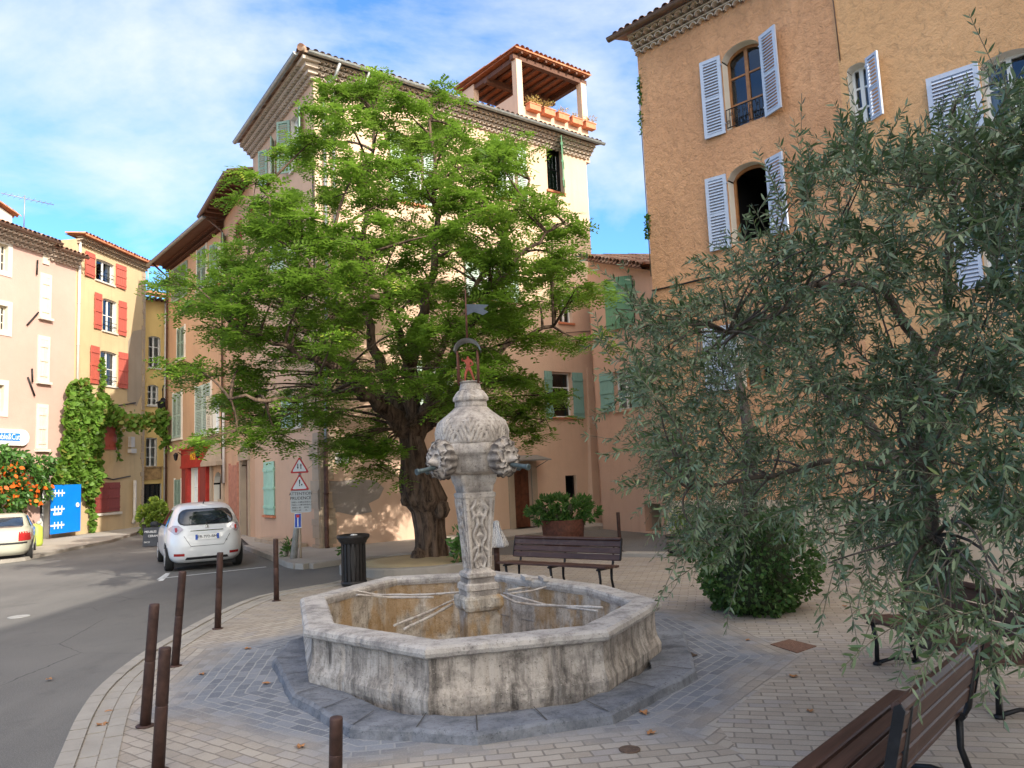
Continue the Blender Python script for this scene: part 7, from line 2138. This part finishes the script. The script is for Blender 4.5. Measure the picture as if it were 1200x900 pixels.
limb_px = [
    [(482, 515, 16.9, 17), (462, 488, 16.5, 15), (440, 470, 16.0, 13), (415, 452, 15.6, 11), (392, 430, 15.2, 8), (365, 420, 14.9, 6), (320, 400, 14.6, 4), (270, 380, 14.4, 2.5)],
    [(480, 515, 17.0, 15), (468, 480, 17.1, 13), (455, 450, 17.2, 11), (440, 415, 17.2, 9), (430, 370, 17.2, 7), (425, 300, 17.0, 5), (430, 220, 16.8, 3.5), (440, 130, 16.6, 2)],
    [(484, 515, 16.9, 17), (484, 480, 16.9, 15), (480, 440, 16.8, 13), (484, 400, 16.6, 11), (500, 350, 16.4, 8), (512, 290, 16.2, 6), (510, 220, 16.2, 4), (505, 140, 16.2, 2.5)],
    [(486, 520, 17.0, 14), (502, 490, 17.3, 12), (530, 460, 17.5, 9), (560, 430, 17.6, 7), (600, 400, 17.4, 5), (650, 380, 17.2, 3)],
    [(484, 500, 17.0, 12), (510, 460, 16.4, 9), (540, 400, 15.6, 7), (575, 340, 15.0, 5), (620, 290, 14.8, 3.5), (660, 260, 14.8, 2)],
    [(470, 490, 17.2, 10), (440, 455, 17.9, 8), (400, 420, 18.4, 6), (340, 370, 18.4, 4), (290, 310, 18.2, 2.5)],
    [(484, 440, 16.9, 9), (470, 400, 15.6, 7), (455, 350, 14.6, 5), (430, 300, 14.0, 4), (390, 260, 13.8, 2.5)],
    [(486, 470, 17.1, 9), (510, 420, 18.4, 7), (550, 350, 19.0, 5), (590, 280, 19.2, 3), (620, 210, 19.0, 2)],
    [(415, 452, 15.6, 8), (380, 460, 14.6, 6), (330, 470, 14.0, 4), (270, 465, 13.8, 2.5)],
    [(455, 350, 14.6, 5), (380, 330, 14.2, 4), (320, 260, 14.4, 3), (310, 220, 14.6, 2)]]
NODES = []
for i, L in enumerate(limb_px):
    B_ = blend(L, 4); pts = [atY(x, y, Yv) for x, y, Yv, w in B_]
    for k, p in enumerate(pts): p.x += .05 * math.sin(k * 1.7 + i); p.z += .05 * math.sin(k * 2.3 + i)
    rad_ = [w * Yv / FPX * .66 for x, y, Yv, w in B_]
    mb = MB(); mb.tube(pts, rad_, 12, jit=.06); mb.build('branch', M_['bark'], tree)
    if i not in (): NODES += [(p, r) for p, r in zip(pts[2:], rad_[2:])]
NP = np.array([list(p) for p, r in NODES])
crown = [(400, 100), (440, 90), (480, 108), (520, 98), (560, 148), (600, 152), (622, 170), (606, 205), (640, 232), (668, 255), (660, 285), (690, 320), (700, 345), (655, 372), (688, 392), (690, 410), (640, 402), (612, 418), (640, 440), (655, 500), (640, 512), (605, 490), (580, 495), (560, 500), (520, 470), (490, 455), (465, 490), (440, 530), (415, 535), (400, 510), (375, 495), (345, 492), (320, 490), (285, 502), (262, 498), (285, 490), (245, 470), (238, 450), (196, 440), (212, 402), (240, 380), (205, 345), (207, 325), (250, 318), (260, 290), (300, 272), (285, 235), (300, 210), (325, 205), (330, 165), (365, 172), (355, 130), (385, 115)]
cx0, cy0 = 455, 330
def sample_poly(poly, n, rng):
    P = np.array(poly); lo, hi = P.min(0), P.max(0); out = []
    while len(out) < n:
        q = rng.uniform(lo, hi, (n * 2, 2)); q = q[in_poly(q[:, 0], q[:, 1], poly)]; out += list(q)
    return np.array(out[:n])
rng = np.random.default_rng(42)
nb = 215
S_ = sample_poly(crown, nb * 2, rng)
# boughs: keep them spaced
keep = []
for q in S_:
    rn = math.hypot((q[0] - cx0) / 250, (q[1] - cy0) / 240); hd = 3.9 * math.sqrt(max(.06, 1 - min(1, rn) ** 2))
    # mostly near the outside of the crown
    u = rng.uniform(-1, 1); u = math.copysign(abs(u) ** .6, u); Y = 16.6 + hd * u
    # sink boughs inwards so that their own spread stays inside the outline
    w = px2w(np.array([q[0] * .92 + cx0 * .08]), np.array([q[1] * .96 + cy0 * .04]), np.array([Y]))[0]
    if all(np.sum((w - k) ** 2 * [1, 1, 2.2]) > .46 for k in keep): keep.append(w)
    if len(keep) >= nb: break
extra = [(445, 102, 16.5), (520, 112, 16.2), (600, 165, 18.6), (640, 245, 15), (655, 262, 15), (228, 335, 14.6), (225, 428, 14.4), (300, 215, 14.6), (395, 110, 16.5), (685, 335, 17), (680, 398, 17), (432, 528, 15.6), (440, 545, 15.8), (455, 515, 15.4), (420, 510, 15.2), (278, 505, 14), (640, 492, 16.6), (325, 508, 14.3), (640, 462, 16.6), (600, 505, 16.8), (545, 490, 17.5)]
keep += [px2w(np.array([float(x)]), np.array([float(y)]), np.array([Y]))[0] for x, y, Y in extra]
BG = np.array(keep)
tw_p, tw_r = [], []; clumps = []
cc = np.array([TB.x, 16.6, 6.5])
for b in BG:
    # thin branch from the nearest sturdier point lower down
    dd = NP - b; dist = np.linalg.norm(dd * [1, 1, 1.0], axis=1) + np.maximum(0, NP[:, 2] - b[2] + .3) * 1.6
    a = NP[np.argmin(dist)]
    t_ = np.linspace(0, 1, 7)[:, None]; mid = (a + b) / 2 + np.array([0, 0, .12 * np.linalg.norm(b - a)]) + rng.normal(0, .08, 3)
    tw_p.append((1 - t_) ** 2 * a + 2 * t_ * (1 - t_) * mid + t_ ** 2 * b); tw_r.append(np.linspace(.034, .010, 7))
    out = b - cc; out[2] *= .2; out = out / (np.linalg.norm(out) + 1e-6)
    rad_b = rng.uniform(.42, .72); n = int(rng.integers(7, 12))
    for k in range(n):
        ang = rng.uniform(0, 2 * np.pi); r = rad_b * math.sqrt(rng.uniform(0, 1))
        c = b + np.array([math.cos(ang) * r, math.sin(ang) * r, rng.normal(0, .10) - .25 * (r / rad_b) ** 2 * rad_b]) + out * .12
        clumps.append(c); t5 = np.linspace(0, 1, 7)[:, None]; m2 = (b + c) / 2 + np.array([0, 0, .06])
        tw_p.append((1 - t5) ** 2 * b + 2 * t5 * (1 - t5) * m2 + t5 ** 2 * c); tw_r.append(np.linspace(.010, .004, 7))
tubes_np(np.array(tw_p), np.array(tw_r), 'twigs', M_['bark'], tree, 4)
CL = np.array(clumps)
nf = 11
O = np.repeat(CL, nf, 0) + rng.normal(0, .035, (len(CL) * nf, 3))
az = rng.uniform(0, 2 * np.pi, len(O)); el = rng.normal(.02, .32, len(O))
D = np.stack([np.cos(az) * np.cos(el), np.sin(az) * np.cos(el), np.sin(el)], 1)
FL = rng.uniform(.22, .40, len(O))
upv = unit(np.array([0, 0, 1.]) + rng.normal(0, .25, (len(O), 3)))
Sd = unit(np.cross(D, upv)); U_ = np.cross(Sd, D)
NL = 5
base, dd_, ss, rn_, ll = [], [], [], [], []
clr = np.repeat(np.clip(rng.normal(.5, .2, len(CL)), 0, .98), nf)
for k in range(NL):
    t_ = (k + .6) / NL; pos = O + D * (FL * t_)[:, None] - np.array([0, 0, 1.]) * (FL * .28 * t_ ** 2)[:, None]
    for sg in (1, -1):
        base.append(pos); d = unit(Sd * sg + D * .45 - U_ * .12 + rng.normal(0, .12, O.shape)); dd_.append(d)
        ss.append(unit(np.cross(d, U_))); rn_.append(np.clip(clr + rng.normal(0, .12, len(O)), 0, 1)); ll.append(rng.uniform(.075, .115, len(O)))
leaves_from(np.concatenate(base), np.concatenate(dd_), np.concatenate(ss), np.concatenate(ll), np.concatenate(ll) * .46, M_['leaf_locust'], 'crown', tree, np.concatenate(rn_), .05, False)

# ---- olives
def twig_system(P0, dirs, L, nper, leafL, leafW, name_leaf, mat, parent, rng, droop=.35, twr=.0028, hexa=True, up_t=0.0):
    N = len(P0); K = 7; t = np.linspace(0, 1, K)
    wig = rng.normal(0, .05, (N, 3))
    def at(tt): return P0 + dirs * (L * tt)[:, None] - np.array([0, 0, 1.]) * (L * droop * tt ** 2)[:, None] + wig * np.sin(tt * 5)[:, None] * L[:, None] if np.ndim(tt) else P0 + dirs * (L * tt)[:, None] - np.array([0, 0, 1.]) * (L * droop * tt ** 2)[:, None] + wig * (math.sin(tt * 5) * L)[:, None]
    paths = np.stack([at(q) for q in t], 1)
    tubes_np(paths, np.broadcast_to(np.linspace(twr * 1.4, twr * .6, K), (N, K)).copy(), 'twigs', M_['twig'], parent, 3)
    base, dd, ss, rn, ll = [], [], [], [], []
    tr = rng.uniform(0, 1, N)
    for k in range(nper):
        q = .08 + .92 * (k + rng.uniform(0, .5, N)) / nper; p = at(q); tan = unit(dirs - np.array([0, 0, 1.]) * (2 * droop * q)[:, None])
        ref = unit(np.array([0, 0, 1.]) + rng.normal(0, .3, (N, 3))); a = unit(np.cross(tan, ref)); b = np.cross(a, tan)
        rot = k * np.pi / 2 + rng.normal(0, .35, N) + tr * 6
        for sg in (1, -1):
            lat = (a * np.cos(rot)[:, None] + b * np.sin(rot)[:, None]) * sg
            d = unit(lat * rng.uniform(.55, 1.0, N)[:, None] + tan * .8 + rng.normal(0, .12, (N, 3)) - np.array([0, 0, .12])); s = unit(np.cross(d, np.cross(lat, tan) + rng.normal(0, .4, (N, 3))))
            m = rng.uniform(0, 1, N) > .08
            base.append(p[m]); dd.append(d[m]); ss.append(s[m]); rn.append(np.clip(rng.normal(.45, .25, N), 0, 1)[m]); ll.append((leafL * rng.uniform(.65, 1.2, N) * (1 - .35 * (k / nper) ** 3))[m])
    ll = np.concatenate(ll)
    return leaves_from(np.concatenate(base), np.concatenate(dd), np.concatenate(ss), ll, ll * leafW, mat, name_leaf, parent, np.concatenate(rn), .10, hexa)
OB = V((4.25, 8.15, .014))
olive = thing('olive_tree', 'large grey green olive tree filling the right side, its branches hanging over the bench', 'tree', OB)
trk = [(4.25, 8.15, .0), (4.27, 8.1, .5), (4.18, 8.0, 1.1), (4.12, 7.9, 1.7)]
mb = MB(); mb.tube([V(p) for p in blend(trk, 4)], [.19, .165, .15, .14, .135, .13, .125, .12, .12, .115, .115, .11, .11], 20, jit=.08); mb.build('trunk', M_['bark_olive'], olive)
ol = [[(4.12, 7.9, 1.65), (4.0, 7.5, 2.4), (3.7, 6.9, 3.0), (3.1, 6.2, 3.4), (2.3, 5.7, 3.3), (1.5, 5.3, 2.9)],
      [(4.12, 7.9, 1.65), (4.2, 7.6, 2.5), (4.1, 7.1, 3.4), (3.8, 6.4, 4.2), (3.5, 5.6, 4.6)],
      [(4.12, 7.9, 1.65), (3.9, 7.4, 2.0), (3.5, 6.6, 2.4), (3.0, 5.6, 2.5), (2.5, 4.7, 2.2), (2.1, 4.0, 1.6)],
      [(4.12, 7.9, 1.65), (4.5, 7.4, 2.6), (4.7, 6.6, 3.3), (4.6, 5.6, 3.6), (4.0, 4.6, 3.5), (3.2, 3.9, 3.3)],
      [(4.12, 7.9, 1.65), (3.7, 8.1, 2.4), (3.1, 8.2, 3.1), (2.5, 8.0, 3.5), (1.9, 7.6, 3.4)],
      [(3.5, 6.6, 2.4), (3.2, 6.0, 2.1), (2.6, 5.6, 1.9), (1.9, 5.3, 1.9), (1.2, 5.2, 1.8)],
      [(4.2, 7.6, 2.5), (4.0, 6.5, 2.6), (3.8, 5.3, 2.3), (3.3, 4.3, 1.9), (2.9, 3.5, 1.5)]]
OND = []
for i, L in enumerate(ol):
    B_ = blend(L, 5); pts = [V(p) + V((mnoise.noise(V(p) * 2 + V((i, 0, 0))), mnoise.noise(V(p) * 2 + V((0, i, 5))), mnoise.noise(V(p) * 2 + V((0, 9, i))))) * .12 for p in B_]
    rr = [(.055 if i < 5 else .028) * (1 - .85 * k / len(pts)) + .006 for k in range(len(pts))]
    mb = MB(); mb.tube(pts, rr, 10, jit=.06); mb.build('branch', M_['bark_olive'], olive); OND += [list(p) for p in pts[3:]]
OND = np.array(OND)
rng = np.random.default_rng(5)
ocr = [(770, 380), (800, 350), (840, 330), (880, 300), (905, 270), (935, 215), (960, 165), (1005, 160), (1040, 175), (1080, 190), (1110, 140), (1150, 120), (1200, 105), (1290, 60), (1330, 500), (1300, 690), (1200, 690), (1130, 680), (1060, 655), (1010, 635), (960, 600), (930, 560), (890, 600), (850, 650), (805, 610), (800, 560), (745, 505), (735, 480), (760, 440)]
def ymin_of(px, py):
    y = np.interp(px, [700, 850, 1000, 1200, 1330], [5.2, 4.9, 4.2, 3.35, 3.2]); return y - np.clip((py - 600) / 200, 0, 1) * .5
def branchlets(poly, n, depth, rng, skew=1.6, pull=1.0):
    q = sample_poly(poly, n, rng); y0 = ymin_of(q[:, 0], q[:, 1]); Y = y0 + depth * rng.uniform(0, 1, n) ** skew
    return q, px2w(q[:, 0], q[:, 1], Y)
q, P0 = branchlets(ocr, 2100, 3.8, rng)
# cluster them: pull towards a few hundred centres so that clumps and gaps appear
cen = P0[rng.integers(0, len(P0), 150)]
ci = np.argmin(((P0[:, None, :] - cen[None]) ** 2).sum(-1), 1); P0 = P0 * .5 + cen[ci] * .5
trc = np.array([4.0, 7.2, 2.6]); out = unit(P0 - trc)
dirs = unit(out * .8 + rng.normal(0, .55, P0.shape) + np.array([0, 0, .25]) * np.clip((P0[:, 2:3] - 1.6), -.3, 1.3))
twig_system(P0, dirs, rng.uniform(.28, .62, len(P0)) * np.where((q[:, 1] > 600) & (q[:, 0] > 980), .6, 1.0), 15, .072, .215, 'foliage', M_['leaf_olive'], olive, rng, .28)
# long sprays seen against the wall, the sky and the paving
sprays = [((790, 400, 5.2), (690, 318, 5.0)), ((790, 420, 5.2), (700, 405, 5.0)), ((770, 380, 5.3), (738, 350, 5.2)), ((800, 470, 5.2), (690, 480, 4.9)), ((790, 500, 5.1), (722, 440, 5.0)), ((800, 560, 5.2), (728, 578, 5.0)), ((790, 540, 5.1), (716, 545, 4.9)),
          ((830, 640, 5.2), (775, 690, 5.0)), ((840, 660, 5.1), (785, 650, 4.9)), ((850, 350, 5.1), (838, 290, 5.0)), ((920, 260, 4.8), (900, 200, 4.8)), ((985, 190, 4.6), (975, 115, 4.5)), ((1000, 200, 4.6), (1012, 150, 4.5)), ((1150, 150, 3.9), (1166, 30, 3.8)), ((1160, 170, 3.8), (1175, 60, 3.7)), ((1180, 150, 3.6), (1192, 90, 3.5)),
          ((1010, 640, 4.3), (960, 700, 3.9)), ((1050, 690, 3.9), (985, 742, 3.3)), ((1080, 700, 3.7), (1030, 770, 3.1)), ((1100, 720, 3.5), (1090, 795, 3.0)), ((1140, 700, 3.3), (1190, 790, 2.9)), ((1120, 720, 3.3), (1060, 760, 3.0)), ((980, 620, 4.2), (955, 640, 4.0)), ((1180, 700, 3.2), (1205, 770, 2.9)), ((720, 340, 5.2), (760, 375, 5.2)), ((740, 420, 5.1), (700, 375, 5.0)), ((760, 470, 5.0), (735, 410, 5.0)), ((1060, 200, 4.4), (1085, 130, 4.3)), ((940, 240, 4.7), (925, 150, 4.6)), ((870, 330, 5.0), (862, 250, 5.0)),
          ((1100, 690, 3.5), (1020, 742, 3.1)), ((1150, 720, 3.2), (1130, 800, 2.9)), ((1080, 690, 3.6), (1100, 780, 3.1)), ((1000, 640, 4.2), (1015, 720, 3.8)), ((1180, 690, 3.2), (1150, 770, 2.9))]
A_ = np.array([list(atY(*a)) for a, b in sprays]); B_2 = np.array([list(atY(*b)) for a, b in sprays]); n = len(sprays)
reps = 3; A_ = np.repeat(A_, reps, 0) + rng.normal(0, .07, (n * reps, 3)); B_2 = np.repeat(B_2, reps, 0) + rng.normal(0, .09, (n * reps, 3)); dv = B_2 - A_; LL = np.linalg.norm(dv, axis=1)
twig_system(A_, unit(dv) + np.array([0, 0, .18]), LL, 13, .072, .21, 'spray_foliage', M_['leaf_olive'], olive, rng, .22)
# carrier branches
cp = [];
for c in np.concatenate([cen, A_[::3]]):
    a = OND[np.argmin(np.linalg.norm(OND - c, axis=1))]; t_ = np.linspace(0, 1, 9)[:, None]; m = (a + c) / 2 + rng.normal(0, .12, 3) + np.array([0, 0, .1]); cp.append((1 - t_) ** 2 * a + 2 * t_ * (1 - t_) * m + t_ ** 2 * c)
tubes_np(np.array(cp), np.broadcast_to(np.linspace(.010, .003, 9), (len(cp), 9)).copy(), 'carrier_branches', M_['bark_olive'], olive, 5)
# olives (the fruit) here and there
fr = P0[rng.integers(0, len(P0), 260)] + rng.normal(0, .1, (260, 3)); mb = MB()
for f_ in fr: mb.lathe([(0, -.011), (.007, -.006), (.0085, 0), (.006, .008), (0, .011)], V(f_), 6)
mb.build('fruit', m_plain('green_olive', (.12, .17, .05), .4, 0, .2), olive)['kind'] = 'stuff'

# ---- second olive, its foot wrapped in ivy
IB = G(900, 724); IB.z = .014
ol2 = thing('olive_tree', 'second olive tree whose trunk foot is wrapped in a dark green ivy skirt', 'tree', (IB.x, IB.y + .45, .014)); ic = V((IB.x, IB.y + .45, 0))
mb = MB(); mb.tube([ic, ic + V((0, 0, 1.2)), ic + V((.1, 0, 2.2)), ic + V((.0, .1, 3.4))], [.14, .11, .09, .04], 14, jit=.06); mb.build('trunk', M_['bark_olive'], ol2)
n = 900; u = rng.normal(0, 1, (n, 3)); u = unit(u) * rng.uniform(.35, 1, (n, 1)) ** .5
P2 = np.array([ic.x - .05, ic.y, 2.55]) + u * np.array([1.35, 1.1, 1.75]); P2[:, 2] = np.maximum(P2[:, 2], .9)
twig_system(P2, unit(u + rng.normal(0, .5, u.shape)), rng.uniform(.3, .6, n), 12, .055, .22, 'foliage', M_['leaf_olive'], ol2, rng, .5)
n = 6500; z = rng.uniform(.03, 1.35, n); th = rng.uniform(0, 2 * np.pi, n)
rr = .66 * np.clip(np.sin(np.clip((z + .25) / 1.9, 0, 1) * np.pi), .0, 1) ** .45 * (1 + .15 * np.sin(3 * th + z * 5) + .12 * np.sin(7 * th - z * 9) + .08 * np.sin(13 * th + z * 17)) - np.abs(rng.normal(0, .09, n)) + .07
rr[z < .18] *= .88
base = np.stack([ic.x + np.cos(th) * rr, ic.y + np.sin(th) * rr, z], 1); d = unit(np.stack([np.cos(th), np.sin(th), rng.uniform(-1, .3, n)], 1) + rng.normal(0, .5, (n, 3))); s = unit(np.cross(d, rng.normal(0, 1, (n, 3)))); l = rng.uniform(.04, .075, n)
leaves_from(base, d, s, l, l * .75, M_['leaf_ivy'], 'ivy_skirt', ol2, rng.uniform(0, 1, n), .1)
mb = MB(); mb.lathe([(.34, 0), (.46, .2), (.46, .8), (.34, 1.1), (0, 1.25)], ic, 20); mb.build('ivy_stems', m_plain('ivy_dark_stems', (.035, .045, .02), .9, 0, .4, 20), ol2)

# ---- other plants
def bush(parent, c, rad3, n, L, Wr, mat, rng, name='foliage', shell_=.45, clump=0):
    u = unit(rng.normal(0, 1, (n, 3))) * rng.uniform(shell_, 1, (n, 1)); P = np.array(list(c)) + u * np.array(rad3)
    if clump:
        k = P[rng.integers(0, n, clump)]; ci = np.argmin(((P[:, None] - k[None]) ** 2).sum(-1), 1); P = P * .45 + k[ci] * .55
    d = unit(u + rng.normal(0, .6, u.shape) + [0, 0, .15]); s = unit(np.cross(d, rng.normal(0, 1, (n, 3)))); l = L * rng.uniform(.6, 1.2, n)
    return leaves_from(P, d, s, l, l * Wr, mat, name, parent, rng.uniform(0, 1, n), .15)
pp, r_, zp_ = PLANTER
shr = thing('planter_shrub', 'broad glossy green shrub growing out of the rusty steel planter', 'shrub', (pp.x, pp.y, zp_ - .08))
c = atY(660, 600, pp.y); w_ = (atY(710, 600, pp.y).x - atY(612, 600, pp.y).x) / 2; hz = (atY(660, 577, pp.y).z - atY(660, 620, pp.y).z) / 2
bush(shr, c + V((0, 0, .02)), (w_ * .95, .7, hz * 1.05), 4200, .13, .34, M_['leaf_shrub'], rng, clump=60)
mb = MB()
for k in range(14):
    a = random.uniform(0, 6.28); e = V((math.cos(a) * w_ * .7, math.sin(a) * .5, hz * random.uniform(.2, .9))); mb.tube([V((pp.x, pp.y, zp_ - .1)), V((pp.x, pp.y, zp_ + .1)) + e * .5, c + e], [.02, .015, .006], 5)
mb.build('stems', M_['twig'], shr)
bq, rb_, zb_r = BARREL
shb = thing('barrel_bush', 'sparse light green bush with thin stems growing in the half barrel', 'shrub', (bq.x, bq.y, zb_r - .06))
bush(shb, bq + V((0, 0, zb_r + .26)), (.42, .35, .36), 900, .07, .35, M_['leaf_yellow'], rng, shell_=.1, clump=30)
mb = MB()
for k in range(12):
    a = random.uniform(0, 6.28); mb.tube([V((bq.x, bq.y, zb_r - .08)), V((bq.x + math.cos(a) * .2, bq.y + math.sin(a) * .2, zb_r + .3)), V((bq.x + math.cos(a) * .4, bq.y + math.sin(a) * .3, zb_r + .5))], [.008, .006, .003], 5)
mb.build('stems', M_['twig'], shb)
pc, a_, b_ = POT1; bush(pot1, pc + V((0, 0, b_ + .35)), (.5, .5, .45), 500, .14, .35, M_['leaf_shrub'], rng)
pc, a_, b_ = POT2
c = atY(181, 606, pc.y); bush(PB, c, ((atY(199, 600, pc.y).x - atY(163, 600, pc.y).x) / 2, .6, (atY(181, 581, pc.y).z - atY(181, 634, pc.y).z) / 2), 2600, .15, .45, M_['leaf_yellow'], rng, clump=40)
mb = MB(); mb.tube([pc + V((0, 0, .5)), c], [.04, .02], 6); mb.build('stem', M_['twig'], PB)
# climbing vine on the cream house
vine = thing('climbing_vine', 'dense green vine climbing the cream house from the blue gate upwards', 'climbing plant', WC.P(.6, 0.1, .1))
def wall_leaves(W, poly, n, L, Wr, mat, parent, rng, thick=.35, name='foliage', lump=60, hang=.4):
    q = sample_poly(poly, n, rng); P = []
    kk = q[rng.integers(0, n, lump)]; ci = np.argmin(((q[:, None] - kk[None]) ** 2).sum(-1), 1); dist = np.sqrt(((q - kk[ci]) ** 2).sum(-1))
    bulge = np.clip(1 - dist / (dist.max() * .7 + 1e-6), 0, 1)
    for (x, y), b in zip(q, bulge):
        u, z = W.uz(x, y, .1); P.append(list(W.P(u, z, .05 + thick * (.25 + .75 * b) * rng.uniform(.6, 1))))
    P = np.array(P); nn = np.array(list(W.n)); d = unit(np.array([0, 0, -hang]) + nn * .4 + rng.normal(0, .5, P.shape)); s = unit(np.cross(d, nn + rng.normal(0, .4, P.shape))); l = L * rng.uniform(.6, 1.2, n)
    return leaves_from(P, d, s, l, l * Wr, mat, name, parent, rng.uniform(0, 1, n), .1)
vp_ = [(78, 447), (92, 444), (97, 462), (97, 485), (112, 470), (113, 462), (122, 462), (122, 480), (135, 478), (138, 492), (120, 496), (112, 512), (110, 545), (112, 560), (104, 580), (96, 585), (95, 566), (64, 566), (61, 580), (58, 560), (66, 535), (72, 500), (72, 470)]
wall_leaves(WC, vp_, 5200, .26, .85, M_['leaf_vine'], vine, rng, .5)
wall_leaves(WC, [(104, 585), (108, 585), (109, 622), (104, 622)], 160, .2, .8, M_['leaf_vine'], vine, rng, .15, 'low_shoots', 8)
wall_leaves(WC, [(117, 420), (120, 420), (121, 465), (115, 465)], 120, .2, .8, M_['leaf_vine'], vine, rng, .15, 'upper_shoots', 8)
wall_leaves(WC, [(136, 495), (139, 495), (138, 540), (135, 530)], 90, .2, .8, M_['leaf_vine'], vine, rng, .15, 'side_shoots', 8)
mb = MB(); pts = [WC.P(*WC.uz(x, y), .1) for x, y in ((88, 620), (89, 590), (86, 550), (84, 500), (86, 455))]; mb.tube(pts, [.08, .07, .06, .05, .03], 7); mb.build('stem', M_['bark'], vine)
gar = thing('vine_garland', 'thin leafy vine strung across the street from the cream house to the peach house', 'climbing plant', WC.P(*WC.uz(120, 478), .3))
a, b = WC.P(*WC.uz(112, 480), .4), WA.P(*WA.uz(199, 486), .25); pth = [a.lerp(b, k / 10) - V((0, 0, .5 * math.sin(k / 10 * PI))) for k in range(11)]
mb = MB(); mb.tube(pth, .035, 6); mb.build('stem', M_['bark'], gar)
n = 900; t_ = rng.uniform(0, 1, n); P = np.array([list(a)]) * (1 - t_)[:, None] + np.array([list(b)]) * t_[:, None]; P[:, 2] -= .5 * np.sin(t_ * np.pi); P += rng.normal(0, .12, P.shape) * (1 + .8 * np.sin(t_ * 19) ** 2)[:, None]
d = unit(rng.normal(0, 1, P.shape) + [0, 0, -.6]); s = unit(np.cross(d, rng.normal(0, 1, P.shape))); l = rng.uniform(.14, .26, n)
leaves_from(P, d, s, l, l * .85, M_['leaf_vine'], 'foliage', gar, np.clip(rng.uniform(.2, 1.25, n), 0, 1), .1)
wall_leaves(WA, [(196, 478), (200, 482), (200, 530), (196, 520), (193, 500)], 420, .22, .85, M_['leaf_vine'], gar, rng, .5, 'hanging_foliage', 14)
# trumpet vine with orange flowers over the shop door of the pink house
tv = thing('trumpet_vine', 'bushy vine with orange trumpet flowers over the doorway of the pink house', 'climbing plant', WP1.P(WP1.L - 1, 0.1, .3))
tvp = [(-45, 528), (-10, 520), (20, 530), (42, 535), (50, 545), (48, 575), (40, 592), (22, 588), (8, 600), (-30, 610), (-60, 580)]
wall_leaves(WP1, tvp, 3600, .2, .5, M_['leaf_ivy' if False else 'leaf_shrub'], tv, rng, 1.1, lump=50)
wall_leaves(WP1, [(-40, 548), (10, 545), (36, 566), (34, 590), (-30, 596)], 170, .2, .6, M_['flower_orange'], tv, rng, 1.35, 'flowers', 14, .2)
mb = MB(); mb.tube([WP1.P(WP1.L - 1.2, .1, .3), WP1.P(WP1.L - 1.0, 1.4, .35), WP1.P(WP1.L - 1.6, 3.4, .4)], [.07, .05, .03], 7); mb.build('stem', M_['bark'], tv)
# sprigs on the left edge of the ochre house
spg = thing('wall_creeper', 'small green creeper tufts on the left edge of the ochre house', 'climbing plant', WR.P(0, 6, 0))
for (poly, n) in (([(747, 95), (753, 97), (754, 122), (749, 122)], 110), ([(749, 130), (753, 130), (753, 160), (750, 158)], 40), ([(755, 252), (760, 252), (761, 280), (756, 276)], 110), ([(750, 70), (753, 70), (753, 95), (750, 95)], 40)):
    q = sample_poly(poly, n, rng); P = px2w(q[:, 0], q[:, 1], np.full(n, R0.y - .02)); d = unit(rng.normal(0, 1, P.shape)); s = unit(np.cross(d, rng.normal(0, 1, P.shape))); l = rng.uniform(.05, .1, n)
    leaves_from(P, d, s, l, l * .7, M_['leaf_shrub'], 'tuft', spg, rng.uniform(0, 1, n), .1)
mb = MB(); mb.tube([WR.P(-.02, z, .0) for z in (6.5, 8, 9.5, 11)], .012, 5); mb.build('stem', M_['twig'], spg)
# weeds
for (x, y, z, s_, n, lab) in ((337, 652, .12, .22, 90, 'small weed tuft at the wall foot left of the road sign'), (404, 655, .12, .25, 110, 'small leafy weed at the wall foot beside the rain pipe'), (541, 662, .12, .42, 260, 'upright green shoots beside the tree pit, seen behind the fountain column')):
    p = G(x, y, z); w = thing('weed', lab, 'weed', p); bush(w, p + V((0, 0, s_ * .9)), (s_ * .7, s_ * .6, s_), n, .13, .4, M_['leaf_shrub'], rng, shell_=.1)
    mb = MB()
    for k in range(5): mb.tube([p, p + V((random.uniform(-.1, .1), 0, s_)), p + V((random.uniform(-.2, .2), 0, s_ * 1.7))], .008, 4)
    mb.build('stems', M_['twig'], w)
# flower boxes on the roof terrace
for k in range(5):
    f = .06 + k * .2; u = lu0 + (lu1 - lu0) * f + .15; c = WF.P(u + .25, pz + .0, SB + .12)
    fb = thing('flower_box', ['terracotta flower box at the left end of the terrace wall, full of dry golden plants', 'second terracotta flower box on the terrace wall with dry plants', 'middle terracotta flower box on the terrace wall', 'fourth terracotta flower box on the terrace wall, nearly bare', 'terracotta flower box at the right end of the terrace wall'][k], 'flower box', c, 'flower boxes on the roof terrace')
    mb = MB(); mb.wbox(WF, u - .0, u + .52, pz - .16, pz + .05, SB + .01, SB + .25); mb.wbox(WF, u - .03, u + .55, pz + .05, pz + .09, SB + .005, SB + .27); mb.build('box', M_['terracotta'], fb)
    bush(fb, c + V((0, 0, .22)), (.33, .16, .25 if k < 2 else .14), [260, 200, 110, 60, 120][k], .10, .25, m_leaf('dry_plant_%d' % k, (.36, .24, .07), (.4, .3, .1), (.2, .28, .06), .3) if k == 0 else bpy.data.materials['dry_plant_0'], rng, shell_=.1)

for o in bpy.data.objects:
    n_ = o.name.split('.')[0]
    if n_ in ('twigs', 'carrier_branches', 'flowers', 'stems'): o['kind'] = 'stuff'
